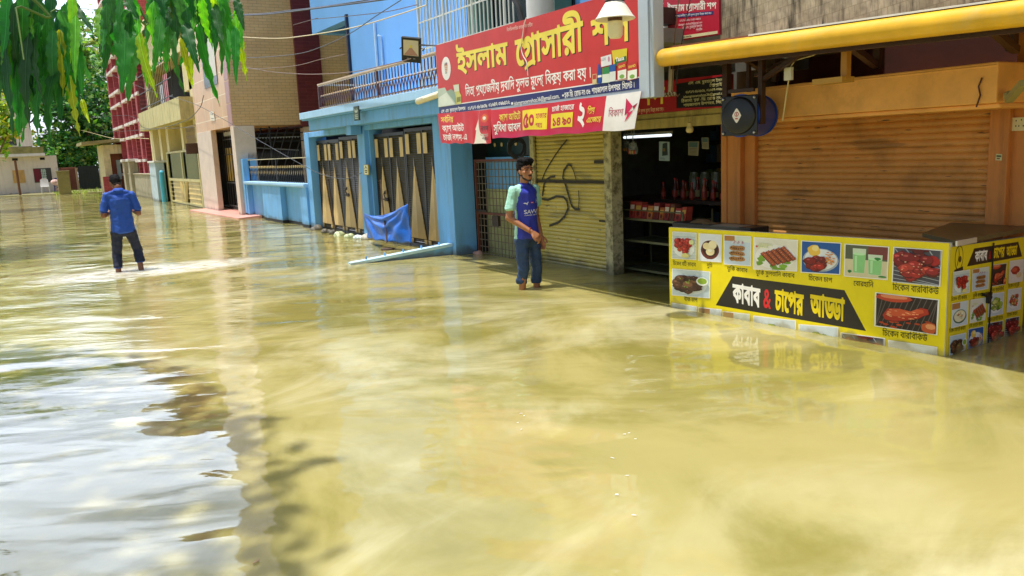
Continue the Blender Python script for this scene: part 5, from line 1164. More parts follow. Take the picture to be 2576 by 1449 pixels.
solo(r, 'inner_sign', PRINT, 'dark red and black signboard in shade over the shop mouth', 'sign')

# ------------------------------------------------------------------ kebab counter with its printed banner
K = thing('kebab_counter', (6, 4.4, GZ), 'yellow kebab counter covered in food pictures standing in the water', 'counter')
PA = at_z(1685,771); PB = at_z(2375,897); PA.z = PB.z = 0
dirx = (PB-PA).normalized(); nf = Vector((-dirx.y, dirx.x, 0)); nf = nf if nf.x < 0 else -nf
def onf(x, y, h=0): return at_p(x, y, PA+nf*h, nf)
zT0 = onf(1685,572).z; zT1 = onf(2390,612).z; LF = (PB-PA).length
PB2 = PA+dirx*LF
def ff(u, v, h):
    p = PA+dirx*(LF*u); top = zT0+(zT1-zT0)*u; z = GZ+(top-GZ)*v; return Vector((p.x, p.y, z))+nf*h
def fuv(x, y):
    p = onf(x*.3611+1646, y*.3611+536.7); u = (p-PA).dot(dirx)/LF; top = zT0+(zT1-zT0)*u; return u, (p.z-GZ)/(top-GZ)
YEL2 = C('#f2dc12')
g = MB(); back = -nf*.04
a, b_, c_, d_ = ff(0,0,-.002), ff(1,0,-.002), ff(1,1,-.002), ff(0,1,-.002); g.prism([a,b_,c_,d_], back); g.build('front_board', mat('white_edge_board', srgb('#ddd9cc'), .5), K)
r = Art(ff, .0002); r.rect(0,0,1,1,YEL2)
def blob(r, M, u, v, ru, rv, col, n=12, jit=.18):
    pts = [M(u+ru*math.cos(6.283*i/n)*(1+random.uniform(-jit,jit)), v+rv*math.sin(6.283*i/n)*(1+random.uniform(-jit,jit))) for i in range(n)]; r.poly(pts, col)
def vary(h, d=.22):
    c = np.array(C(h)); return tuple(np.clip(c*(1+random.uniform(-d, d)), 0, 1))
def pieces(r, M, n, cols, cx=.5, cy=.5, R=.3, s=.1, hl=True):
    for i in range(n):
        a = random.uniform(0, 6.283); q = R*math.sqrt(random.random()); u, v = cx+q*math.cos(a), cy+q*math.sin(a)*.9; c = vary(random.choice(cols)); s_ = s*random.uniform(.7,1.3)
        blob(r, M, u, v-.02, s_*1.08, s_*.9, tuple(np.array(c)*.42)); blob(r, M, u, v, s_, s_*.8, c)
        if hl: blob(r, M, u-s_*.2, v+s_*.25, s_*.36, s_*.2, tuple(np.clip(np.array(c)*1.9+.06, 0, 1)), 7)
def food(kind, r, M):
    R_ = lambda a, b, c, d, col: r.poly([M(a,b),M(c,b),M(c,d),M(a,d)], C(col))
    if kind == 'tikka':
        R_(0,0,1,1,'#cfd8d4'); [R_(.0,.12*k,1,.12*k+.02,'#b4c2be') for k in range(8)]; blob(r,M,.5,.42,.46,.36,C('#eceee8'),20,.02); pieces(r,M,34,['#b8281e','#c9352a','#9c2018','#d04a30'],.48,.52,.33,.10); blob(r,M,.6,.14,.16,.09,C('#e8dc8a')); blob(r,M,.86,.66,.1,.1,C('#dfe0a0'))
    elif kind == 'luchi':
        R_(0,0,1,1,'#e3e7ec'); blob(r,M,.5,.42,.42,.36,C('#6d2a1c'),24,.02); blob(r,M,.5,.46,.36,.30,C('#3a150e'),24,.02); blob(r,M,.34,.56,.17,.13,C('#f0dda6'),14,.06); blob(r,M,.62,.62,.19,.17,C('#f6e7b8'),14,.06); blob(r,M,.52,.36,.2,.16,C('#f3e0aa'),14,.06); blob(r,M,.5,.4,.1,.06,C('#fdf4d8'),10)
    elif kind == 'kofta':
        R_(0,0,1,1,'#c4d3e0'); R_(0,.82,.4,1,'#b0773e'); R_(.4,.8,1,1,'#d7dfd2')
        for k in range(3):
            for i in range(3): blob(r,M,.36+.14*i,.2+.19*k,.17,.085,vary('#a8743a')); 
            for i in range(7): blob(r,M,.28+.07*i,.2+.19*k+random.uniform(-.03,.03),.022,.035,vary('#5a2c14'),7)
        for k in range(6): r.line([M(.3+.08*k,.74),M(.36+.07*k,.84),M(.44+.06*k,.76)],.004,C('#b6889a' if k % 2 else '#e9e0e4'))
    elif kind == 'seekh':
        R_(0,0,1,1,'#e8e4d2'); blob(r,M,.5,.42,.48,.4,C('#f3f1ea'),24,.02)
        for i in range(16): blob(r,M,.12+.05*i,.3+.25*math.sin(i*.5)-.1,.09,.07,vary('#7fae34'),9,.35)
        for k in range(5):
            x0 = .16+.12*k; pts = [(x0,.52-.0*k),(x0+.08,.58),(x0+.38,.18),(x0+.30,.12)]; pts = [(a,b+.12*k/2.2) for a, b in pts]; r.poly([M(a-.012,b-.02) for a, b in pts],C('#4a1c10')); r.poly([M(*p_) for p_ in pts],vary('#a4492a')); 
            for q in range(7): t = q/7; blob(r,M,x0+.06+.28*t,.53-.38*t+.12*k/2.2,.02,.018,vary('#c98052'),6)
        for k in range(5): r.line([M(.08+.06*k,.7),M(.14+.05*k,.86),M(.26+.05*k,.78)],.004,C('#d9dfae'))
        blob(r,M,.07,.74,.025,.03,C('#c2362a'))
    elif kind == 'chaap':
        R_(0,0,1,1,'#1d57a0'); blob(r,M,.5,.42,.47,.38,C('#a9b3bc'),26,.01); blob(r,M,.5,.44,.43,.34,C('#e6eaec'),26,.01); blob(r,M,.32,.72,.17,.2,C('#efc24e'),14,.15); blob(r,M,.36,.8,.1,.1,C('#f8df8c'),9,.15); pieces(r,M,22,['#8c1c18','#a4241c','#6e1410'],.42,.36,.26,.11)
        for i in range(26): blob(r,M,.78+random.uniform(-.12,.1),.5+random.uniform(-.22,.2),.035,.02,vary('#d98a3a'),6)
    elif kind == 'drink':
        R_(0,0,1,1,'#d9cfa8'); R_(0,.55,1,1,'#5a5f48'); R_(.55,.6,1,1,'#7a3a34')
        for (x, w_, h_, b0) in ((.34,.16,.78,.12),(.72,.17,.64,.10)):
            r.poly([M(x-w_*.85,b0),M(x+w_*.85,b0),M(x+w_,b0+h_),M(x-w_,b0+h_)],C('#cfe0c4')); r.poly([M(x-w_*.82,b0+.01),M(x+w_*.82,b0+.01),M(x+w_*.94,b0+h_*.78),M(x-w_*.94,b0+h_*.78)],C('#8fcf86')); r.poly([M(x-w_*.6,b0+.05),M(x-w_*.3,b0+.05),M(x-w_*.3,b0+h_*.7),M(x-w_*.65,b0+h_*.7)],C('#b8e6ae')); blob(r,M,x,b0+h_*.78,w_*.94,.04,C('#c2ecb8'),16,.01)
        blob(r,M,.78,.62,.09,.05,C('#2f8a3a'),8,.3); blob(r,M,.12,.16,.05,.05,C('#2f7a34')); blob(r,M,.9,.06,.1,.03,C('#3f8a3a'))
    elif kind == 'bbq':
        R_(0,0,1,1,'#4c4a55')
        for k in range(9): r.line([M(0,.5-.12*k+.2),M(1,-.1-.12*k+.6)],.0035,C('#b6bac2')); 
        for k in range(5): r.line([M(.0+.25*k,1),M(.3+.25*k,.55)],.0035,C('#a2a6b0'))
        pieces(r,M,20,['#7c1418','#a01c1e','#6a1014'],.5,.78,.40,.14); pieces(r,M,14,['#9c2420','#c04030','#7a1616'],.38,.36,.22,.13); pieces(r,M,8,['#8c1c1c','#b03428'],.86,.42,.1,.11)
        for i in range(14): blob(r,M,random.uniform(.2,.7),random.uniform(.22,.85),.02,.015,C('#e6b89a'),6)
    elif kind == 'beef':
        R_(0,0,1,1,'#c6d4d6'); blob(r,M,.48,.42,.46,.36,C('#e6ece8'),22,.02); pieces(r,M,34,['#5a3620','#6c4428','#4a2a18','#7c5232'],.42,.5,.33,.12); blob(r,M,.84,.62,.16,.17,C('#e9ede2'),18,.02); blob(r,M,.84,.63,.125,.12,C('#8fae2e'),16,.02)
        for i in range(8): blob(r,M,random.uniform(.2,.6),random.uniform(.3,.75),.022,.018,C('#7fae3a'),6)
    elif kind == 'grill':
        R_(0,0,1,1,'#2a1a16')
        for k in range(12): r.line([M(.09*k-.1,0),M(.09*k+.12,1)],.0025,C('#5d5350'))
        for i in range(16): blob(r,M,random.random()*.9+.05,random.random()*.35+.02,.05,.03,vary('#b8401a'),7)
        blob(r,M,.3,.92,.3,.12,C('#c4442a'),16,.1); blob(r,M,.3,.95,.24,.06,C('#e08a5a'),14,.1)
        pts = [(.12,.36),(.2,.58),(.4,.62),(.62,.56),(.74,.72),(.86,.70),(.88,.56),(.8,.5),(.72,.40),(.5,.28),(.3,.22),(.16,.24)]
        r.poly([M(a,b-.02) for a, b in pts],C('#5e120e')); r.poly([M(*p_) for p_ in pts],C('#b02e1c')); r.poly([M(a*.82+.08,b*.6+.24) for a, b in pts],C('#cf5632'))
        for i in range(26): blob(r,M,random.uniform(.2,.7),random.uniform(.34,.56),.03,.014,vary('#f0a070'),6)
        blob(r,M,.9,.16,.14,.16,C('#c4562e'),12,.1); blob(r,M,.92,.2,.09,.08,C('#e89a64'),9,.1)
    elif kind == 'salad':
        R_(0,0,1,1,'#cfd9dc'); blob(r,M,.5,.45,.42,.36,C('#f1f1ea'),20,.02); pieces(r,M,26,['#8fae2e','#a8c23e','#6f9a2a','#cfd27a'],.5,.5,.3,.1,False)
    elif kind == 'strips':
        R_(0,0,1,1,'#dfe2dc'); blob(r,M,.5,.45,.42,.36,C('#f3f1ea'),20,.02); pieces(r,M,24,['#c79a5a','#a8743a','#b8442e','#d8b878'],.5,.5,.3,.08)
    elif kind == 'leg':
        R_(0,0,1,1,'#e8e2da'); blob(r,M,.45,.55,.33,.2,C('#a42a22'),14,.1); blob(r,M,.38,.58,.2,.1,C('#cf5a44'),12,.1); blob(r,M,.72,.3,.18,.14,C('#e3cfa0'),12,.2)
    elif kind == 'rice':
        R_(0,0,1,1,'#d3dde2'); R_(0,.75,.5,1,'#b07a44'); blob(r,M,.5,.4,.42,.3,C('#4a6a4a'),20,.02); blob(r,M,.5,.42,.36,.25,C('#e9dfc0'),18,.04); pieces(r,M,14,['#e3d3a0','#c98a5a','#efe6c8'],.5,.44,.22,.06,False)
def quadmap(c):
    (a, b, d, e) = c
    def M(u, v): return (a[0]*(1-u)*(1-v)+b[0]*u*(1-v)+d[0]*u*v+e[0]*(1-u)*v, a[1]*(1-u)*(1-v)+b[1]*u*(1-v)+d[1]*u*v+e[1]*(1-u)*v)
    return M
# black title panel
tp = [fuv(*q) for q in ((428,640),(1475,820),(1325,535),(545,437))]; r.poly(tp, C('#2a241c'))
def tline(r, m, txt, p0, p1, ph, col, bold=.03):
    u0, v0 = m(*p0); u1, v1 = m(*p1); _, vh = m(*ph); r.text(txt, u0, v0, u1, vh, col, bold, slope=(v1-v0)/(u1-u0))
tline(r, fuv, 'কাবাব', (545,612), (738,652), (545,497), C('#f7f4ee'), .045); tline(r, fuv, '&', (760,650), (812,665), (760,520), C('#d8232e'), .02); tline(r, fuv, 'চাপের', (838,668), (1040,708), (838,540), C('#f2d714'), .045); tline(r, fuv, 'আড্ডা', (1085,702), (1325,748), (1085,570), C('#f2d714'), .045)
caps = [('চিকেন বটি কাবাব',(130,360),(290,372),(130,335)),('লুচি',(367,372),(405,376),(367,350)),('তুর্কি কাবাব',(508,395),(650,412),(508,370)),('তুর্কি সুলতানি কাবাব',(708,425),(978,450),(708,398)),('চিকেন চাপ',(1075,465),(1240,482),(1075,435)),('বোরহানি',(1388,502),(1528,516),(1388,470)),('চিকেন বারবিকিউ',(1660,532),(1982,565),(1660,492)),('বীফ চাপ',(208,608),(302,618),(208,583)),('চিকেন বারবিকিউ',(1590,850),(1902,890),(1590,812))]
for t, a, b_, c_ in caps: tline(r, fuv, t, a, b_, c_, C('#1a1608'), .004)
r.build('front_print', PRINT, K)
def picture(kind, cs, m, fn, d=.0125, name='food_picture'):
    q = [m(*p_) for p_ in cs]; rr = Art(fn, .00012); rr.k = 40; M = quadmap(q)
    rr.poly(q, C('#f4f2ea')); e = .025; Mi = lambda u, v: M(e+(1-2*e)*u, e+(1-2*e)*v)
    def Mc(u, v): return Mi(min(1, max(0, u)), min(1, max(0, v)))
    random.seed(hash(kind) % 1000 if False else sum(map(ord, kind))); food(kind, rr, Mc); o = rr.build(name, PRINT, K); return o
fr = [('tikka',((123,315),(295,325),(297,135),(128,125))),('luchi',((310,330),(470,342),(473,148),(312,138))),('kofta',((487,355),(675,368),(678,160),(487,148))),('seekh',((690,390),(998,405),(1005,185),(695,165))),('chaap',((1022,412),(1298,428),(1308,205),(1025,188))),('drink',((1322,438),(1628,465),(1640,232),(1328,210))),('bbq',((1655,478),(1995,512),(2010,255),(1668,232))),('beef',((123,570),(390,592),(393,405),(125,383))),('grill',((1535,785),(1975,850),(1990,600),(1540,548)))]
for k_, cs in fr: picture(k_, cs, fuv, ff)
for k_, (a, b_, y0, y1) in (('tikka',(123,298,620,648)),('rice',(310,470,652,668)),('kofta',(478,668,680,700)),('salad',(690,990,710,745)),('salad',(1008,1285,770,792)),('bbq',(1300,1610,828,868)),('strips',(1630,1975,880,930))):
    s_ = (y1-y0); picture(k_, ((a,y0+240),(b_,y1+240),(b_,y1),(a,y0)), fuv, ff)
# side cabinet facing the pavement
QA = PB+Vector((.012,-.002,0)); QB = at_z(2575,831.5); QB.z = 0; ds = (QB-QA).normalized(); ns = Vector((ds.y,-ds.x,0)); ns = ns if ns.y < 0 else -ns; LS = 1.10
def ons(x, y): return at_p(x, y, QA, ns)
zS0 = ons(2391.6,621.6).z; zS1 = ons(2559.6,599.9).z
def sf(u, v, h): p = QA+ds*(LS*u); top = zS0+(zS1-zS0)*u; return Vector((p.x,p.y,GZ+(top-GZ)*v))+ns*h
def suv(x, y): p = ons(x*.3611+1646, y*.3611+536.7); u = (p-QA).dot(ds)/LS; top = zS0+(zS1-zS0)*u; return u, (p.z-GZ)/(top-GZ)
g = MB(); a, b_, c_, d_ = sf(0,0,-.002), sf(1,0,-.002), sf(1,1,-.002), sf(0,1,-.002); g.prism([a,b_,c_,d_], -ns*.04); g.build('side_board', MATS['white_edge_board'], K)
r = Art(sf, .0002); r.rect(0,0,1,1,C('#e9d21e')); r.poly([suv(*q) for q in ((2178,370),(2562,300),(2535,198),(2228,245))], C('#2a241c'))
tline(r, suv, 'কাবাব', (2232,335), (2318,322), (2232,272), C('#f7f4ee'), .04); tline(r, suv, '&', (2328,318), (2345,314), (2328,265), C('#b0202a'), .03); tline(r, suv, 'চাপের', (2360,312), (2438,300), (2360,248), C('#f2d714'), .04); tline(r, suv, 'আড্ডা', (2450,298), (2525,286), (2450,238), C('#f2d714'), .04)
u, v = suv(2122,310); r.disc(u, v, .05, .085, C('#5a4a10'), 20); r.disc(u, v, .044, .075, C('#e9d21e'), 20); r.line([(u-.02,v-.05),(u+.0,v+.02),(u-.01,v+.07)],.008,C('#5a4a10')); r.disc(u+.012,v-.01,.018,.022,C('#5a4a10'),10); r.poly([(u-.055,v-.1),(u+.055,v-.085),(u+.05,v-.06),(u-.05,v-.075)],C('#2a241c'))
for t, a, b_, c_ in (('চিকেন বটি কাবাব',(2066,612),(2175,594),(2066,588)),('তুর্কি কাবাব',(2218,586),(2290,576),(2218,562)),('চিকেন বারবিকিউ',(2335,552),(2432,536),(2335,528)),('চিকেন তান্দুরী',(2462,518),(2540,505),(2462,496)),('চিকেন মালাই কাবাব',(2052,832),(2165,808),(2052,808)),('তুর্কি সুলতানি কাবাব',(2188,800),(2285,778),(2188,776)),('চিকেন রেশমী কাবাব',(2318,758),(2425,736),(2318,734)),('চিকেন কাবাব',(2455,720),(2525,705),(2455,698))): tline(r, suv, t, a, b_, c_, C('#2a2410'), .0)
r.build('side_print', PRINT, K)
for k_, cs in (('tikka',((2072,575),(2190,552),(2195,390),(2078,408))),('kofta',((2207,545),(2322,525),(2328,370),(2212,388))),('grill',((2338,512),(2440,495),(2450,345),(2345,360))),('leg',((2462,488),(2560,472),(2570,318),(2470,332))),('rice',((2062,800),(2178,772),(2184,605),(2068,628))),('seekh',((2192,765),(2300,742),(2308,585),(2198,602))),('salad',((2318,722),(2425,700),(2434,545),(2325,562))),('strips',((2450,690),(2545,668),(2555,515),(2458,530))),('beef',((2048,1010),(2158,985),(2168,830),(2052,855))),('chaap',((2178,950),(2285,925),(2292,785),(2184,805))),('bbq',((2308,915),(2415,890),(2424,745),(2315,765))),('bbq',((2432,870),(2528,850),(2538,715),(2440,735)))):
    picture(k_, cs, suv, sf)
u = suv(2340,500)[0]; g = MB(); a = sf(u-.005,0,.006); b_ = sf(u+.005,0,.006); g.prism([a, b_, sf(u+.005,.99,.006), sf(u-.005,.99,.006)], ns*.006); g.build('door_gap', BLACKB, K)
a = sf(*suv(2300,560), .02); g = MB(); g.obox(a, ds*.05, Vector((0,0,.010)), ns*.012); g.obox(a-ds*-.02+Vector((0,0,-.03)), ds*.010, Vector((0,0,.04)), ns*.012); g.tube([a+ds*.045+Vector((0,0,.0)), a+ds*.065+Vector((0,0,-.03)), a+ds*.045+Vector((0,0,-.055)), a+ds*.03+Vector((0,0,-.03))], .007, 6); g.build('door_latch', mat('black_latch', (.01,.01,.01), .4), K)
g = MB(); base = sf(0,1,0); 
for k, (p0, p1, zz_) in enumerate((((-.01),1.25,.018),)):
    a = QA+ds*(.02)+ns*.03; b_ = QA+ds*1.12+ns*.03; c_ = b_-ns*.62; d_ = a-ns*.42+ds*.32
    zt_ = max(zS0, zS1)+.012
    g.prism([Vector((q.x,q.y,zt_+.03)) for q in (a,b_,c_,d_)], (0,0,-.03))
g.build('stone_top', mat('dark_stone_top', srgb('#5f5638'), .35, var=.3, scale=8, dirt=.4), K)
a = QA+ds*.015+ns*.036; b_ = QA+ds*.26+ns*.036; g = MB(); g.obox((a+b_)/2+Vector((0,0,zt_+.014)), ds*.13, ns*.006, Vector((0,0,.018))); g.build('edge_strip', mat('alu_strip', srgb('#d9d4c4'), .3, metal=.4), K)
g = MB(); a = PA-nf*.05+dirx*.03; b_ = PB-nf*.05-dirx*.06; g.prism([Vector((a.x,a.y,.15)), Vector((b_.x,b_.y,.15)), Vector((b_.x+.45,b_.y,.15)), Vector((a.x+.45,a.y,.15))], (0,0,.03)); g.build('inner_shelf', mat('dark_table', (.05,.03,.02), .5), K)
# bench and sacking just behind
g = MB(); a = at_x(1700,585,5.85); b_ = at_x(1898,558,5.85); g.box(5.8, 6.05, b_.y, a.y, .30, .735); solo(g, 'chest_freezer', mat('dark_metal_box', (.02,.02,.018), .4), 'dark metal box behind the left end of the counter', 'box', bev=.01)
g = MB(); c = at_x(1772,572,5.9)
for i in range(6): g.sphere((c.x+random.uniform(-.05,.05), c.y+random.uniform(-.1,.1), c.z-.01+.012*i), (.09,.10,.035), 10, 6)
solo(g, 'sacking', mat('brown_sacking', srgb('#6b5636'), .9, var=.3), 'crumpled brown sacking lying on the dark box', 'sack', smooth=True)
# ------------------------------------------------------------------ overhead wires
def z3(x, y): return (x/4+429.3, y/4)
def z1(x, y): return (x/4, y/4)
def smooth_path(P, k=6):
    P = [Vector(p) for p in P]; P = [2*P[0]-P[1]]+P+[2*P[-1]-P[-2]]; out = []
    for i in range(1, len(P)-2):
        for j in range(k):
            t = j/k; a, b, c, d = P[i-1:i+3]; out.append(.5*((2*b)+(c-a)*t+(2*a-5*b+4*c-d)*t*t+(3*b-a-3*c+d)*t**3))
    return out+[P[-2]]
BKW = mat('black_wire', (.015,.015,.016), .5); PLW = mat('pale_wire', srgb('#c9b88a'), .5); BRW = mat('brown_wire', srgb('#6a4a30'), .5)
def wire(pts, X, r, m_, label):
    P = smooth_path([at_x(px, py, X) for px, py in pts]); g = MB(); g.tube(P, r, 5); solo(g, 'overhead_wire', m_, label, 'wire', 'wires strung along the housefronts', smooth=True)
wire([z3(*p) for p in ((560,158),(900,148),(1210,117),(1480,82),(2100,2),(2500,-60))], 5.0, .014, BKW, 'thick black wire crossing the tan tiles near the top')
wire([z3(*p) for p in ((560,150),(900,138),(1210,104),(1480,74),(1800,28),(2000,-4))], 5.02, .010, BKW, 'black wire just above the thickest wire on the tan tiles')
wire([z3(*p) for p in ((700,372),(980,386),(1230,376),(1800,286),(2300,145),(2576,50))], 4.95, .009, PLW, 'pale wire sagging across the tan tiles and red stripe')
wire([z3(*p) for p in ((560,560),(800,580),(1240,548),(1500,478),(1800,340),(2060,165),(2320,0))], 4.9, .007, BKW, 'thin dark wire rising steeply across the blue upper wall')
wire([z3(*p) for p in ((1230,252),(1470,186),(1480,190),(2100,128),(2480,48))], 5.05, .006, BRW, 'thin wire from the red stripe to the window bars')
wire([z3(*p) for p in ((720,670),(1000,720),(1250,742),(1500,746),(1840,722),(2300,622),(2420,590))], 4.85, .007, BRW, 'brown wire sagging low before the balcony to the floodlight')
wire([z3(*p) for p in ((560,682),(900,690),(1260,660),(1500,600),(1760,546))], 5.1, .006, BRW, 'fine wire crossing the tan tiles above the sagging brown one')
wire([z1(*p) for p in ((700,560),(1050,720),(1450,890),(1900,1025),(2230,1190),(2576,1395),(3100,1690),(3300,1770),(3480,1800),(3640,1740))], 5.15, .007, BKW, 'long dark wire falling from the trees past the tiled block')
wire([z1(*p) for p in ((560,1268),(820,1312),(1120,1388),(1350,1390),(1500,1395))], 4.6, .012, PLW, 'pale wire before the trees left of the red brick building')
wire([z1(*p) for p in ((560,1300),(860,1330),(1450,1305),(1820,1232),(2000,1100),(2050,960))], 4.9, .010, BKW, 'dark wire looping to the pale yellow balcony')
wire([z1(*p) for p in ((560,1180),(900,1180),(1300,1165),(1460,1290),(1960,1280))], 5.0, .008, BKW, 'thin wire across the red brick fins')
wire([z1(*p) for p in ((400,20),(560,60),(800,82),(1000,96),(1300,100))], 4.2, .020, BKW, 'bundle of black cable behind the hanging leaves')
wire([z1(*p) for p in ((2250,20),(2576,-20))], 4.6, .008, BRW, 'short brown wire at the top above the tan tiles')
wire([z1(*p) for p in ((640,460),(1010,190),(1050,160))], 4.4, .008, PLW, 'pale wire before the palm trunk')
g = MB(); P = smooth_path([at_x(1296,0,5.3), at_x(1306,20,5.3), at_x(1313,44,5.3), at_x(1318,62,5.3)]); g.tube(P, .03, 6); g.tube([p+Vector((.0,.05,.02)) for p in P], .02, 6); solo(g, 'cable_bundle', BKW, 'thick black cable bundle beside the white column', 'cable', smooth=True)
g = MB(); pp = [(1324,44),(1318,62),(1316,80),(1312,105),(1311,122),(1316,140),(1325,158),(1328,190)]; g.tube(smooth_path([at_x(x, y, XSG-.015) for x, y in pp]), .005, 5); solo(g, 'sign_wire', mat('white_wire', (.75,.74,.72), .5), 'thin white wire trailing down the big red sign', 'wire', smooth=True)
# rope-tied pole end by the little sign
g = MB(); a = at_x(1690,150,5.2); b_ = at_x(1686,235,5.2); g.tube([a, b_], .022, 8, 0); g.obox(at_x(1678,238,5.2), Vector((0,.10,0)), Vector((.02,0,0)), Vector((0,0,.016)), 0)
for k in range(5): g.tube([at_x(1668+8*k,232,5.17), at_x(1672+8*k,243,5.15), at_x(1678+8*k,236,5.17)], .005, 4, 1)
solo(g, 'bamboo_stay', [mat('whitewashed_bamboo', srgb('#c4b7a0'), .7, var=.2), BRW], 'short whitewashed pole tied with wire below the little red sign', 'pole')
for k, (p0, p1, m_, lb) in enumerate((((1708,-10),(1690,232),BRW,'brown wire slanting across the little red sign'),((1738,-10),(1700,215),BKW,'black wire slanting before the little red sign'))):
    g = MB(); g.tube(smooth_path([at_x(*p0,5.1), at_x((p0[0]+p1[0])/2-3,(p0[1]+p1[1])/2,5.1), at_x(*p1,5.1)]), .005, 5); solo(g, 'stay_wire', m_, lb, 'wire')
# floodlight, long tube lamp under the sign corner
c = at_x(1035,125,4.95); Fl = thing('floodlight', (c.x, c.y, c.z-.15), 'square black floodlight on an arm before the balcony', 'lamp')
fx_ = Vector((-.62,-.70,-.36)).normalized(); sx = Vector((0,0,1)).cross(fx_).normalized(); sy = fx_.cross(sx); roll_ = rad(-9); sx, sy = sx*math.cos(roll_)+sy*math.sin(roll_), sy*math.cos(roll_)-sx*math.sin(roll_)
g = MB(); g.obox(c, sx*.135, sy*.17, fx_*.025)
for k in range(7): g.obox(c-fx_*.045+sx*(-.09+.03*k), sx*.004, sy*.13, fx_*.02)
g.build('housing', mat('black_casting', (.012,.012,.012), .4), Fl, bev=.008)
g = MB(); g.obox(c+fx_*.026+sy*.03, sx*.105, sy*.105, fx_*.002); gl = g.build('glass', mat('reflector_glass', srgb('#d6c8aa'), .12, var=.06), Fl)
g = MB(); g.obox(c+fx_*.030+sy*.05, sx*.018, sy*.018, fx_*.002); g.build('diode', mat('diode_yellow', srgb('#e3cf5a'), .3), gl)
g = MB(); o_ = c+fx_*.029+sy*.03; g.add([o_-sx*.1-sy*.1, o_+sx*.1-sy*.1, o_+sy*.02], [(0,1,2)]); g.build('reflector', mat('pink_reflector', srgb('#b88a78'), .25), gl)
g = MB()
for s_ in (-1,1): g.obox(c+fx_*.026-sy*.115+sx*.045*s_, sx*.015, sy*.006, fx_*.0015)
g.build('printed_mark', mat('grey_print', (.25,.25,.25), .5), Fl)
g = MB(); g.tube([c+sx*.16, c+sx*.16-fx_*.1, c-sx*.16-fx_*.1, c-sx*.16], .010, 6); g.tube([c-fx_*.1, c-fx_*.1+Vector((.0,-.15,.02)), at_x(1100,115,5.0)], .012, 6); g.build('bracket', IRON, Fl)
a = at_x(1052,255,5.0); b_ = at_x(1108,236,5.0)
g = MB(); g.tube([a, b_], .045, 12); g.sphere(a, .045, 10, 6); solo(g, 'tube_lamp', mat('cream_lamp', srgb('#e9dcb4'), .35, var=.05), 'cream tube lamp under the left corner of the big red sign', 'lamp', smooth=True)
for k, (x0, x1, yy) in enumerate(((1332,1362,82),(1360,1400,75))):
    a = at_x(x0, yy, 5.6); b_ = at_x(x1, yy-6, 5.6); g = MB(); vs = []
    for i in range(7):
        t = i/6; p = a.lerp(b_, t); vs += [p+Vector((.02*math.sin(i*2.1),0,.03)), p+Vector((.03*math.cos(i*1.7),0,-.10))]
    g.add(vs, [(2*i, 2*i+1, 2*i+3, 2*i+2) for i in range(6)]); o = solo(g, 'cloth', mat('teal_cloth', srgb('#3f9a96'), .8), ('teal cloth tied to the window bars above the big sign', 'pale teal scarf knotted beside the teal cloth')[k], 'cloth'); o.modifiers.new('s', 'SOLIDIFY').thickness = .008

# ------------------------------------------------------------------ tarp and props before the gates
X = 5.30
cs = [at_x(923,598,X), at_x(1034,612,X), at_x(1024,513,X), at_x(914,537,X)]
ft = bilin(cs); NU, NV = 34, 26; vs = []
for j in range(NV+1):
    for i in range(NU+1):
        u, v = i/NU, j/NV; p = ft(u, v, 0); 
        dc = min(math.hypot(u, 1-v), math.hypot(1-u, 1-v)); k_ = math.sin(math.atan2(1-v+.02, min(u, 1-u)+.02)*14)*.022*min(1, dc*2.2)
        p.x += -.06*math.sin(math.pi*u)*(1-v*.3)+k_+.012*math.sin(u*19+v*7); p.z += -.10*math.sin(math.pi*u)*v-.012*math.sin(u*25)*(1-v); p.y += .01*math.sin(v*18)
        vs.append(p)
g = MB(); g.add(vs, [(j*(NU+1)+i, j*(NU+1)+i+1, (j+1)*(NU+1)+i+1, (j+1)*(NU+1)+i) for j in range(NV) for i in range(NU)])
tm = mat('blue_polythene', srgb('#1462c8'), .34, var=.14, scale=8, bump=.5, bscale=22, spec=.4)
o = solo(g, 'plastic_tarp', tm, 'shiny blue plastic sheet hung between sticks before the gates', 'tarpaulin', smooth=True, ang=80); o.modifiers.new('s', 'SOLIDIFY').thickness = .004
def rod(p0, p1, X0, X1, label, base=False):
    a = at_x(*p0, X0); b_ = at_x(*p1, X1); g = MB(); g.tube([a+Vector((.0,.03,-.02)), a, (a+b_)/2+Vector((-.006,0,0)), b_], .013, 7)
    if base: g.lathe((b_.x, b_.y, -.01), [(.0,0),(.11,0),(.11,.03),(.10,.035),(.0,.035)], 16)
    solo(g, 'prop_stick', mat('dark_stick', srgb('#4a3426'), .7, var=.2), label, 'stick', smooth=True)
rod((827,450),(844,584),5.55,5.5,'thin dark stick leaning on the far black gate'); rod((957,453),(974,611),5.40,5.2,'dark stick standing through the blue plastic sheet', True)
STONE = mat('wet_stone', srgb('#6b6558'), .6, var=.35, scale=9, bump=.5)
def lump(px, py, r, name, m_, label, cat, grp=None, n=3):
    c = at_z(px, py, 0); g = MB()
    for i in range(n): g.sphere((c.x+random.uniform(-.5,.5)*r, c.y+random.uniform(-.6,.6)*r, random.uniform(-.1,.25)*r), (r*random.uniform(.5,.9), r*random.uniform(.6,1), r*random.uniform(.4,.7)), 9, 6)
    o = solo(g, name, m_, label, cat, grp, smooth=True); d = o.modifiers.new('d', 'DISPLACE'); t = bpy.data.textures.new('lump', 'CLOUDS'); t.noise_scale = .05; d.texture = t; d.strength = .03
lump(642,541,.13,'stone',STONE,'grey stones at the foot of the blue fence post','stone'); lump(653,547,.10,'cloth_scrap',mat('pale_rag', srgb('#cfc3ae'), .9),'pale rag beside the stones under the blue fence','rag')
lump(794,578,.14,'stone',STONE,'dark wet stone at the corner of the far gate','stone'); lump(822,586,.11,'stone',STONE,'flat grey stone in front of the far black gate','stone'); lump(838,588,.11,'stone',STONE,'flat stone in front of the leaning stick','stone')
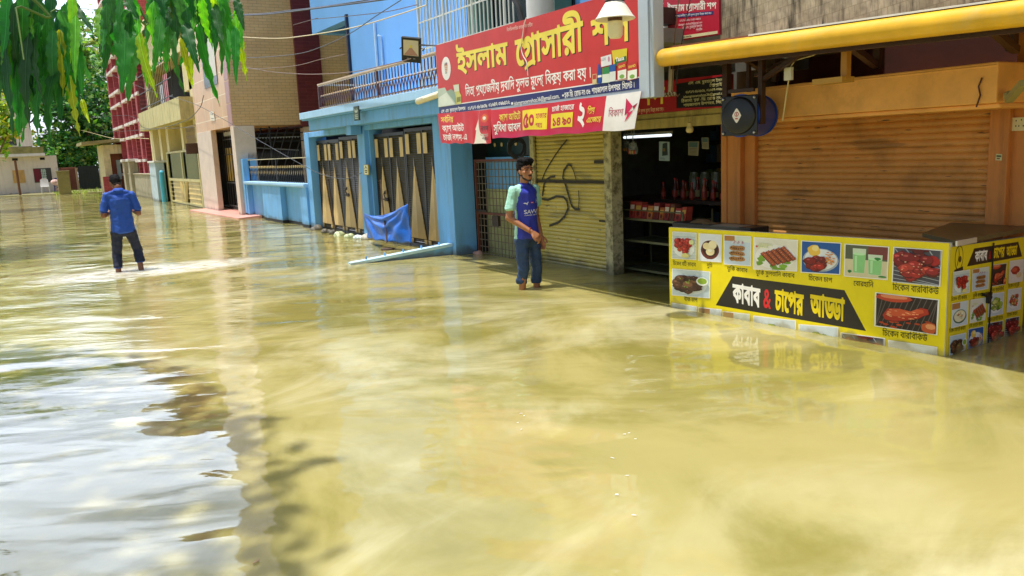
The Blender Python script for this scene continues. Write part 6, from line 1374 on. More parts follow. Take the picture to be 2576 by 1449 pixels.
lump(932,601,.13,'stone',mat('pale_stone', srgb('#c9c3b4'), .7, var=.2),'pale rounded stone at the left foot of the blue sheet','stone')
lump(858,592,.14,'litter',mat('green_plastic_scrap', srgb('#c3cb9a'), .4),'greenish plastic scrap floating before the far gate','litter', n=2); lump(902,600,.12,'litter',mat('pale_plastic_scrap', srgb('#d5e0da'), .3),'pale plastic scrap floating left of the blue sheet','litter', n=2); lump(880,597,.10,'litter',MATS['green_plastic_scrap'],'small yellow-green scrap between two floating plastic pieces','litter', n=2)
lump(1205,638,.09,'stone',mat('pinkish_stone', srgb('#c9988a'), .6),'pinkish stone at the foot of the mesh gate','stone')
# white scraps afloat
wsc = mat('white_scrap', (.8,.8,.78), .5)
def sc(px, py, l, wd, a, lab, m_=None):
    c = at_z(px, py, .006); d = Vector((math.cos(a), math.sin(a), 0)); n = Vector((-d.y, d.x, 0)); g = MB()
    l *= .7; wd *= .8; g.prism([c-d*l-n*wd*.4, c+d*l*.5-n*wd*1.5, c+d*l+n*wd*.5, c-d*l*.3+n*wd*.9], (0,0,.0015)); solo(g, 'paper_scrap', m_ or wsc, lab, 'litter', 'white scraps afloat on the brown water')
f7 = lambda x, y: (x*.639+930, y*.639+575)
for px, py, l, wd, a, lab in ((1310,1040,.016,.004,.3,'tiny white scraps afloat in the middle, topmost of a short trail'),(1318,1046,.012,.004,1,'tiny white scrap afloat beside the topmost of the trail'),(1302,1063,.008,.006,.2,'tiny white scrap below the topmost pair in the middle'),(1311,1080,.010,.004,.8,'lowest white speck of the short trail in mid water'),(1571,1092,.014,.004,.1,'white scrap pair left of the right-hand trail'),(1582,1089,.012,.004,.4,'white scrap at the top of the right-hand trail'),(1598,1104,.010,.004,0,'white speck right of the scrap pair'),(1541,1152,.02,.003,2.4,'thin slanting white strip afloat'),(1577,1196,.016,.003,0,'thin level white strip afloat below the slanting one'),(1551,1244,.014,.008,.2,'broad white scrap, largest of those afloat'),(1595,1296,.016,.004,2.8,'lowest of the white scraps afloat')):
    sc(px, py, l, wd, a-.55, lab)
sc(643,1413,.03,.008,.6,'small tan leaf afloat on the pale reflection at lower left', mat('tan_leaf', srgb('#9a7a4a'), .6))

# ------------------------------------------------------------------ trees
def leaf_mat(name, tr=.35, rough=.42, bump=0):
    if name in MATS: return MATS[name]
    m = bpy.data.materials.new(name); m.use_nodes = True; MATS[name] = m; nt = m.node_tree; N = nt.nodes; L = nt.links; b = N['Principled BSDF']; b.inputs['Roughness'].default_value = rough
    a = N.new('ShaderNodeVertexColor'); a.layer_name = 'Col'; L.new(a.outputs['Color'], b.inputs['Base Color'])
    t = N.new('ShaderNodeBsdfTranslucent'); hs = N.new('ShaderNodeHueSaturation'); hs.inputs['Hue'].default_value = .48; hs.inputs['Value'].default_value = 2.2; hs.inputs['Saturation'].default_value = 1.1
    L.new(a.outputs['Color'], hs.inputs['Color']); L.new(hs.outputs['Color'], t.inputs['Color'])
    x = N.new('ShaderNodeMixShader'); x.inputs['Fac'].default_value = tr; L.new(b.outputs[0], x.inputs[1]); L.new(t.outputs[0], x.inputs[2]); L.new(x.outputs[0], N['Material Output'].inputs['Surface']); return m
LEAF = leaf_mat('long_leaf', .45, .5); FOL = leaf_mat('broad_foliage', .25, .5)
BARK = mat('brown_bark', srgb('#6a5a48'), .9, var=.3, bump=.5); TWIG = mat('green_twig', srgb('#5f7a30'), .6, var=.1)
def long_leaf(g, a, b, wd, side, col, n=20, wave=.15):
    """one drooping wavy-edged leaf with a folded midrib from a to b"""
    a, b = Vector(a), Vector(b); d = b-a; L = d.length; d /= L; s = Vector(side); s = (s-d*s.dot(d)).normalized(); nn = d.cross(s); ph = random.uniform(0, 6); fr = random.uniform(3.2, 5)
    bend = random.uniform(-.05,.09)*L; V = []
    for i in range(n+1):
        t = i/n; w_ = wd*.5*(math.sin(math.pi*min(1, t**.62))**.75 if t < 1 else 0)+.0005; w_ *= (1.06-.42*t)*(1+.13*math.sin(2.2*fr*6.283*t+ph)); q = a+d*(L*t)+nn*bend*math.sin(math.pi*t)+s*(.03*L*math.sin(t*3+ph)*t)
        ru = wave*wd*math.sin(fr*6.283*t+ph); V += [q-s*w_+nn*(.22*w_+ru), q-s*w_*.5+nn*(.09*w_), q, q+s*w_*.5+nn*(.09*w_), q+s*w_+nn*(.22*w_-ru*.9)]
    lt = tuple(min(1, c*1.7+.03) for c in col); mv = []
    for i in range(n+1):
        t = i/n; q_ = Vector(V[i*5+2]); w2 = wd*.022*(1-t)+.0004; mv += [tuple(q_-s*w2+nn*.0012), tuple(q_+s*w2+nn*.0012)]
    if n > 6: g.add(mv, [(2*i, 2*i+1, 2*i+3, 2*i+2) for i in range(n)], 0, lt)
    for i in range(n):
        o = len(g.v)
    F = []; 
    o = len(g.v); g.v += [tuple(p) for p in V]
    for i in range(n):
        for k in range(4):
            g.f.append((o+i*5+k, o+i*5+k+1, o+i*5+5+k+1, o+i*5+5+k)); g.m.append(0); e = random.uniform(.92,1.08); g.c.append(tuple(c*e for c in col))
AT = thing('ashoka_tree', (-1.9, 2.2, GZ), 'tall tree with long drooping wavy leaves hanging into the top of view', 'tree')
g = MB(); g.tube(smooth_path([(-1.9,2.2,GZ),(-1.87,2.25,2),(-1.93,2.2,5),(-1.85,2.25,8),(-1.9,2.2,10.5)]), [.17]*6+[.14]*6+[.10]*6+[.05]*6+[.02], 10); g.build('trunk', BARK, AT, smooth=True)
DKG = srgb('#2a5c30'); MDG = srgb('#357f36'); LTG = srgb('#62a63a'); YLG = srgb('#9db83c')
tw = {'l': [(-1.88,2.2,3.6),(-.9,2.2,3.1),at_y(110,-70,2.4),at_y(128,30,2.35),at_y(165,165,2.35)], 'l2': [(-1.88,2.2,3.3),(-.9,2.1,2.9),at_y(20,-60,2.2),at_y(40,20,2.15),at_y(60,150,2.1)], 'c': [(-1.88,2.2,3.9),(-.5,2.1,3.4),at_y(290,-80,2.35),at_y(322,30,2.3),at_y(350,95,2.3)], 'r': [(-1.88,2.2,4.1),(-.3,2.0,3.6),at_y(380,-90,2.6),at_y(425,30,2.6),at_y(482,112,2.6)], 'r2': [(-1.88,2.2,4.3),(-.1,2.0,3.8),at_y(500,-90,2.7),at_y(570,25,2.7),at_y(603,82,2.7)]}
for k_, P in tw.items():
    g = MB(); Q = smooth_path(P); g.tube(Q, [.012*(1-i/len(Q))**2.2+.0016 for i in range(len(Q))], 6); g.build('branch', TWIG, AT, smooth=True)
LV = [((10,60),(28,330),26,0),((30,110),(50,345),28,1),((40,5),(30,180),26,0),((55,150),(56,340),28,1),((90,20),(100,300),34,0),((120,30),(140,230),36,1),((150,75),(162,228),26,3),((150,25),(226,195),30,1),((172,-5),(228,78),20,0),((176,190),(202,328),26,3),((140,170),(126,345),28,0),((110,190),(96,352),24,1),((75,0),(86,85),22,2),((0,20),(-4,262),28,0),((72,85),(74,305),32,0),((100,105),(118,335),30,1),((160,150),(152,300),26,0),((165,165),(196,258),30,1),((20,-10),(6,130),30,1),((60,-10),(66,160),30,1),((100,-20),(96,120),34,0),((130,-20),(118,110),30,0),((205,250),(224,305),14,3),
 ((275,-10),(262,178),36,0),((315,25),(309,218),52,1),((335,55),(329,243),42,1),((350,85),(388,232),28,3),((300,-5),(284,112),34,0),((318,-20),(352,60),28,0),((290,-15),(250,130),28,0),((352,90),(372,210),26,2),((300,60),(318,190),40,1),
 ((382,18),(358,99),22,0),((405,38),(391,184),26,1),((425,65),(421,178),27,1),((440,80),(466,222),24,1),((455,95),(484,210),16,3),((465,58),(495,173),30,0),((470,18),(478,130),32,0),((490,110),(484,212),18,3),((500,60),(549,250),28,1),((505,-5),(532,112),28,1),((535,-10),(546,58),16,3),((560,18),(562,176),24,1),((575,38),(579,178),24,1),((590,66),(598,202),24,1),((602,75),(621,192),26,3),((545,36),(538,132),22,0),((520,-15),(526,64),24,1),((424,-25),(440,62),28,0),((450,-25),(456,84),28,0),((398,-20),(420,52),26,0),((385,-20),(402,48),24,0),((480,-20),(492,90),30,0),((565,-15),(585,100),26,1),((440,20),(408,120),26,0),((478,70),(455,160),24,1),((520,60),(505,150),20,0),((540,10),(560,110),24,0),((410,90),(404,150),18,1)]
g = MB()
rl = random.Random(5)
for i in range(120):
    if i < 60: x0 = rl.uniform(-6,196); y0 = rl.uniform(-40,150)*(1-.25*x0/200); dl = rl.uniform(110,190); dx_ = rl.uniform(-12,26)
    elif i < 76: x0 = rl.uniform(255,345); y0 = rl.uniform(-40,40); dl = rl.uniform(90,150); dx_ = rl.uniform(-14,20)
    else: x0 = rl.uniform(380,600); y0 = rl.uniform(-40,10)+max(0,(x0-520)*.5); dl = rl.uniform(70,130); dx_ = rl.uniform(-18,26)
    LV.append(((x0,y0),(x0+dx_,y0+dl),rl.uniform(19,28),rl.choice((0,0,1,1,1,2))))
for (p0, p1, wpx, ci) in LV:
    Y0 = random.uniform(2.2, 2.45) if p0[0] < 240 else (random.uniform(2.15,2.4) if p0[0] < 360 else random.uniform(2.45,2.8)); dY = random.uniform(-.06,.06)
    col = (DKG, MDG, LTG, YLG)[ci]; col = tuple(c*random.uniform(.8,1.2) for c in col)
    an = random.uniform(-.6,.6); p1 = (p1[0]+(p1[0]-p0[0])*.10, p1[1]+(p1[1]-p0[1])*.10); long_leaf(g, at_y(*p0, Y0), at_y(*p1, Y0+dY), wpx*Y0/2064*.92, (.853*math.cos(an)-.3*math.sin(an), -.52*math.cos(an)-.8*math.sin(an), 0), col)
# the crown above and beside the frame
rs = random.Random(11)
for i in range(1500):
    z = 3.5+7*rs.random()**1.2; R_ = 1.55*(1-.55*(z-3.5)/7); a_ = rs.uniform(0, 6.283); q = R_*math.sqrt(rs.random()); 
    x = -1.9+q*math.cos(a_); y = 2.4+q*1.2*math.sin(a_)
    if 1.56+.255*y > z-.25 and x > -.1: continue
    L_ = rs.uniform(.14,.24); col = (DKG, MDG, MDG, LTG)[rs.randrange(4)]; col = tuple(c*rs.uniform(.75,1.25) for c in col)
    t_ = Vector((rs.uniform(-.06,.06), rs.uniform(-.06,.06), -L_)); long_leaf(g, (x, y, z), Vector((x, y, z))+t_, rs.uniform(.03,.05), (math.cos(a_*3), math.sin(a_*3), 0), col, 4)
g.build('foliage', LEAF, AT, smooth=True, ang=180)
g = MB()
for i in range(46): z = 3.4+.15*i; a_ = i*2.4; R_ = 1.3*(1-.5*(z-3.5)/7); g.tube([(-1.9,2.22,z), (-1.9+.6*R_*math.cos(a_), 2.4+.6*R_*math.sin(a_), z+.05), (-1.9+R_*math.cos(a_), 2.4+R_*math.sin(a_), z-.25)], [.02,.012,.004], 5)
g.build('limbs', BARK, AT)
def broad_tree(name, x, y, h, cr, label, n=2600,  cols=('#3f7a34','#5f9a3a','#2a5a2c','#8ab04a'), base=.28, leaf=.30, trunk=.22, grp='trees beyond the far end of the street', seed=1, dome=None):
    rr = random.Random(seed); T_ = thing(name, (x, y, 0), label, 'tree', grp)
    g = MB(); g.tube(smooth_path([(x,y,GZ),(x+.1,y,h*.25),(x-.1,y+.1,h*.55),(x,y,h*.85)]), [trunk]*6+[trunk*.8]*6+[trunk*.5]*6+[.04], 8)
    limbs = []
    for i in range(9):
        a_ = i*2.4; z = h*rr.uniform(.3,.6); R_ = cr*rr.uniform(.45,.8); tip = Vector((x+R_*math.cos(a_), y+R_*math.sin(a_), min(h*.92, z+h*rr.uniform(.1,.3)))); g.tube([(x,y,z),(x+.5*R_*math.cos(a_),y+.5*R_*math.sin(a_),z+.05*h),tip], [trunk*.45,trunk*.3,.03], 6); limbs.append(tip)
    g.build('trunk', BARK, T_, smooth=True)
    cl = [(t+Vector((rr.uniform(-.6,.6),rr.uniform(-.6,.6),rr.uniform(-.3,.5)))*cr*.25, cr*rr.uniform(.24,.42)) for t in limbs for _ in range(3)]+[(Vector((x+rr.uniform(-.4,.4)*cr,y+rr.uniform(-.4,.4)*cr,h*rr.uniform(base+.08,.95))), cr*rr.uniform(.26,.45)) for _ in range(14)]
    g = MB()
    for i in range(n):
        c, R_ = cl[rr.randrange(len(cl))]; d = Vector((rr.gauss(0,1), rr.gauss(0,1), rr.gauss(0,.8))).normalized()*R_*rr.random()**.35; p = c+d
        if dome: d = Vector((rr.gauss(0,1), rr.gauss(0,1), rr.gauss(0,1))).normalized()*rr.random()**.36; p = Vector((x+dome[0]*d.x, y+dome[1]*d.y, dome[2]+dome[3]*d.z))
        if p.z < h*base*.8: continue
        ax_ = Vector((rr.gauss(0,1), rr.gauss(0,1), rr.gauss(-.3,.5))).normalized(); s_ = ax_.cross(Vector((rr.gauss(0,1),rr.gauss(0,1),rr.gauss(0,1)))).normalized(); L_ = leaf*rr.uniform(.6,1.3)
        c_ = srgb(cols[rr.randrange(len(cols))]); c_ = tuple(v*rr.uniform(.7,1.3) for v in c_)
        g.add([p, p+ax_*L_*.5+s_*L_*.24, p+ax_*L_, p+ax_*L_*.5-s_*L_*.24], [(0,1,2,3)], 0, c_)
    g.build('crown', FOL, T_); return T_
broad_tree('broadleaf_tree', 5.0, 66, 10.5, 3.6, 'big dark leafy tree over the black sheet gate', 5200, ('#2f6a30','#3f7a38','#1f4a28','#7aa848'), .2, .42, .3, seed=3)
broad_tree('broadleaf_tree', 8.0, 74, 14.5, 3.8, 'tall pale green tree rising behind the big dark one', 4200, ('#6f9a44','#8fb05a','#4f7f3a','#a9c070'), .25, .45, seed=5)
broad_tree('broadleaf_tree', 1.0, 72, 14, 3.6, 'yellow-green tree behind the far white house', 5600, ('#7fa038','#a5bd4a','#55803a','#c0cf60'), .2, .42, seed=8)
broad_tree('broadleaf_tree', -1.6, 68, 15, 4.2, 'dense tree at the far left beyond the white house', 4200, ('#3f7a34','#5f9238','#2a5a2c','#9fb84a'), .12, .42, seed=9)
broad_tree('broadleaf_tree', 12.5, 82, 15, 4.5, 'tall tree far behind the red brick building', 3400, ('#6f9a54','#8fb06a','#5f8f4a'), .2, .5, seed=12)
broad_tree('leafy_shrub', 3.9, 64.8, 4.4, 2.2, 'low leafy tree directly behind the rusty tin gate', 3000, ('#2f6a30','#3f7a38','#5f9a44','#86ac4a'), .04, .34, .1, 'shrubs beyond the far gates', seed=41)
broad_tree('leafy_shrub', at_y(168,410,63.6).x, 64.2, 3.6, 1.6, 'small leafy tree behind the squat concrete stump', 2400, ('#2f6a30','#3f7a38','#5f9a44','#86ac4a'), .03, .32, .09, 'shrubs beyond the far gates', seed=43)
broad_tree('leafy_shrub', 6.6, 66.8, 5.6, 2.6, 'low leafy tree behind the black sheet gate and gatehouse', 3000, ('#2f6a30','#3f7a38','#1f4a28','#5f9a44'), .04, .36, .1, 'shrubs beyond the far gates', seed=42)
broad_tree('leafy_shrub', -.75, 38, 5.0, 1.7, 'bright leafy shrub at the left picture edge before the far house', 2600, ('#6f9a34','#97b43c','#4f7a2f','#bccb5a'), .2, .30, .1, 'shrubs at the left edge', seed=15)
for i, (x, y, h, lb) in enumerate(((-7,14,9,'leafy roadside tree on the left bank, nearest of four'),(-8,23,11,'leafy roadside tree on the left bank, second of four'),(-6.5,33,10,'leafy roadside tree on the left bank, third of four'),(-7,46,12,'leafy roadside tree on the left bank, farthest of four'))):
    broad_tree('roadside_tree', x, y, h, 3.0, lb, 2600, ('#3f7a34','#5f9a3a','#2a5a2c'), .15, .36, .2, 'trees along the left side', seed=20+i)
broad_tree('roadside_tree', -3.95, 5.8, 11.5, 3.0, 'spreading tree overhanging the water just outside the left edge', 15000, ('#3f7a34','#5f9a3a','#2a5a2c','#8aa83a'), .52, .24, .24, 'trees along the left side', seed=31, dome=(3.1, 4.6, 9.6, 1.9))
broad_tree('roadside_tree', -3.3, 19, 11, 2.7, 'leafy tree at the waters edge left of the wading man', 3600, ('#3f7a34','#5f9a3a','#2a5a2c','#8aa83a'), .12, .34, .18, 'trees along the left side', seed=33)
g = MB(); c = at_z(6, 515); g.tube([(c.x-.25, c.y, GZ), (c.x-.27, c.y, 1.2)], .13, 8); solo(g, 'tree_stump', BARK, 'dark weathered stump at the left picture edge', 'stump')
# coconut palm
px_ = at_y(206, 120, 74); PT = thing('coconut_palm', (px_.x, 74, 0), 'coconut palm with pale trunk behind the broad trees', 'palm')
zt_ = px_.z; g = MB(); g.tube(smooth_path([(px_.x+.3,74,GZ),(px_.x+.4,74,zt_*.4),(px_.x+.2,74,zt_*.75),(px_.x,74,zt_)]), [.25]*6+[.2]*6+[.17]*7, 9); g.build('trunk', mat('grey_palm_bark', srgb('#8a8070'), .9, var=.2), PT, smooth=True)
g = MB(); rr = random.Random(4)
for i in range(22):
    a_ = i*2.399; el = rr.uniform(-.3,1.1); L_ = rr.uniform(2.8,3.8); P = []
    for k in range(9): t = k/8; P.append(Vector((px_.x+L_*t*math.cos(el)*math.cos(a_), 74+L_*t*math.cos(el)*math.sin(a_), zt_+L_*t*math.sin(el)-2.3*t*t)))
    col = srgb(rr.choice(['#6f9a4a','#8fae5a','#4f7f3f','#b0b060']))
    for k in range(8):
        for q in range(4):
            t = q/4; p = P[k].lerp(P[k+1], t); d = (P[k+1]-P[k]).normalized(); s_ = d.cross(Vector((0,0,1))).normalized()
            for sg in (-1,1): ll = .75*math.sin(math.pi*(k+t+.6)/9)+.1; e = p+s_*sg*ll*.8+d*ll*.5-Vector((0,0,ll*.45)); g.add([p, p+d*.09, e], [(0,1,2)], 0, tuple(c*rr.uniform(.8,1.2) for c in col))
g.build('frond', FOL, PT)
g = MB()
for i in range(7): g.sphere((px_.x+.35*math.cos(i), 74+.35*math.sin(i), zt_-.35), .17, 8, 6)
g.build('coconut', mat('husk_green', srgb('#a8a860'), .6), PT, smooth=True)
# ------------------------------------------------------------------ the two wading men
def hull_obj(groups, vox, name, mats, parent, smooth_it=6, mi_fn=None, disp=0, dscale=.1):
    """union of convex hulls of ellipsoid sets, fused into one continuous skin"""
    bm = bmesh.new()
    for gset in groups:
        pts = []
        for c, r in gset:
            rr = r if isinstance(r, (tuple, list)) else (r, r, r)
            for j in range(7):
                ph = math.pi*j/6; 
                for k in range(1 if j in (0, 6) else 10):
                    th = 2*math.pi*k/10; pts.append((c[0]+rr[0]*math.sin(ph)*math.cos(th), c[1]+rr[1]*math.sin(ph)*math.sin(th), c[2]+rr[2]*math.cos(ph)))
        vs = [bm.verts.new(p) for p in pts]; r = bmesh.ops.convex_hull(bm, input=vs); 
        dead = [v for v in vs if v.is_valid and not v.link_faces]
        if dead: bmesh.ops.delete(bm, geom=dead, context='VERTS')
    bmesh.ops.recalc_face_normals(bm, faces=bm.faces[:])
    me = bpy.data.meshes.new('tmp'); bm.to_mesh(me); bm.free(); o = bpy.data.objects.new('tmp', me); COL.objects.link(o)
    m = o.modifiers.new('r', 'REMESH'); m.mode = 'VOXEL'; m.voxel_size = vox
    s = o.modifiers.new('s', 'SMOOTH'); s.iterations = smooth_it; s.factor = .5
    if disp:
        t = bpy.data.textures.new('fold', 'CLOUDS'); t.noise_scale = dscale; t.noise_depth = 3; d = o.modifiers.new('d', 'DISPLACE'); d.texture = t; d.strength = disp; d.mid_level = .5
    dg = bpy.context.evaluated_depsgraph_get(); me2 = bpy.data.meshes.new_from_object(o.evaluated_get(dg)); bpy.data.objects.remove(o)
    me2.name = name; me2.materials.clear()
    for m_ in (mats if isinstance(mats, (list, tuple)) else [mats]): me2.materials.append(m_)
    for p in me2.polygons:
        p.use_smooth = True
        if mi_fn: p.material_index = mi_fn(p.center)
    r = bpy.data.objects.new(name, me2); COL.objects.link(r)
    if parent: r.parent = parent; WLOC[r.name] = wl(parent)
    return r
def chain(pts, rs): return [[(pts[i], rs[i]), (pts[i+1], rs[i+1])] for i in range(len(pts)-1)]
def skin_mat(name, h):
    m = mat(name, srgb(h), .5, var=.1, scale=30, bump=.08, bscale=180); b = m.node_tree.nodes['Principled BSDF']; b.inputs['Subsurface Weight'].default_value = .12; b.inputs['Subsurface Radius'].default_value = (.02,.008,.004); return m
SK1 = skin_mat('brown_skin', '#a9714c'); SK2 = skin_mat('dark_brown_skin', '#8a5a3c'); HAIR = mat('black_hair', (.007,.006,.006), .7, var=.3, scale=60, bump=.8, bscale=240, spec=.15)
def cloth(name, h, d=.25): return mat(name, srgb(h), .72, var=d*.4, scale=10, bump=.35, bscale=26)
def head(cx, cy, cz, k=1.0):
    """hull sets of a head whose skull centre is (cx,cy,cz); y forward"""
    P = lambda x, y, z: (cx+x*k, cy+y*k, cz+z*k); S = lambda *r: tuple(v*k for v in r)
    return [[(P(0,-.012,.035), S(.074,.092,.082))], [(P(0,.0,.0), S(.066,.085,.06)), (P(0,.045,-.085), S(.034,.030,.026)), (P(0,.02,-.06), S(.056,.05,.04))],
            [(P(0,.082,.012), S(.010,.010,.012)), (P(0,.104,-.028), S(.016,.014,.011))], [(P(-.013,.094,-.03), S(.009,.009,.007)), (P(.013,.094,-.03), S(.009,.009,.007))],
            [(P(-.036,.073,.028), S(.018,.012,.008)), (P(.036,.073,.028), S(.018,.012,.008))], [(P(-.016,.082,-.058), S(.010,.008,.006)), (P(.016,.082,-.058), S(.010,.008,.006))], [(P(-.014,.080,-.067), S(.010,.009,.006)), (P(.014,.080,-.067), S(.010,.009,.006))],
            [(P(-.045,.05,-.012), S(.02,.02,.018))], [(P(.045,.05,-.012), S(.02,.02,.018))],
            [(P(-.074,-.008,.0), S(.009,.020,.030)), (P(-.068,.002,-.02), S(.008,.012,.018))], [(P(.074,-.008,.0), S(.009,.020,.030)), (P(.068,.002,-.02), S(.008,.012,.018))]]
def place(o, x, y, rot): o.location = (x, y, GZ); o.rotation_euler = (0, 0, rot)
def turn_pts(groups, c, yaw, pitch=0, roll=0):
    M_ = Matrix.Translation(c) @ Matrix.Rotation(yaw, 4, 'Z') @ Matrix.Rotation(pitch, 4, 'X') @ Matrix.Rotation(roll, 4, 'Y') @ Matrix.Translation(-Vector(c)); return [[(tuple(M_ @ Vector(p)), r) for p, r in g_] for g_ in groups], M_
# --- local frame: x = the man's left, y = forward, z up from the street under the water
# man by the shutter -------------------------------------------------
def man_by_shutter():
    R_ = thing('person', (0,0,0), 'bearded young man in blue and mint football shirt standing calf-deep by shutter', 'person')
    WLOC[R_.name] = Vector((0,0,0))
    hd, HM = turn_pts(head(0, .035, 1.600), (0,.0,1.50), rad(-8), rad(3))
    legs = chain([(-.075,.0,.88),(-.105,.03,.50),(-.115,-.01,.09),(-.115,.12,.035)], [.066,.044,.036,.033])+chain([(.075,.0,.88),(.10,.03,.50),(.105,-.03,.09),(.115,.10,.035)], [.066,.044,.036,.033])
    torso = [[((0,.0,.95), (.11,.08,.09)), ((0,.0,1.12), (.10,.07,.08))], [((0,0,1.12), (.10,.07,.08)), ((0,-.005,1.32), (.12,.08,.08))], [((-.13,-.01,1.39), (.034,.036,.03)), ((.13,-.01,1.39), (.034,.036,.03)), ((0,0,1.32), (.11,.075,.07))], [((-.09,-.015,1.405), (.032,.032,.022)), ((.09,-.015,1.405), (.032,.032,.022)), ((0,-.015,1.43), (.045,.045,.03))]]
    neck = [[((0,-.018,1.42), .048), ((0,.005,1.53), .052)]]
    # right arm bent across the front of the thigh, left hand in the pocket
    ra = [(-.168,-.01,1.40),(-.225,-.035,1.11),(-.10,.185,.955)]; la = [(.168,-.01,1.40),(.225,-.085,1.12),(.185,.03,.885)]
    mx_ = lambda gs: [[((-c[0], c[1], c[2]), r) for c, r in q] for q in gs]
    arms = chain(ra, [.042,.038,.026])+chain(la, [.042,.038,.027])
    w_ = Vector(ra[2]); d = (w_-Vector(ra[1])).normalized(); d = (d+Vector((.25,.0,-.28))).normalized(); up_ = Vector((-.25,.55,.75)); up_ = (up_-d*up_.dot(d)).normalized(); sd = d.cross(up_)
    hand = [[(tuple(w_+d*.012), (.024,.020,.020)), (tuple(w_+d*.085+sd*.028), (.018,.014,.014)), (tuple(w_+d*.085-sd*.028), (.018,.014,.014)), (tuple(w_+d*.03+sd*.02), .018), (tuple(w_+d*.03-sd*.02), .018)]]
    for i, (o_, l1, l2, l3) in enumerate(((-.034,.036,.024,.018),(-.012,.042,.028,.020),(.011,.039,.026,.019),(.032,.030,.021,.016))):
        b0 = w_+d*.088+sd*o_; b1 = b0+(d*.9-up_*.35).normalized()*l1+sd*o_*.12; b2 = b1+(d*.45-up_*.85).normalized()*l2; b3 = b2+(d*-.1-up_*1).normalized()*l3
        hand += chain([tuple(b0), tuple(b1), tuple(b2), tuple(b3)], [.0095,.0085,.0078,.0068])
    t0 = w_+d*.03-sd*.028; t1 = t0+(d*.7-sd*.75+up_*.05).normalized()*.036; t2 = t1+(d*.95-sd*.2-up_*.2).normalized()*.030; t3 = t2+(d*.95-up_*.25).normalized()*.022
    hand += chain([tuple(t0), tuple(t1), tuple(t2), tuple(t3)], [.014,.011,.0095,.008])
    lw = Vector(la[2]); lhand = [[(tuple(lw), (.024,.028,.024)), ((.175,.065,.80), (.020,.030,.03))]]
    for i in range(4): lhand += chain([(.178+.004*i,.035+.02*i,.80), (.17+.003*i,.04+.02*i,.755), (.165,.045+.02*i,.73)], [.010,.009,.008])
    lhand += chain([(.20,.055,.86), (.215,.09,.83), (.21,.105,.80)], [.012,.010,.009])
    body = hull_obj(torso+neck+hd+legs+mx_(arms+hand+lhand), .0058, 'body', SK1, R_, 4)
    # hair, beard, brows, eyes
    H_ = lambda x, y, z: tuple(HM @ Vector((x, y+.035, z+1.600)))
    hair = [[(H_(0,-.022,.072), (.082,.096,.066))], [(H_(-.01,.04,.118), (.074,.055,.034)), (H_(0,-.03,.125), (.078,.062,.036))], [(H_(-.03,.068,.104), (.040,.026,.024)), (H_(.035,.062,.110), (.040,.028,.026))], [(H_(-.073,-.022,.035), (.010,.040,.04))], [(H_(.073,-.022,.035), (.010,.040,.04))], [(H_(0,-.082,.005), (.055,.028,.05))]]
    ho = hull_obj(hair, .006, 'hair', HAIR, R_, 1, None, .022, .014)
    bd = [[(H_(0,.050,-.095), (.030,.025,.015)), (H_(-.036,.022,-.072), (.017,.027,.017)), (H_(.036,.022,-.072), (.017,.027,.017))], [(H_(-.060,.000,-.025), (.007,.012,.032)), (H_(-.050,.016,-.066), (.010,.016,.014))], [(H_(.060,.000,-.025), (.007,.012,.032)), (H_(.050,.016,-.066), (.010,.016,.014))], [(H_(-.022,.082,-.047), (.008,.006,.004)), (H_(.022,.082,-.047), (.008,.006,.004)), (H_(0,.088,-.046), (.006,.005,.003))]]
    hull_obj(bd, .0045, 'beard', mat('beard_stubble', (.035,.023,.016), .8, var=.4, scale=90, bump=.6, bscale=300), R_, 2)
    br = [[(H_(-.054,.066,.034), (.008,.006,.004)), (H_(-.018,.083,.036), (.008,.006,.0045))], [(H_(.054,.066,.034), (.008,.006,.004)), (H_(.018,.083,.036), (.008,.006,.0045))]]
    hull_obj(br, .003, 'eyebrow', HAIR, R_, 1)
    ey = [[(H_(-.033,.0735,.013), (.0135,.0085,.0045))], [(H_(.033,.0735,.013), (.0135,.0085,.0045))]]
    hull_obj(ey, .0018, 'eye', mat('dark_eye', (.03,.02,.018), .2), R_, 1)
    hull_obj([[(H_(-.015,.0905,-.061), (.009,.005,.0032)), (H_(.015,.0905,-.061), (.009,.005,.0032))]], .002, 'lips', mat('lip', srgb('#a86a62'), .5), R_, 1)
    # shirt
    MINT = cloth('mint_jersey', '#a5dcc8'); ROY = cloth('royal_jersey', '#3540b4'); 
    st = [[((0,.0,.87), (.160,.114,.03)), ((0,.0,1.10), (.140,.102,.06))], [((0,0,1.10), (.140,.102,.06)), ((0,-.002,1.32), (.155,.108,.08))], [((-.135,-.01,1.408), (.050,.052,.042)), ((.135,-.01,1.408), (.050,.052,.042)), ((0,0,1.34), (.150,.105,.08))], [((-.105,-.015,1.425), (.045,.045,.032)), ((.105,-.015,1.425), (.045,.045,.032)), ((0,-.012,1.45), (.072,.068,.03))]]
    sl = [[(ra[0], .054), ((-.206,-.026,1.205), (.062,.066,.022))], [(la[0], .054), ((.206,-.056,1.215), (.060,.064,.022))]]; sl = mx_(sl)
    def reg(c):
        x, y, z = c; x = -x
        if abs(x) > .128+.10*max(0, 1.40-z)-.55*max(0, z-1.37) and z > 1.17 and not (abs(x) < .150 and z < 1.27): return 1
        if x < -.124 and z < 1.28 and y < .01: return 1
        if x > .135 and z < 1.26: return 1
        return 0
    sh = hull_obj(st+sl, .008, 'shirt', [ROY, MINT], R_, 4, reg, .020, .075)
    # prints wrapped on the chest
    dgv = sh.data; from_bvh = __import__('mathutils.bvhtree', fromlist=['BVHTree']).BVHTree.FromPolygons([v.co for v in dgv.vertices], [p.vertices for p in dgv.polygons])
    def chest(u, v, h):
        hit = from_bvh.ray_cast(Vector((u, .6, v)), Vector((0,-1,0))); y = hit[0].y if hit[0] else .11
        return Vector((u, y+.0025+h, v))
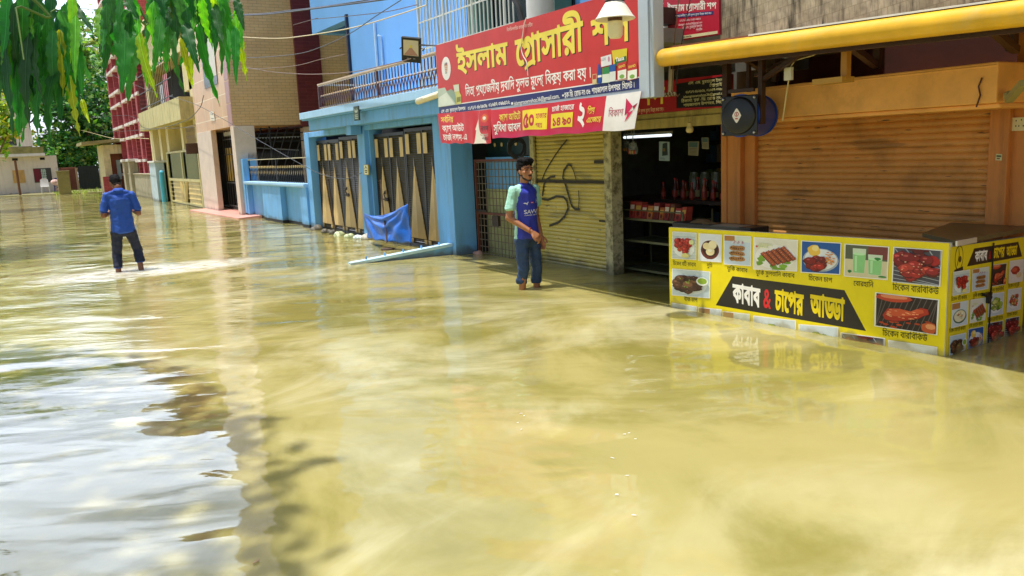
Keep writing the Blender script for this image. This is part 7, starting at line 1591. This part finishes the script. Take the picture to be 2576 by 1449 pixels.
    a = Art(chest, .0004); 
    # seen from the front the man's right (-x) is at the left: flip u so that letters read properly
    a.fn = lambda u, v, h: chest(-u, v, h)
    WHc = (.85,.86,.9)
    def sub(txt, u0, v0, u1, v1, bold): a.text(txt, u0, v0, u1, v1, WHc, bold)
    sub('SAVVY', -.095, 1.145, .115, 1.188, .012); sub('GAMES GROUP', -.09, 1.122, .11, 1.134, .01)
    a.poly([(-.105,1.262),(-.085,1.268),(-.065,1.262),(-.052,1.276),(-.047,1.272),(-.058,1.255),(-.06,1.24),(-.066,1.24),(-.068,1.252),(-.09,1.254)], WHc)
    a.rect(-.018,1.256,.022,1.272,srgb('#d83a5a')); a.rect(-.012,1.262,.016,1.266,WHc)
    a.disc(.075,1.278,.017,.024,srgb('#8fc6e8'),16); a.disc(.075,1.278,.012,.018,srgb('#2a3a9a'),14); a.disc(.078,1.279,.006,.009,WHc,10)
    a.build('chest_print', PRINTM, sh)
    cu = MB(); pts = []
    hull_obj([[((0,-.012,1.474), (.066,.062,.010))]], .006, 'collar', cloth('navy_collar', '#2c3a9a'), sh, 1)
    # jeans rolled below the knee
    jn = [[((0,.0,.93), (.144,.104,.06)), ((-.075,0,.82), (.085,.094,.05)), ((.075,0,.82), (.085,.094,.05))]]+chain([(-.09,.0,.84),(-.108,.03,.52),(-.112,.0,.37)], [(.080,.090,.06),(.060,.064,.05),(.056,.061,.03)])+chain([(.082,.0,.84),(.095,.03,.52),(.100,-.01,.39)], [(.080,.090,.06),(.060,.064,.05),(.056,.061,.03)])
    jn += [[((-.112,.0,.40), (.062,.067,.022)), ((-.112,0,.355), (.060,.065,.012))], [((.100,-.01,.415), (.062,.067,.022)), ((.100,-.01,.37), (.060,.065,.012))]]
    hull_obj(jn, .008, 'jeans', cloth('dark_denim', '#2a4266', .5), R_, 3, None, .024, .06)
    g = MB()
    for s_ in (0,): 
        for i in range(20): a_ = 6.283*i/20; 
    g.tube([(.10+.034*math.cos(q_), .175+.02*math.cos(q_), .965+.034*math.sin(q_)) for q_ in [6.283*i/14 for i in range(15)]], .004, 5); g.build('wrist_thread', mat('red_thread', srgb('#a83a2a'), .7), R_)
    return R_
m2 = man_by_shutter()
p = at_z(1320, 726); fc = Vector((-p.x, -p.y, 0)).normalized(); ang = math.atan2(fc.y, fc.x)-math.pi/2+rad(42)
place(m2, p.x+.05, p.y-.01, ang); WLOC[m2.name] = Vector((p.x, p.y, GZ))
# wading man seen from behind --------------------------------------
def man_wading():
    R_ = thing('person', (0,0,0), 'man in blue polo wading away with trousers rolled up', 'person'); WLOC[R_.name] = Vector((0,0,0))
    hd, HM = turn_pts(head(0, .03, 1.590), (0,-.01,1.49), rad(14), rad(-30), rad(-5))
    legs = chain([(-.075,.0,.88),(-.125,.05,.50),(-.135,-.06,.10),(-.135,.08,.035)], [.066,.044,.038,.033])+chain([(.075,.0,.88),(.16,.10,.53),(.185,-.02,.12),(.19,.11,.04)], [.066,.044,.038,.033])
    # x is his own left; walking away his left is at the picture's left
    torso = [[((0,.0,.95), (.11,.08,.09)), ((0,.0,1.12), (.105,.075,.08))], [((0,0,1.12), (.105,.075,.08)), ((0,-.01,1.32), (.12,.08,.08))], [((-.13,0,1.375), (.034,.036,.03)), ((.13,0,1.375), (.034,.036,.03)), ((0,0,1.32), (.11,.075,.07))], [((0,-.02,1.40), (.05,.05,.03))]]
    neck = [[((0,-.012,1.40), .048), ((0,.0,1.51), .052)]]
    la = [(.172,.0,1.38),(.235,.0,1.10),(.12,.20,1.16)]; ra = [(-.172,.0,1.38),(-.24,-.01,1.10),(-.11,.19,1.15)]
    arms = chain(la, [.044,.040,.028])+chain(ra, [.044,.040,.028]); hands = []
    for w_, s_ in ((Vector(la[2]), -1), (Vector(ra[2]), 1)):
        d = Vector((s_*.75,.45,.35)).normalized(); n_ = Vector((0,-.2,1)); n_ = (n_-d*n_.dot(d)).normalized(); sd = d.cross(n_)
        hands += [[(tuple(w_), (.024,.024,.022)), (tuple(w_+d*.08+sd*.03), (.016,.016,.018)), (tuple(w_+d*.08-sd*.03), (.016,.016,.018))]]
        for i, l in enumerate((.058,.07,.066,.05)):
            b0 = w_+d*.08+sd*(.034-.022*i); b1 = b0+(d+n_*.3).normalized()*l*.5; b2 = b1+(d*.3+n_*.9).normalized()*l*.45; hands += chain([tuple(b0), tuple(b1), tuple(b2)], [.010,.009,.0075])
        t0 = w_+d*.03+sd*.03; hands += chain([tuple(t0), tuple(t0+(d*.6+n_*.7)*.04), tuple(t0+(d*1.1+n_*1.0)*.05)], [.013,.011,.009])
    hull_obj(torso+neck+hd+legs+arms+hands, .0062, 'body', SK2, R_, 4)
    H_ = lambda x, y, z: tuple(HM @ Vector((x, y+.03, z+1.590)))
    hair = [[(H_(0,-.02,.05), (.081,.095,.080))], [(H_(0,.03,.095), (.066,.05,.035)), (H_(0,-.04,.09), (.07,.06,.04))], [(H_(0,-.055,-.005), (.070,.055,.055))], [(H_(0,-.088,.0), (.058,.022,.05))]]
    def fade(c): return 0
    hull_obj(hair, .006, 'hair', HAIR, R_, 2, None, .008, .015)
    hull_obj([[(H_(0,-.072,-.055), (.048,.022,.03)), (H_(0,-.058,-.035), (.062,.042,.03))]], .006, 'shaved_nape', mat('stubbly_nape', srgb('#33231a'), .85, var=.3, scale=80), R_, 2)
    hull_obj([[(H_(-.033,.0735,.013), (.0135,.0085,.0045))], [(H_(.033,.0735,.013), (.0135,.0085,.0045))]], .0018, 'eye', MATS['dark_eye'], R_, 1)
    hull_obj([[(H_(-.054,.066,.034), (.008,.006,.004)), (H_(-.018,.083,.036), (.008,.006,.0045))], [(H_(.054,.066,.034), (.008,.006,.004)), (H_(.018,.083,.036), (.008,.006,.0045))]], .003, 'eyebrow', HAIR, R_, 1)
    st = [[((0,.0,.84), (.168,.128,.03)), ((0,.0,1.10), (.150,.112,.06))], [((0,0,1.10), (.150,.112,.06)), ((0,-.006,1.32), (.160,.115,.08))], [((-.138,0,1.40), (.052,.054,.042)), ((.138,0,1.40), (.052,.054,.042)), ((0,0,1.34), (.158,.112,.08))], [((-.105,-.015,1.42), (.048,.05,.032)), ((.105,-.015,1.42), (.048,.05,.032)), ((0,-.015,1.45), (.076,.073,.03))]]
    sl = [[(la[0], .056), ((.222,.0,1.165), (.062,.068,.022))], [(ra[0], .056), ((-.228,-.004,1.165), (.062,.068,.022))]]
    sh = hull_obj(st+sl, .008, 'polo_shirt', cloth('blue_polo', '#1f4da8', .35), R_, 4, None, .022, .08)
    hull_obj([[((0,-.020,1.474), (.074,.070,.018)), ((0,-.03,1.450), (.082,.076,.014))]], .006, 'collar', cloth('blue_collar', '#1d4fb4'), sh, 1)
    for s_, q_ in ((1, (.225,.0,1.142)), (-1, (-.231,-.004,1.142))): hull_obj([[(q_, (.063,.069,.008))]], .006, 'sleeve_band', cloth('navy_band', '#153a8a'), sh, 1)
    NV_ = cloth('navy_trousers', '#141a30', .5)
    jn = [[((0,.0,.93), (.140,.098,.06)), ((-.08,0,.82), (.085,.094,.05)), ((.08,0,.82), (.085,.094,.05))]]+chain([(-.09,.0,.84),(-.125,.05,.52),(-.132,-.01,.33)], [(.086,.094,.06),(.070,.072,.05),(.066,.070,.03)])+chain([(.09,.0,.84),(.158,.10,.55),(.175,.03,.39)], [(.086,.094,.06),(.070,.072,.05),(.068,.072,.03)])
    tr = hull_obj(jn, .008, 'trousers', NV_, R_, 3, None, .026, .06)
    hull_obj([[((-.132,-.012,.318), (.070,.074,.012))], [((.176,.028,.375), (.071,.075,.012))]], .006, 'rolled_cuff', cloth('blue_cuff', '#2c4a8a'), tr, 1)
    g = MB(); g.tube([(.18,.03,.93),(.187,.02,.80),(.205,.07,.62)], .006, 5); g.build('side_stripe', cloth('pale_stripe', '#cfd3dc'), tr)
    g = MB(); g.obox((.0,.285,1.235), Vector((.036,0,0)), Vector((0,.004,.003)), Vector((0,-.05,.07)).normalized()*.07); o = g.build('phone', mat('black_phone', (.01,.01,.01), .2), None)
    return R_, o
m1, ph = man_wading()
p = at_z(323, 682); fc = Vector((.16, 1, 0)).normalized(); ang = math.atan2(fc.y, fc.x)-math.pi/2
m1.location = (p.x, p.y, -.25); m1.rotation_euler = (0, 0, ang); WLOC[m1.name] = m1.location.copy()
M_ = Matrix.Translation((p.x, p.y, -.25)) @ Matrix.Rotation(ang, 4, 'Z'); c_ = M_ @ Vector((0,.285,1.235))
ph.data.transform(Matrix.Translation((0,-.285,-1.235))); ph.location = c_; ph.rotation_euler = (0, 0, ang); tag(ph, 'black phone held before the man in the blue polo', 'phone')
# ------------------------------------------------------------------ damp, silted band the flood has left just above the water
def damp(m, h=.16, col=(.10,.085,.04), amt=.75):
    nt = m.node_tree; N = nt.nodes; L = nt.links; b = N['Principled BSDF']; lk = b.inputs['Base Color'].links
    if not lk: return
    src = lk[0].from_socket; g = N.new('ShaderNodeNewGeometry'); sp = N.new('ShaderNodeSeparateXYZ'); L.new(g.outputs['Position'], sp.inputs[0])
    n = N.new('ShaderNodeTexNoise'); n.inputs['Scale'].default_value = 5; n.inputs['Detail'].default_value = 6; L.new(g.outputs['Position'], n.inputs['Vector'])
    a = N.new('ShaderNodeMath'); a.operation = 'MULTIPLY_ADD'; L.new(n.outputs['Fac'], a.inputs[0]); a.inputs[1].default_value = -.30; L.new(sp.outputs['Z'], a.inputs[2])
    r = N.new('ShaderNodeMapRange'); r.interpolation_type = 'SMOOTHSTEP'
    for k, v in zip(('From Min', 'From Max', 'To Min', 'To Max'), (-.15, h-.15, amt, 0)): r.inputs[k].default_value = v
    L.new(a.outputs[0], r.inputs['Value'])
    x = N.new('ShaderNodeMix'); x.data_type = 'RGBA'; L.new(r.outputs[0], x.inputs['Factor']); L.new(src, x.inputs['A']); x.inputs['B'].default_value = (*col, 1); L.new(x.outputs['Result'], b.inputs['Base Color'])
for k_ in ('sky_blue_paint', 'yellow_shutter_paint', 'orange_shutter_paint', 'stained_concrete', 'old_whitewash', 'pinkish_marble', 'pale_yellow_paint', 'peeling_paint', 'orange_paint', 'light_wood_panel', 'grained_wood_panel', 'cream_slats', 'pale_blue_grey'): damp(MATS[k_])
damp(PRINT, .07, (.30,.25,.10), .6); damp(MATS['pale_cap_paint'], .05, (.3,.27,.15), .5)
